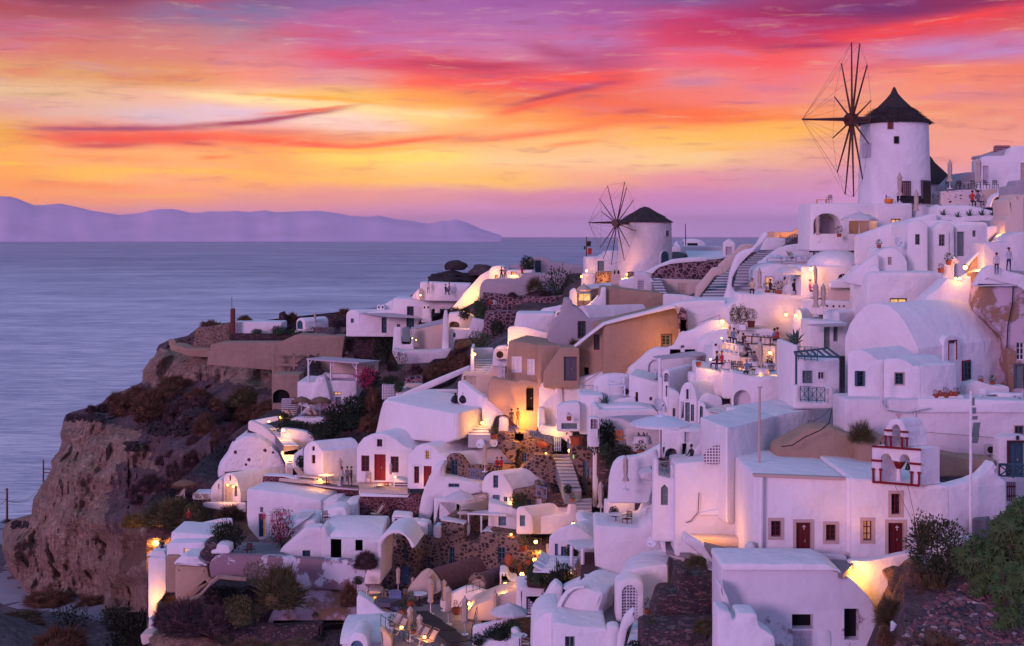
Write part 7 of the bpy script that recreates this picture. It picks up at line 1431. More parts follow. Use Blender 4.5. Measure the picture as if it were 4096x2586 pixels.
spots=[(460,755,1000,'beside the blue framed door'),(600,850,1040,'left of the cream arch wall'),(763,798,1085,'behind the middle pair'),(770,855,1218,'in front of the cream arch'),(896,870,1180,'slender one right of the cream arch'),(939,930,1316,'tall one at the centre of the sun deck'),(1098,1035,1412,'front right of the dark mats'),(575,1126,1475,'behind the left deck chairs'),(666,1202,1530,'in front of the left deck chairs'),(1386,980,1285,'in front of the glass skylights'),(1558,902,1150,'next to the round bastion'),(1202,1216,1400,'short one by the slatted vent'),(885,1482,1760,'cut off by the bottom edge'),(1891,530,720,'by the loungers above the red planter')]
for u,vt,vb,w_ in spots:
 d=28.55*F/(S(0,vb)[1]-HV);d=d if 1000<vb<1600 else(101 if vb>1600 else 100)
 if vb==1760:d=88
 hh=(vb-vt)*d/F/2.39;inst('parasol','closed cream parasol '+w_,'parasol',CP,P(u,vb,d),rg.uniform(0,1),hh/2.6,'closed cream parasols')
fr('A4')
for u,vt,vb,d,w_ in[(724,525,860,116,'left of the lit window on the diners terrace'),(1400,490,860,111.5,'tallest, beside the star bright lamp'),(1408,685,1115,101.5,'left of the leaning pair over the white wall'),(1500,708,1085,102,'right of the leaning pair over the white wall')]:
 inst('parasol','closed beige parasol '+w_,'parasol',CS,P(u,vb,d),0,(vb-vt)*d/F/3.04/2.6)
fr('C6')
for u,vt,vb,d,w_ in[(1082,305,690,97,'left of the two lit ones in the restaurant'),(1275,332,730,96,'right of the two lit ones in the restaurant')]:inst('parasol','closed cream parasol '+w_,'parasol',CS,P(u,vb,d),0,(vb-vt)*d/F/2.764/2.6)
fr('A5')
for u,vt,vb,d,w_ in[(1012,352,650,121,'left of the two on the skyline terrace'),(1305,335,655,121,'right of the two on the skyline terrace'),(503,482,792,117,'in front of the barred window of the big windmill'),(672,655,945,115.5,'below the big windmill door')]:inst('parasol','closed white skirted parasol '+w_,'parasol',CS,P(u,vb,d),0,(vb-vt)*d/F/2.533/2.6)
fr('C7');inst('parasol','closed parasol in the left deep arch under the big windmill','parasol',CS,P(229,1650,117.1),0,1.0)
inst('parasol','open white parasol in front of the deep arches','parasol',OP,P(545,1645,114.5),.3,sc3=(1.03,1.03,1.0))
fr('A4');inst('parasol','open white parasol on the diners terrace by the dome','parasol',OP,P(1080,850,114),.2,sc3=(.92,.92,1.0));
fr('B5');inst('parasol','open white parasol in front of the wide dark opening','parasol',OP,P(862,1500,107),.4,sc3=(.82,.82,1.05));inst('parasol','closed cream parasol over the stone gable terrace','parasol',CS,P(1113,985,110.5),0,1.0);inst('parasol','closed cream parasol between the red shutters','parasol',CP,P(160,1060,114),0,(1060-888)*114/F/2.534/2.6)
fr('B3');inst('parasol','closed brown parasol among the blurred people','parasol',CP,P(1428,1035,117.4),0,.98)
fr('B7');inst('parasol','big round open white parasol above the reading woman','parasol',OPB,P(1125,1115,83),0,sc3=(1.02,1.02,1.0));inst('parasol','closed beige parasol in front of the white sweeping wall','parasol',CS,P(766,1420,87.5),0,.93);inst('parasol','closed beige parasol next to the tall rounded pillar','parasol',CS,P(515,1690,98),0,(1690-1320)*98/F/2.534/2.6)
fr('B6');inst('parasol','open white parasol spreading over the bottom terrace','parasol',OP,P(1525,1420,88),.2,sc3=(.85,.85,.85))
fr('A3');inst('parasol','peaked canvas umbrella over the beige lit room','parasol',OPC,P(945,705,139.5),.2,sc3=(.52,.52,.92))
fr('A2');inst('parasol','tall closed white parasol on the far lounger terrace','parasol',CP,P(566,880,206),0,125*206/F/2.171/2.6)
fr('B3');inst('parasol','left thatched parasol by the white slatted screen','parasol',TH,P(1066,385,154),0,sc3=(.84,.84,.9));inst('parasol','right thatched parasol above the striped loungers','parasol',TH,P(1240,392,152.5),0,sc3=(.94,.94,.92))
fr('B1');inst('parasol','shaggy thatched parasol beside the plunge pool','parasol',TH,P(1724,1160,143),0,sc3=(.94,.94,.82))
fr('A2')
for u,v,w_ in((450,938,'leftmost'),(515,938,'middle'),(655,942,'rightmost')):inst('lounger','cream sun lounger on the far terrace, %s of three'%w_,'lounger',LG,P(u,v,203),-.9,1.35)
fr('B3')
for i,(u,v)in enumerate(((1140,394),(1195,394),(945,402),(985,402))):inst('lounger',['striped lounger under the right thatched parasol, left of its pair','striped lounger under the right thatched parasol, right of its pair','dark lounger beside the slatted screen','lounger between the slatted screen and the sloping wall'][i],'lounger',DK,P(u,v,151.5),2.6,1.35)
for i,(u,v)in enumerate(((98,1180),(178,1186))):inst('lounger',['white lounger nearer the plunge pool tub','white lounger nearer the glowing doorway'][i],'lounger',DK,P(u,v,140.5),2.9,1.25)
fr('B1');inst('lounger','tilted white lounger under the shaggy thatched parasol','lounger',DK,P(1690,1155,142),-.8,1.3)
fr('B6')
for i,(u,v,d)in enumerate(((430,1345,89.8),(480,1390,89),(620,1450,87.8),(690,1480,87),(770,1510,86.6))):inst('deck_chair','deck chair at the sun deck edge, %s'%['first from the blue gate','second from the blue gate','third, in front of the planter','fourth along the edge','nearest the bottom edge'][i],'deck chair',DK,P(u,v,d),-.9,1.35)
for i,(a,c,e,g_)in enumerate((((630,1185),(740,1180),(885,1270),(700,1278)),((690,1285),(860,1268),(1020,1360),(830,1372)),((820,1385),(1010,1368),(1145,1462),(960,1490)))):
 flat('shade_mat',['dark slatted shade mat nearest the round tables','dark slatted shade mat in the middle of the sun deck','dark slatted shade mat nearest the bottom edge'][i],[a,c,e,g_],-28.0,'black',cat='mat',th=.06)
inst('table','small round white table beside the cream arch','table',TB,P(665,1130,96.5),0,1.6);inst('table','white table with a wooden chair at the bottom right of the deck','table',TB,P(1620,1540,83.5),0,1.5)
inst('chair','slatted wooden armchair at the bottom beside the white table','chair',CHO,P(1690,1560,83),1.2,1.35)
inst('table','round white table with a chair under the open parasol','table',TB,P(1085,340,107.5),0,1.5)
fr('B4');inst('chair','red brown directors chair on the white roof','chair',CHD,P(1805,340,108),.6,1.35);inst('chair','dark folding chair in the grey courtyard','chair',CHD,P(1045,655,103),-.5,1.35);inst('chair','dark folding chair by the white pot in the courtyard','chair',CHB,P(1090,640,103.5),.8,1.2)
fr('B3');inst('deck_chair','wooden deck chair with a green sling by the maroon wall','deck chair',DK,P(1775,1335,111.8),-1.2,1.5)
for u,v,d,z,w_ in((1690,1010,116.5,0,'beside the red double door'),(1800,1110,115,.5,'left of the little terrace table'),(1845,1105,115,-.7,'right of the little terrace table'),(1345,1015,117.6,.4,'at the table with the lamp')):inst('chair','wrought iron chair with cushion '+w_,'chair',chair_p('iron','redc')if u>1750 else CHO,P(u,v,d),z,1.3)
inst('table','little round terrace table with pink cushioned chairs','table',TB,P(1790,1105,114.8),0,1.3);inst('table','oval table holding the glowing lamp','table',TB,P(1300,1020,117.5),0,sc3=(2.2,1.6,1.4));inst('lounger','grey sun lounger beside the gabled house','lounger',LG,P(1125,985,119),1.1,1.6)
fr('A6');inst('chair','white plastic armchair by the masonry bench','chair',CHW,P(1348,1268,82.5),2.6,1.0);inst('chair','white plastic armchair cut by the right edge','chair',CHW,P(1720,1285,82),-2.2,1.0)
fr('C1');inst('chair','dark slatted wooden chair on the umbrella terrace','chair',CHD,P(735,368,88),-.8,1.35);inst('table','white bistro table beside the dark slatted chair','table',TB,P(630,372,88.5),0,1.5)
for i,(u,v)in enumerate(((90,735),(80,768),(60,800),(30,835))):inst('lounger',['white padded lounger, uppermost of the stack of four','white padded lounger, second from the top','white padded lounger, third from the top','white padded lounger, lowest of the four'][i],'lounger',LGW,P(u,v,90-i*.8),1.45,1.6)
fr('A5')
for u,v,z,w_ in((1000,655,.4,'beside the left skyline parasol'),(1095,655,-.6,'left of the skyline table'),(1135,655,.9,'against the pyramid roof'),(1250,655,2.5,'just left of the right skyline parasol'),(1300,650,-2,'just right of the right skyline parasol'),(1385,648,.5,'by the skyline house door'),(1475,648,0,'rightmost on the skyline terrace')):inst('chair','black wire chair '+w_,'chair',CHB,P(u,v,122),z,1.15)
inst('table','thin skyline table between the black wire chairs','table',TB,P(1200,655,122),0,sc3=(1.6,1.2,1.1));inst('chair','dark wicker armchair left of the windmill parasol','chair',CHB,P(390,794,117.5),1.5,1.05);inst('sofa','long dark sofa before the big windmill door','sofa',(('sofa',mk(lambda m:(m.box((0,0,.22),(2.2,.7,.4)),m.box((0,.35,.5),(2.2,.2,.4)))),'black',None),),P(610,796,117.3),0,1);inst('stool','orange cushioned stool by the windmill parasol','stool',(('stool',mk(lambda m:m.lathe([(.35,0),(.4,.15),(.38,.4),(.1,.42)],14)),'orange',None),),P(392,794,116.8),0,1)
fr('C7');inst('table','orange table on the roof left of the big windmill','table',(('table',mk(lambda m:(m.box((0,0,.55),(1.5,.8,.06)),[m.box((x,y,.27),(.08,.08,.54))for x in(-.7,.7)for y in(-.3,.3)])),'orange',None),),P(260,1358,119),0,.8);inst('chair','black wire chair on the roof left of the big windmill','chair',CHB,P(315,1358,119),-.8,1.1)
fr('C6')
for u,v,d,w_ in((700,425,103,'left of the upper restaurant tables'),(810,440,102.5,'middle of the upper restaurant tables'),(850,460,102,'right of the upper restaurant tables'),(1030,350,106,'behind the dark handrail'),(1150,370,105,'beside the couple at the back'),(720,650,99,'at the lower restaurant corner'),(1000,640,99.5,'beside the left lit parasol'),(1180,660,99,'between the lit parasols'),(1385,690,97.5,'at the right end of the restaurant'),(1100,715,96.2,'along the front restaurant wall')):inst('table','white clothed dining table '+w_,'table',TBC,P(u,v,d),0,1.15)
for i,(u,v,d,z,w_)in enumerate(((965,500,101.5,1.2,'upper tier'),(800,660,98,.3,'lower tier, left'),(850,665,97.8,-.4,'lower tier, by the grey haired man'),(1005,690,96.6,.9,'lower tier, centre'),(1190,650,98.5,0,'between the lit parasols'),(1410,700,96.5,.7,'lower tier, far right'))):inst('chair','curly black iron chair on the restaurant '+w_,'chair',CHB,P(u,v,d),z,1.15)
fr('B7');inst('table','little table behind the sail awning post','table',TB,P(1085,300,106),0,1.3);inst('chair','white plastic chair left in the shady garden','chair',CHW,P(420,1000,101.5),.5,1.3);inst('chair','white plastic chair at the front of the shady garden','chair',CHW,P(485,1035,100.5),-.6,1.3);inst('chair','orange draped armchair in the shady garden','chair',chair_p('wood','orange'),P(715,990,99.5),.2,1.75);inst('table','clothed table in the shady garden','table',TBC,P(935,990,97),0,1.5)
inst('bench','pile of white metal garden benches by the air conditioner','bench',chair_p('plastic','plastic'),P(675,465,105),0,sc3=(3,1.6,1.9));inst('air_conditioner','air conditioner unit beside the white metal benches','air conditioner',AC,P(785,462,105.2),0,1.1)
inst('cushion','yellow cushion heap on the table of the reading woman','cushion',(('cushion',mk(lambda m:m.lathe([(.3,0),(.36,.1),(.2,.24),(.02,.28)],12)),'orange',None),),P(1290,1160,82.2),0,sc3=(1.6,1,1.2))
fr('C4');inst('air_conditioner','air conditioner unit on the wall beside the dark blue door','air conditioner',AC,P(1567,600,80.7),0,.98)
fr('A3');inst('air_conditioner','dark air conditioner left of the white framed panels','air conditioner',AC,P(232,1165,124),0,1.5)
BAG=mk(lambda m:m.lathe([(.3,0),(.5,.2),(.48,.5),(.25,.8),(.08,.92),(.2,1.1)],12,fold=lambda i,j:.18*math.sin(i*2.3+j)),50)
fr('B5');inst('rubbish_bag','left black rubbish bag with a knotted top','bag',(('bag',BAG,'bag',None),),P(818,285,119.5),0,1.55);inst('rubbish_bag','right black rubbish bag leaning on the fin wall','bag',(('bag',BAG,'bag',None),),P(898,288,118.6),1,sc3=(1.6,1.6,1.6))
jar=mk(lambda m:m.lathe([(.1,0),(.3,.25),(.42,.6),(.3,1.0),(.16,1.12),(.22,1.2),(.14,1.15)],18),50);spl_=0
o=inst('storage_jar','old clay jar lying on its side on the stone roof','jar',(('jar',jar,'terra',None),),P(1750,715,111.8),0,1.7);o.rotation_euler=(0,-1.45,.1)
fr('B6')
for u,v,d,s,w_ in((1015,1215,93.5,2.9,'biggest terracotta pot with reddish grass on the sun deck'),(580,1140,96,2.6,'terracotta pot with a leafy plant left of the round table'),(500,1215,94.5,2.2,'terracotta pot with fern in front of the blue gate'),(400,1330,90.5,2.0,'shallow terracotta pot at the left end of the deck chairs'),(1655,612,103.2,2.9,'large terracotta urn with a succulent on the stone wall'),(1710,735,100.5,2.2,'terracotta bowl beside the pointed lantern'),(610,1410,88,2.0,'terracotta pot between the left deck chairs')):inst('potted_plant',w_,'potted plant',PL1 if u!=1015 else PLR,P(u,v,d),0,s)
o=inst('storage_jar','red clay jar standing on the dark stone block','jar',(('jar',jar,'terra',None),),P(1515,755,100.5),0,1.75)
fr('A6')
for u,v,s,w_ in((870,1252,1.25,'leftmost red pot on the white ledge'),(970,1245,1.45,'wide red pot in the middle of the white ledge'),(1068,1230,1.25,'red pot at the right of the white ledge'),(1440,1118,1.2,'red pot with a spiky plant on the masonry bench'),(1325,1100,1.2,'red pot with geraniums on the masonry bench')):inst('potted_plant',w_,'potted plant',PLR if u!=1440 else PL1,P(u,v,81.6 if u<1200 else 86),0,s*.95)
for u,w_ in((914,'slim brown bottle vase between the red pots'),(1022,'pale clay vase between the red pots')):inst('vase',w_,'vase',(('vase',jar,'beige' if u>1000 else 'wood',None),),P(u,1240,81.6),0,.45)
inst('planter_box','small white planter box with spiky plant on the sofa ledge','planter',PL3,P(100,225,109.5),0,1.6)
fr('A5')
for u,v,s,w_ in((950,968,1,'leftmost on the white rounded wall'),(1095,982,.9,'second from the left, lower'),(1215,978,1.08,'third from the left'),(1340,972,1.05,'fourth from the left'),(1445,962,.85,'rightmost, by the ramp bend')):inst('planter_box','white planter box of agaves, '+w_,'planter',AP,P(u,v,111.8),0,1.5*s,'white boxes of agaves')
inst('potted_plant','small terracotta pot on the wall below the windmill block','potted plant',PL1,P(293,1250,104.8),0,1.7);dish('white satellite dish on the low vault in the upper right',488,1190,104.5,50,.4,75)
for u,v,d,w_ in((1000,1420,98.2,'flowering plant left of the star bright lamp'),(920,1500,98.5,'pink flowering plant below the pointed pier')):inst('potted_plant',w_,'potted plant',PL1 if u>950 else PLR,P(u,v,d),0,2.2)
fr('A4');inst('tub_shrub','tall shrub in a white box, left of the two boxes','shrub',BOXT,P(425,1270,108),.3,1.25);inst('tub_shrub','tall shrub in a white box, right of the two boxes','shrub',BOXT,P(520,1278,107.6),1.3,1.3);inst('tub_shrub','flowering shrub in a red tub beside the boxes','shrub',POTT,P(622,1248,108.2),0,1.25)
for u,v,d,s,w_ in((1275,165,146,1.9,'red pot with leafy plant on the pier by the picket gate'),(1690,150,116,2,'red pot in the deep arch below the big windmill'),(1710,762,111,1.2,'small pot plant on the diagonal wall ledge'),(1795,762,111,1.3,'reddish pot plant on the diagonal wall ledge'),(1915,862,110,2.1,'grassy pot on the white pier'),(1998,880,109.8,2.2,'shrubby red pot on the white pier'),(960,850,113.5,2.4,'little round tree in a pot on the diners terrace'),(820,840,115,2.2,'leafy pot left of the round potted tree')):inst('potted_plant',w_,'potted plant',PL2 if u!=1915 else PL1,P(u,v,d),0,s)
fr('C6');inst('potted_plant','terracotta bowl of red flowers on the restaurant corner','potted plant',PLR,P(400,600,97.6),0,2.0);inst('potted_plant','white potted plant on the wall between the lit parasols','potted plant',PL3,P(1185,610,101),0,1.4);inst('shrub','spiky green shrub on the restaurant wall top','shrub',AG,P(1470,355,95),0,2.2)
fr('B7');inst('potted_plant','terracotta bowl in the rounded white niche','potted plant',PLR,P(193,718,102.8),0,1.9);inst('planter_box','red planter box with shrub beside the iron railing','planter',PL2,P(272,968,107),0,sc3=(3.4,2.4,2.9));inst('potted_plant','red pot with agave at the corner of the shady garden','potted plant',PL1,P(920,1075,92),0,2.6);inst('shrub','reddish leafless plant on the white wall corner','shrub',AG,P(560,560,104),0,1.6)
fr('C1')
for u,v,d,s,w_ in((963,1352,70,1.25,'terracotta pot on the low lava stone wall'),(935,1215,76,1.35,'white pot of leaves under the lean-to, left'),(990,1235,75.5,1.2,'white pot of leaves under the lean-to, right'),(885,130,91,2.1,'dark pot with bushy plant by the house with the pointed door'),(215,140,103,1.6,'red pot on the wall above the yellow stairs')):inst('potted_plant',w_,'potted plant',PL3 if 'white' in w_ else PL2 if 'dark' in w_ else PL1,P(u,v,d),0,s)
inst('agave','spiky agave in the upper stone planter','agave',AG,P(1415,850,71.6),0,1.35);inst('agave','spiky agave in the lower stone planter','agave',AG,P(1185,1020,71.5),0,1.5)
fr('B6');inst('agave','large blue green agave in the bottom planter','agave',AG,P(1320,1440,85.8),0,2.6);fr('B5');inst('potted_plant','white pot with a yucca by the white stairs','potted plant',PL3,P(1203,655,112.6),0,2.6)
fr('C1');dish('white satellite dish on the plain house side',970,522,85.2,50,-.5,80)
fr('B7');dish('large grey satellite dish beside the tall white pillar',1098,562,99.5,72,.7,65)
fr('B5');dish('left satellite dish on the vault roof',1070,700,113.6,46,-.4,70);dish('right satellite dish on the vault roof',1198,690,113.4,44,.5,70)
fr('A3');dish('pale satellite dish right of the smaller windmill',1783,155,169,36,.5,75)
fr('C6');rail('dark green crossed balcony railing',1524,985,1796,1000,165,85.8,85.6,'teal',3);rail('grey green railing on the upper restaurant balcony',1500,530,1715,545,155,88,87.6,'green',3)
pg=empty('slatted_pergola',P(1478,800,86.5));tag(pg,'dark green slatted pergola over the balcony','pergola');mb=MB();mb.tube((0,0,0),P(1478,440,86.5)-pg.location,.09,.09,4);mb.build('post',MT['teal'],pg)
mb=MB()
for t_ in range(7):mb.tube(P(1460+t_*62,442-t_*7,85.5)-pg.location,P(1475+t_*80,480+t_*2,84.2)-pg.location,.07,.07,4)
mb.tube(P(1458,440,85.6)-pg.location,P(1830,396,88)-pg.location,.09,.09,4);mb.tube(P(1475,482,84)-pg.location,P(1960,496,84)-pg.location,.09,.09,4);mb.build('roof',MT['teal'],pg)
fr('B7');rail('pale crossed balcony railing of the reading woman',1106,1275,1214,1306,145,80.8,80.2,'green',1);rail('thin metal railing behind the reading woman',1120,1130,1370,1120,40,84,84,'metal',4,False)
rail('black iron railing by the red planter box',300,1000,372,1010,130,106,105,'iron',6,False,.015);rail('sloping metal handrail on the lilac wall',215,420,510,240,10,110,110,'metal',2,False,.04);rail('bent metal handrail beside the metal furniture',318,450,436,445,85,106,106.5,'metal',1,False,.035)
fr('C6');rail('metal handrail below the star bright lamp',368,172,634,76,45,111,112,'metal',3,False,.03);rail('dark wooden rail over the restaurant steps',885,350,1295,380,90,104.6,103.4,'wood',4,False,.05);rail('white posted rail around the upper restaurant tables',640,440,840,475,100,101.2,100.8,'whitep',4,False,.05)
fr('A4');rail('rail of four white posts on the lounger terrace',815,495,1322,455,90,125.9,125.9,'whitep',3,False,.05)
fr('B5');rail('short blue crossed railing by the phone light',1350,582,1450,590,60,113.4,113,'bluev',2);rail('long blue crossed railing above the stone house',1540,625,1720,660,70,113.2,112.6,'bluev',4);rail('blue crossed railing at the blue gate',1720,690,1812,705,72,112.5,112,'bluev',2);rail('violet blue railing of the stone gable terrace',966,1050,1110,1080,100,111.8,110.6,'bluev',3);rail('blue crossed railing beside the orange draped chair',1638,1235,1738,1258,115,107.3,106.8,'bluev',1)
picket('solid blue garden gate at the stairs, left leaf',1813,775,1888,775,148,111.6,111.6,'bluev',4);picket('narrow blue garden gate at the stairs, right leaf',1946,745,1970,745,100,111,111,'bluev',1)
fr('B6');picket('blue slatted gate between lava stone pillars',370,1205,490,1210,215,96.8,96.8,'bluev',9,.08);rail('blue crossed gate on the stone house roof',750,462,790,466,105,106.2,106,'blue',1);rail('black iron railing around the left deck chairs',295,1330,560,1500,110,90,87.5,'iron',6,False,.02);rail('black iron railing above the cobbled vaults',1112,1015,1430,920,75,97,98,'iron',5,False,.02);rail('black iron railing right of the sun deck',1160,1450,1215,1225,95,88,92.5,'iron',4,False,.02);rail('white balustrade by the blue day bed cushions',75,1010,160,1040,85,98,97.5,'whitep',5,False,.035);rail('iron railing beside the round lamp',1700,600,1828,605,115,103,103,'iron',2,False,.02)
fr('A4');picket('dark peaked picket gate glowing at the top of the stairs',1038,258,1236,232,95,147.6,147.6,'greyd',10,.45);picket('cream peaked fence at the top of the stairs',818,158,962,160,55,151.5,151.5,'canvas',9,.4,'fence')
fr('A3');picket('pale picket gate at the left corner of the tan house',188,1325,264,1330,100,113.8,113.8,'whited',6,.2)
fr('C4');rail('dark blue crossed railing in front of the dark blue door',1650,858,1960,870,150,76.2,75.6,'teal',2,True,.05);picket('maroon slatted gate below the dark blue railing',1735,1115,1832,1118,210,75.8,75.8,'redw',5)
mb=MB();mb.tube(P(1332,1500,71.6),P(1336,-100,71.6),.09,.075,8);fp=mb.build('flagpole',MT['whitep'],None,40,P(1332,1500,71.6));tag(fp,'tall white flagpole with a limp dark flag beside the chapel','flagpole')
for i,(v,w_,h_)in enumerate(((20,26,90),(120,42,70),(200,60,40),(330,80,170),(430,70,110))):
 k=71.6/F/2.763;mb=MB();mb.box(P(1352+w_/2,v,71.6)-fp.location,(w_*k,.03,h_*k),.1,0,.1*i);mb.build('flag',MT['green'],fp)
fr('C2');mb=MB();mb.tube(P(512,1085,77.5),P(522,140,77.5),.085,.07,8);mb.box(P(526,138,77.5),(.3,.08,.08));tag(mb.build('pole',MT['stonef'],None,40,P(512,1085,77.5)),'thin lilac pole in front of the tall white house corner','pole')
fr('A3');mb=MB();mb.tube(P(967,276,165.5),P(969,105,165.5),.09,.07,5);fl=mb.build('flagpole',MT['wood'],None,None,P(967,276,165.5));tag(fl,'dark flag mast with a red and green flag left of the smaller windmill','flagpole')
for u,v,w_,h_,m_ in((990,165,34,45,'leafd'),(997,230,34,56,'redc'),(952,200,14,30,'leafd')):
 k=165/F/2.171;mb=MB();mb.box(P(u,v,165.5)-fl.location,(w_*k,.03,h_*k),.2,0,.2);mb.build('flag',MT[m_],fl)
mb=MB();mb.tube(P(1830,180,172),P(1826,-10,172),.07,.05,5);tag(mb.build('antenna',MT['iron'],None,None,P(1830,180,172)),'thin roof antenna right of the smaller windmill','antenna')
fr('B1')
for i,(u,v0,v1,d,xb)in enumerate(((66,1415,1062,262,0),(406,1105,797,330,1))):
 a=P(u,v0,d);root=empty('power_pole',a);tag(root,['dark wooden power pole nearest the left edge','dark wooden power pole with crossarms behind the cliff'][i],'power pole')
 mb=MB();mb.tube(Vector((0,0,-3)),P(u,v1,d)-a,.28,.2,6);mb.build('pole',MT['wood'],root)
 mb=MB()
 for vv in((882,915)if xb else(1075,1165)):mb.tube(P(u-(5 if xb else 14),vv,d)-a,P(u+(110 if xb else 8),vv,d)-a,.16,.16,4)
 mb.build('crossarm',MT['wood'],root)
 if not xb:
  for(q,w_,d2)in(((400,1030),70,330),((400,1060),60,330),((-60,1230),0,262),((-60,1130),0,262)):
   mb=MB();A_,B_=P(66,1180 if w_ else 1170,d)-a,P(q[0],q[1],d2)-a;pts=[A_.lerp(B_,t_/10)-Vector((0,0,(3.2 if w_ else .5)*4*t_/10*(1-t_/10)*.5))for t_ in range(11)];mb.path(pts,.05,3);mb.build('cable',MT['iron'],root)
def PP(f,rows):
 fr(f)
 for x in rows:person(*x)
PP('A5',[('person in a white top at the upper right edge, taller of the pair',1610,1480,92.2,'stand',0,.3),('person in white leaning, left of the pair at the upper right',1485,1520,92.4,'stand',0,-.5,1.6),('person in a pale hat and backpack on the upper path',1546,965,107.6,'stand',2,3,1.75,'hairg'),('long haired person sitting on the upper path wall',1240,835,118.8,'sit',1,2.5,1.9),('person sitting behind the planter wall in brown',1300,835,118.9,'sit',4,.4,1.9)])
PP('A4',[('grey haired person reclining in a teal top',1340,392,129.8,'sit',3,.8,1.9,'hairg'),('person in dark red beside the reclining teal one',1398,390,129.8,'sit',2,.6,1.9),('long haired diner seen from behind left of the first parasol',635,862,113.3,'sit',6,3,1.9,'hairb'),('diner in black seated on the scalloped bench, left',1150,870,115.2,'sit',2,.3,1.9),('diner in black seated on the scalloped bench, right',1200,870,115.2,'sit',2,-.3,1.9),('diner in bright pink near the tall closed parasol',1340,880,112,'sit',5,1.4,1.9),('diner with dark hair beside the potted tree',858,850,114.5,'sit',2,2,1.7)])
PP('C6',[('blonde diner at the upper restaurant table, leftmost',745,345,105.2,'sit',6,2.6,1.7,'hairb'),('diner in light blue at the upper restaurant table',790,360,104.8,'sit',3,2.8,1.7),('diner in white at the upper restaurant table',838,400,103.6,'sit',0,1.8,1.7,'hair'),('diner in grey on the iron chair of the upper tier',915,470,101.8,'sit',4,1.4,1.8),('diner in dark beside the grey one',895,420,103,'sit',2,1.9,1.7),('diner in red at the back right of the restaurant',1270,375,105.5,'sit',1,-1.4,1.9),('diner in blue at the back right of the restaurant',1238,375,105.9,'sit',3,-1.2,1.8),('diner in red at the lower restaurant corner',655,640,98.6,'sit',1,-1.3,1.8,'hairb'),('dark haired diner behind the red one at the corner',600,640,98.8,'sit',2,-1.6,1.8),('grey haired man in denim at the front restaurant wall',930,735,95.9,'sit',3,3.1,1.8,'hairg'),('dark haired diner left of the left lit parasol',1015,640,99.8,'sit',4,.4,1.8),('diner in red right of the right lit parasol',1342,740,95.6,'sit',1,-.8,2.1)])
PP('B7',[('woman in black reading on the balcony',1432,1185,82.4,'sit',2,-1.0,1.75)])
PP('B5',[('person in black and red standing by the ochre wall',1385,545,113.2,'stand',2,.4,1.75),('woman in red holding up a glowing phone',1448,520,113.6,'stand',1,.9,1.6),('person with red hair on the stone gable terrace',1238,985,111.3,'sit',1,.8,1.6,'hairb'),('person in red beside the red haired one on the stone terrace',1282,985,111.3,'sit',1,-.8,1.6)])
PP('B3',[('woman in white among the terrace group, leftmost',1448,1035,117.2,'stand',0,1.2,1.7),('person in grey in the middle of the terrace group',1495,1030,117.4,'stand',4,-.6,1.7),('person in black, rightmost of the terrace group',1532,1035,117.2,'stand',2,-1.2,1.75)])
PP('B4',[('bald person in black embracing at the far left balcony',238,675,117.6,'stand',2,.6,1.8),('person in white embracing at the far left balcony',212,680,117.8,'stand',0,-.8,1.65,'hairb'),('blonde woman in red walking below the olive bush',490,385,116,'stand',1,0,1.75,'hairb')])
PP('A2',[('blurred waiter standing on the far diners terrace',1548,598,187.2,'stand',0,0,1.75),('dark haired diner on the far terrace, left',1700,612,187,'sit',2,1.2,2),('blonde diner on the far terrace, right',1730,606,187,'sit',4,-1.2,2.1,'hairb')])
PP('A3',[('person in red leaning on the stone path wall',130,752,162.4,'stand',1,-.6,1.7),('person in pale pink on the stone path',172,752,162.4,'stand',0,.5,1.7),('small dark diner, leftmost on the grey parapet',230,460,174.9,'sit',2,0,1.8),('small dark diner, middle on the grey parapet',262,460,174.9,'sit',4,0,1.8),('small dark diner, right on the grey parapet',410,455,174,'sit',1,.5,1.9)])
def wire(label,f,pts,d,r,m,sag=0,name='cable'):
 fr(f);ps=[P(u,v,d+(i*.0))for i,(u,v)in enumerate(pts)];o=ps[0];q=[]
 for a,c in zip(ps,ps[1:]):q+=[a.lerp(c,k/6)-Vector((0,0,sag*4*k/6*(1-k/6)))for k in range(6)]
 q.append(ps[-1]);mb=MB();mb.path([x-o for x in q],r,5);me=mb.mesh(name,60);x=obj(name,me,MT[m]);x.location=o;tag(x,label,'cable' if name=='cable' else 'pipe')
wire('loose black cable hanging over the brown retaining wall','C2',[(1320,380),(1290,530),(1200,610),(1020,690),(880,780),(760,795)],79.0,.035,'iron')
wire('thin double cable drooping on the long white wing','C2',[(1300,365),(1230,450),(1120,515),(1060,505),(1055,660)],82.6,.028,'greyd')
wire('white raised pipe curving down the broad white wall','C4',[(350,-5),(352,60),(420,110),(600,118),(715,98),(722,300),(760,450)],80.9,.07,'W2',0,'pipe')
wire('horizontal white pipe along the broad white wall','C4',[(760,345),(1320,388),(1700,420)],80.9,.05,'W2',0,'pipe')
wire('rusty brown stain of an old pipe on the warm lit wall','C1',[(1425,50),(1415,240),(1350,320),(1300,340)],79.8,.03,'wood',0,'pipe')
wire('curved white pipe on the wall of the plaster framed window','A6',[(325,990),(315,1280),(340,1360),(560,1385),(650,1375),(800,1345)],80.4,.06,'W2',0,'pipe')
wire('old black cable down the peeling wall','A6',[(1655,110),(1645,300),(1600,520),(1590,740)],93.2,.05,'iron')
wire('stone channel running down beside the ochre bastion','B4',[(1040,880),(900,870),(780,855),(700,920),(600,1030),(500,1085)],100.4,.16,'G',0,'pipe')
wire('white rain pipe on the small arched door house','A5',[(995,1090),(993,1280),(1010,1340)],105.7,.05,'W',0,'pipe')
wire('white drain pipe beside the narrow arched vault','B7',[(1206,265),(1204,670)],99.5,.06,'whited',0,'pipe')
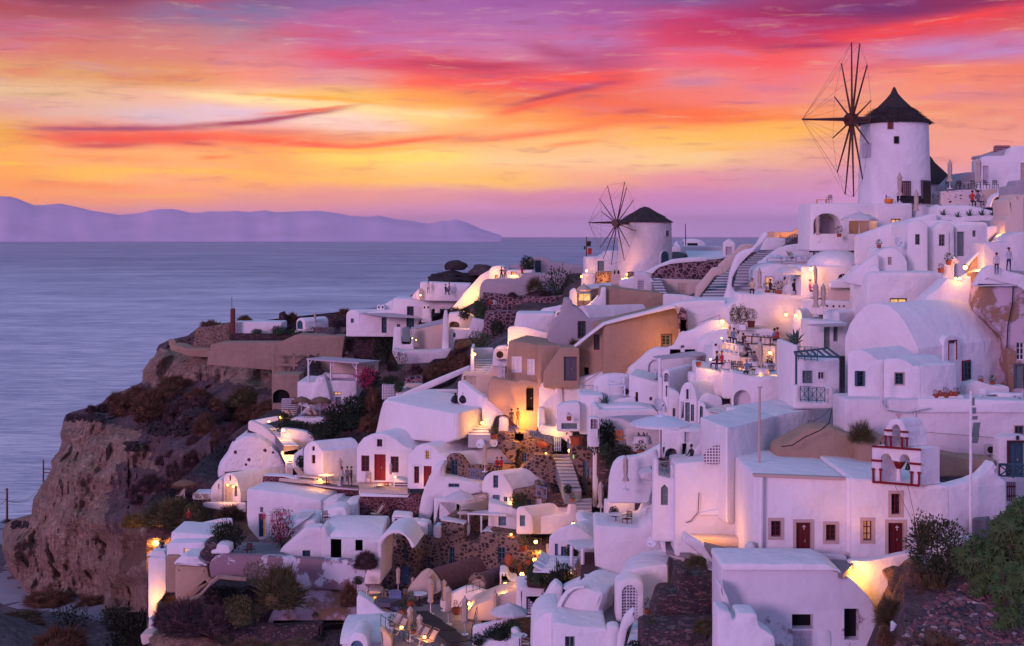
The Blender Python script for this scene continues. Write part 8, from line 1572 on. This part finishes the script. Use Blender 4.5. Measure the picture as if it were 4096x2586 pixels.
fr('B7');mb=MB();mb.box((0,0,0),(.12,.04,.3),0,0,0);o=obj('exit_sign',mb.mesh('exit_sign'),MT['exitg']);o.location=P(238,1085,108.2);tag(o,'tiny green exit sign on the lava stone wall','sign')
fr('C4');mb=MB();mb.box((0,0,0),(.16,.1,.25));o=obj('wall_lamp',mb.mesh('lamp'),MT['iron']);o.location=P(1852,420,78.7);tag(o,'unlit oval wall lamp above the dark blue door','lamp')
fr('A4')
for i,(u,v)in enumerate(((925,372),(1000,372),(1110,372),(1180,372),(1255,372))):inst('lounger','white framed lounger on the terrace above the broad stairs, %s'%['leftmost','second','middle','fourth','rightmost'][i],'lounger',DK if i==2 else LGW,P(u,v+62,126.6),.4,1.15)
def corem(m,seed,r=.74):
 bm=bmesh.new();bmesh.ops.create_icosphere(bm,subdivisions=3,radius=1);n0=len(m.v)
 for v in bm.verts:
  p=v.co;k=r*(1+.22*noise.noise(p*2.3+Vector((seed,0,0)))+.1*noise.noise(p*7+Vector((seed,0,0))));m.v.append((p.x*k,p.y*k,max(-.12,p.z)*k))
 for f in bm.faces:m.f.append(tuple(v.index+n0 for v in f.verts));m.m.append(0)
 bm.free()
BT=[mk(lambda m,s=s:(corem(m,s*3),m.twigs(random.Random(s),2600,(1,1,1),.022,nb=s*3)))for s in range(3)]
LT=[mk(lambda m,s=s:(corem(m,s*5+1,.6),m.leafcloud(random.Random(s),1500,(1,1,.62),.16,(0,0,.45),.3,0,.35,.5,s)))for s in range(2)]
SP=mk(lambda m:(m.leafcloud(random.Random(8),650,(1,1,.6),.13,(0,0,.5),.4,0,.05,.45,8),[m.tube((0,0,-.1),(random.Random(i).uniform(-.8,.8),random.Random(i+50).uniform(-.8,.8),random.Random(i+90).uniform(.4,1)),.02,.008,4)for i in range(16)]))
WS_=mk(lambda m:m.twigs(random.Random(4),1500,(1,1,1.1),.012,nb=2))
HV_={}
def veg(f,u,v,w,h,kind,d=None,label=None,cat='bush',grp=None,mat=None,zg=None,dep=None):
 fr(f);su,sv=S(u,v)
 if d is None:
  du,dv=su/1.701,sv/1.701;d=(zg*-F/(sv-HV))if zg else(shep(DH,du,dv)if(du<640 and f[0]in 'B' and f not in('B4',)or f=='A1')else shep(DV,du,dv))-.8
 k=d/F/FR[f][2];n=HV_[kind]=HV_.get(kind,0)+1
 me,m_={'b':(BT[n%3],'bushb'),'p':(BT[n%3],'bushp'),'g':(BT[n%3],'bushg'),'l':(LT[n%2],'leafd'),'L':(LT[n%2],'leafg'),'s':(SP,'leafg'),'w':(WS_,'bushg'),'f':(SP,'flower')}[kind]
 me=MC.setdefault((me.name,mat or m_),None)or MC.__setitem__((me.name,mat or m_),me.copy())or MC[(me.name,mat or m_)]
 if not me.materials:me.materials.append(MT[mat or m_])
 o=bpy.data.objects.new('shrub' if kind in 'lLsf' else 'thorn_bush',me);COL.objects.link(o);o.location=P(u,v,d)-Vector((0,0,h*k*.06));o.rotation_euler=(0,0,n*1.7)
 o.scale=(w*k/2,dep or w*k/2,h*k);return tag(o,label or 'dry rounded thorn bush on the dark headland slope',cat,grp or(None if label else 'thorn bushes on the headland slope'))
MC={}
for r in[(1420,340,420,210,'b'),(1180,340,320,175,'b'),(1640,120,360,130,'b'),(1460,400,230,150,'p'),(1620,425,200,180,'p'),(1920,545,240,190,'b'),(1510,830,130,85,'p'),(1790,865,190,150,'p'),(1940,825,110,110,'p'),(1400,1060,250,150,'p'),(1560,1110,220,150,'p'),(1880,1010,240,170,'b'),(1700,1020,190,140,'p'),(1640,925,190,130,'p'),(1260,1130,190,110,'p'),(1300,1190,190,80,'p'),(850,335,100,60,'p'),(1090,265,180,120,'b'),(2020,335,200,130,'b'),(1300,240,280,150,'b'),(1560,215,320,130,'b'),(1850,235,280,120,'b'),(1720,330,200,90,'p'),(1330,420,160,90,'b'),(1820,640,160,80,'p'),(1500,1180,180,90,'p'),(1600,760,120,60,'p'),(960,330,120,70,'p'),(2040,640,160,120,'b'),(1750,470,150,80,'p')]:veg('B1',*r)
for r in[(520,265,340,155,'g'),(650,395,270,120,'b'),(760,330,200,110,'b'),(160,525,260,150,'p'),(490,445,190,115,'b'),(330,405,160,90,'p'),(60,810,150,125,'p'),(180,830,95,95,'p'),(130,1010,190,160,'p'),(340,700,200,170,'p'),(430,570,280,130,'p'),(300,560,180,100,'p'),(560,330,200,100,'b'),(100,300,200,110,'p'),(250,430,150,80,'p')]:veg('B3',*r)
NG=[0]
def V(rows):
 for r in rows:veg(*r)
V([('B1',1600,1350,580,200,'g',137,'broad olive brown thorn bush below the shaggy thatched parasol'),('B1',1250,1400,240,110,'g',150,'small olive brown bush left of the broad one above the yellow rock'),('B3',400,1340,290,130,'b',133,'brown bush behind the grey courtyard wall'),('B4',560,300,260,150,'g',128,'olive brown bush right of the woman in red'),('B4',330,260,260,150,'g',130,'dark olive bush left of the plunge pool parapet'),('A1',1600,1172,180,75,'b',216,'dark bush on top of the round stone bastion'),('A1',1860,1118,130,55,'b',212,'dark bush behind the long white flat roof'),('A2',350,850,200,95,'b',216,'brown bush on the dark wall left of the white kiosk'),('A2',820,795,150,78,'b',214,'brown bush above the dark stone terrace wall'),('A2',60,945,90,38,'L',206.5,'small green shrub before the long white flat roof'),('A2',255,945,150,62,'L',206.3,'round green shrub beside the white kiosk'),('A2',390,950,110,40,'L',206,'low green shrub in front of the white kiosk'),('A2',1035,905,90,62,'L',192.5,'little round topped tree beside the round gable house','tree'),('A2',1165,1155,170,190,'l',192,'dark ivy mass over the red dry stone wall'),('A2',1240,1250,100,130,'p',168,'dark twiggy bush under the white gate wall'),('A2',1300,1240,140,140,'s',165,'wispy green bush on the rough white wall'),('A2',1440,1280,130,80,'p',160,'round dark bush beneath the rough white wall'),('A2',1620,1310,260,120,'b',155,'long brown bush above the speckled wall'),('A2',1770,1270,260,150,'b',154,'brown bush left of the lit stair alcove'),('A2',1560,1385,170,150,'b',150,'brown bush beside the speckled wall'),('A2',1850,1220,160,110,'b',150,'brown bush touching the lit stair alcove'),('A2',1970,1070,200,150,'s',146,'leafy green bush above the lit stair alcove'),('A2',2000,820,120,175,'L',166,'tall rounded green shrub beside the lower stone wall'),('A2',1010,1385,190,150,'f',158,'pink bougainvillea at the pergola corner'),('A2',1040,1420,170,170,'l',159,'dark foliage beneath the pink bougainvillea'),('A2',1290,1440,80,80,'L',140,'little tree crown in the large round planter'),('A2',870,990,60,30,'s',194,'tiny shrub at the terrace wall foot'),('A2',1780,770,110,50,'l',176,'small plants by the stone grotto arch'),('A2',1865,800,90,80,'l',172,'dark potted shrubs near the grotto steps'),('A3',730,630,320,250,'s',168,'loose dark tree above the upper lava stone wall','tree',None,'leafd'),('A3',570,625,280,65,'p',169,'dark grass on the upper lava stone wall'),('A3',455,400,120,120,'l',181,'dark windblown tree by the long grey vaulted house','tree'),('A3',520,560,180,120,'w',170,'bare thin bush against the grey plaster wall'),('A3',860,1055,110,70,'w',116,'dry bush at the foot of the tall curved gable'),('A3',60,1070,210,130,'s',142,'leafy bush left of the tan house'),('A3',190,930,120,100,'l',156,'dark shrub on the rounded lava stone wall'),('A3',325,620,80,40,'p',165,'round dark bush on the upper lava stone wall'),('B3',1500,470,420,190,'l',149,'dark green creeper carpet on the slope by the striped loungers'),('B3',1000,520,320,80,'l',148,'purple green shrubs along the curved lamp wall, left'),('B3',1280,560,340,110,'l',146,'purple green shrubs along the curved lamp wall, right'),('B3',1740,330,170,230,'b',150,'rust brown bush left of the large blank building, upper'),('B3',1700,500,190,140,'b',143,'rust brown bush left of the large blank building, lower'),('B3',1560,330,220,130,'l',152,'dark green creeper beside the pergola house'),('B3',900,430,110,80,'l',151.5,'dark climbing plant behind the terrace lamp'),('B3',1330,330,200,90,'f',155,'red flowering plants around the thatched parasols'),('B3',1900,100,150,90,'l',148,'dark shrubs below the pink bougainvillea'),('B3',1060,850,90,90,'l',133,'dark shrub by the pointed stair wall'),('B3',620,530,130,30,'p',148,'dark scrub on top of the painted rock'),('B4',860,560,270,220,'l',104,'dark spiky succulents over the lava rock planter'),('B4',790,450,200,120,'s',108,'feathery palm shrub on the left roof deck',None,None,'leafo'),('B4',1380,545,240,260,'s',106.8,'bougainvillea branches beside the orange lit door',None,None,'leafd'),('B4',1360,480,200,240,'f',107,'magenta bougainvillea flowers beside the orange lit door'),('B4',1370,285,210,80,'s',111,'leafy vine on the long sloping wall above the awning',None,None,'leafd'),('B4',1200,300,70,60,'f',109,'magenta flowers above the teal and orange door'),('B4',1370,1070,460,370,'g',98.5,'huge dry olive brown bush on the flaking parapet'),('B4',1130,880,260,170,'s',99,'thin green branches left of the huge dry bush',None,None,'leafo'),('B4',2020,1100,190,200,'b',99,'brown bush at the right end of the flaking parapet'),('B4',480,1330,560,270,'p',100,'dark purple thorn mass below the curved bastion'),('B4',280,1290,280,190,'p',102,'dark thorn bush at the cliff corner under the bastion'),('B4',760,1350,360,230,'p',98.5,'dark brown thorn bush right of the purple mass'),('B4',1010,1270,300,180,'l',97,'dark green bush under the huge dry bush',None,None,'bushg'),('B4',960,1180,260,130,'l',99,'dark leafy patch below the stone pipe',None,None,'bushg'),('B4',1700,1230,80,50,'w',98,'tiny dry tuft on the pale slope'),('B4',1050,1560,500,90,'b',92,'dry brown brush along the bottom edge'),('B4',1500,1540,500,60,'b',90,'dry grass at the bottom left of the blue arched door'),('B6',150,745,250,150,'p',98.5,'grey purple succulent bush hanging on the white wall'),('B6',80,915,100,60,'l',97.5,'round dark shrub behind the white balustrade'),('B6',2010,1190,270,430,'l',87.5,'tall dark green bush at the right of the sun deck'),('B6',1610,180,150,120,'L',107.2,'olive shrub with a lamp behind it'),('B6',1790,890,200,180,'L',90.8,'bushy shrubs in the dark red planter box'),('B6',1900,720,120,60,'L',98,'small shrubs beyond the pointed lantern'),('B6',1230,1490,150,80,'l',85.6,'dark foliage at the left of the large agave'),('B6',1430,1430,240,110,'l',86,'dark foliage behind the large agave'),('B6',1540,1360,170,90,'L',86.5,'green shrub by the bottom terrace wall'),('B6',2110,650,110,110,'l',93,'dark shrub at the white canopy post'),('C1',110,1010,230,250,'l',86,'dark bush between the sun deck bush and the low vault'),('C1',215,670,120,100,'l',91,'dark shrub before the two blue doors'),('C1',95,700,80,45,'l',91.5,'low red flowered shrub by the first blue door'),('C1',610,280,90,90,'l',90,'dark creeper on the white bench wall'),('B7',550,1010,260,270,'l',101,'tall dark leafy bush in the shady garden'),('B7',470,950,90,150,'l',102,'dark round bush left in the shady garden'),('B7',560,1050,130,90,'L',99,'spiky yucca at the shady garden edge'),('B7',740,1045,180,80,'l',98,'low dark shrubs along the shady garden edge'),('B7',640,1180,180,120,'l',96,'dark creeper hanging below the shady garden'),('B7',180,1440,80,70,'l',104,'small dark shrub at the foot of the dark stairs'),('C2',1640,715,330,230,'w',78.8,'wispy olive bush over the brown retaining wall'),('C2',1640,700,200,110,'g',79,'dense base of the wispy bush over the retaining wall'),('C1',1400,750,250,110,'w',72.5,'dry grass tufts on top of the tall stone planter'),('C1',1500,1360,270,110,'g',68.6,'dry olive tussock above the low stone wall'),('C1',800,1560,140,90,'l',70,'yellow green flowering shrub at the foot of the white steps'),('C5',460,1230,420,300,'w',65.5,'dry brown wiry bush beside the cave house'),('C5',480,1220,330,230,'b',65.8,'dense heart of the wiry bush beside the cave house'),('C5',760,1080,420,260,'b',66,'brown dry bush in front of the earthy rock'),('C5',950,960,330,300,'g',66.5,'tangled olive bush under the flowering shrub'),('C5',1000,1560,1000,190,'b',60,'long dry brush along the bottom right edge'),('C5',400,1470,200,200,'b',62,'dry brush behind the flaking post')])
V([('B2',500,1060,580,130,'b',None,'long brown scrub at the cliff foot','bush',None,None,-57.5,3),('B2',960,1105,350,110,'b',None,'orange brown scrub on the road verge','bush',None,None,-57.5,3),('B2',1260,1200,230,160,'b',None,'olive scrub against the cliff base','bush',None,None,-57.5,3),('B2',1280,1330,330,210,'l',None,'dark green roadside bush, farther of the pair','bush',None,None,-57,4),('B2',1390,1530,330,330,'l',None,'dark green roadside bush, nearer of the pair','bush',None,None,-56,4),('B2',740,1310,250,210,'s',None,'sparse young tree beside the dirt road','tree',None,'leafd',-57,3),('B2',620,1560,600,260,'b',172,'big rusty brown bush on the near knoll'),('B2',200,1230,480,60,'b',188,'rusty brush along the road edge, left'),('B2',330,1290,300,40,'b',182,'rusty brush along the road edge, right'),('B2',100,270,300,70,'p',262,'dark scrub beyond the power pole')])
fr('C5')
def big(label,u,v,w,h,d,n,leaf,m_,seed,star=False,name='shrub'):
 k=d/F/2.836;c=P(u,v,d);rg2=random.Random(seed);root=empty(name,c);tag(root,label,'shrub')
 R3=(w*k/2,min(w,h)*k*.35,h*k/2);mb=MB()
 if star:
  for _ in range(n):
   while 1:
    p=Vector((rg2.uniform(-1,1),rg2.uniform(-1,.7),rg2.uniform(-1,1)))
    if .45<p.length<1:break
   kk=1+.3*noise.noise(p*2+Vector((seed,0,0)))*1.4;q=Vector((p.x*R3[0]*kk,p.y*R3[1]*kk,p.z*R3[2]*kk+R3[2]));q+=Vector((noise.noise(q*.9),0,noise.noise(q*.9+Vector((7,0,0)))))*.9;L=leaf*rg2.uniform(.6,1.25)
   nn=Vector((p.x*.6+rg2.uniform(-.5,.5),-1+rg2.uniform(-.5,.5),.7+rg2.uniform(-.5,.6))).normalized();a_=nn.orthogonal().normalized();b2=nn.cross(a_);th0=rg2.uniform(0,6)
   vs=[q+nn*L*.12]
   for i in range(14):t_=th0+i/14*6.283;r_=L*(1 if i%2==0 else .36)*(1-.25*(i in(0,13)));vs.append(q+(a_*math.cos(t_)+b2*math.sin(t_))*r_-nn*L*.12*(i%2==0))
   mb.add(vs,[(0,i+1,(i+1)%14+1)for i in range(14)])
 else:mb.leafcloud(rg2,n,R3,leaf,(0,0,R3[2]),.4,0,.25,.4,seed)
 mb.build('foliage',MT[m_],root);mb=MB();corem(mb,seed,.6 if star else .3);mb.v=[(x*R3[0],y*R3[1],z*R3[2]*1.6+R3[2]*.35)for x,y,z in mb.v];mb.build('inner_growth',MT['leafd'],root,60)
 mb=MB()
 for i in range(9):a_=rg2.uniform(-1,1);mb.tube((a_*R3[0]*.3,0,-.3),(a_*R3[0]*.9,-R3[1]*.3,R3[2]*rg2.uniform(.9,1.9)),.05,.015,5)
 mb.build('stem',MT['twig'],root)
big('dark castor plant with large star shaped leaves at the right edge',1960,1000,720,1080,64,1000,.40,'leafb',3,True,'castor_plant')
big('leafy castor plant spilling over the chapel side wall',1600,860,560,640,65,700,.34,'leafb',13,True,'castor_plant')
big('lower part of a castor plant hanging over the rubble',1860,1240,420,700,60.5,330,.36,'leafb',5,True,'castor_plant')
big('leafy shrub with little yellow flowers in front of the chapel',990,760,640,700,66.3,3400,.2,'leafc',7)
big('thin sprig shrub overlapping the framed chapel window',830,420,300,420,67,420,.15,'leafc',9)
rg=random.Random(21);MS=[MB()for _ in range(5)]
def pebble(mb,c,r):
 q=[Vector((rg.uniform(.8,1.15)*x,rg.uniform(.8,1.15)*y,rg.uniform(.8,1.15)*z))for x,y,z in((1,0,0),(.3,.95,0),(-.8,.6,0),(-.8,-.6,0),(.3,-.95,0),(.5,.36,.8),(-.4,.4,.85),(-.4,-.45,.8),(.5,-.4,.85),(0,0,-.8))]
 M=Matrix.Rotation(rg.uniform(0,6),3,'Z')@Matrix.Rotation(rg.uniform(-.6,.6),3,'X');sc_=Vector((rg.uniform(.8,1.5),rg.uniform(.7,1.1),rg.uniform(.55,.95)))*r
 mb.add([c+M@Vector((v.x*sc_.x,v.y*sc_.y,v.z*sc_.z))for v in q],[(0,1,5),(1,6,5),(1,2,6),(2,3,7,6),(3,4,8,7),(4,0,5,8),(5,6,7,8),(1,0,9),(2,1,9),(3,2,9),(4,3,9),(0,4,9)])
for _ in range(4300):
 t_=rg.random();u=rg.uniform(560,2050);v=870+720*rg.random()**.85
 if u<560+(1500-v)*.75 or v>1620 or(u<1150 and v<930+(1150-u)*.5):continue
 d=66.5-(v-870)/720*7.5;r=(.30 if v<1180 else .19)*rg.choice((.5,.7,.8,1,1,1.3));pebble(MS[rg.choice((0,0,0,1,1,2,2,3,4))],P(u,v,d)+Vector((0,rg.uniform(-.15,.15),rg.uniform(-.1,.1))),r)
for i,mb in enumerate(MS):tag(mb.build('rubble',MT['st%d'%i],None,50,P(1200,1300,62)),'slope of tumbled volcanic stones at the bottom right','rubble',None,'stuff')
mb=MB();vs=[(u,v,66.9-(v-800)/720*7.5+max(0,620-u)*.021)for v in(800,1000,1250,1500,1800)for u in(180,620,1100,1600,2150)]
mb.add([P(*x)for x in vs],[(j*5+i,j*5+i+1,(j+1)*5+i+1,(j+1)*5+i)for j in range(4)for i in range(4)]);tag(mb.build('scree_ground',MT['slope'],None,60),None,None,None,'structure')
MS=MB()
for f,u0,u1,v0,v1,n,r0 in(('B1',1560,1980,190,390,420,.35),('B1',630,980,380,440,160,.4),('B1',1380,1880,430,560,200,.45),('B1',1180,1290,640,710,40,.5),('B3',0,220,200,400,260,.35),('B4',640,1150,950,1130,420,.13),('B4',930,1740,1320,1480,520,.22),('B4',1480,2000,960,1000,60,.13),('B4',1400,2100,1205,1260,180,.12),('B2',0,420,1180,1500,300,.3),('B1',120,300,1370,1440,90,.4)):
 fr(f)
 for _ in range(n):
  u,v=rg.uniform(u0,u1),rg.uniform(v0,v1);x,y=S(u,v)
  d=(57*F/(y-HV))if f=='B2' else shep(DV if f=='B4' else DH,x/1.701,y/1.701)+(.3 if f=='B4' else-1.3)
  pebble(MS,P(u,v,d),r0*rg.uniform(.4,1.3))
tag(MS.build('loose_stones',MT['boulder'],None,50),'scattered dark volcanic stones on the slopes','stones',None,'stuff')
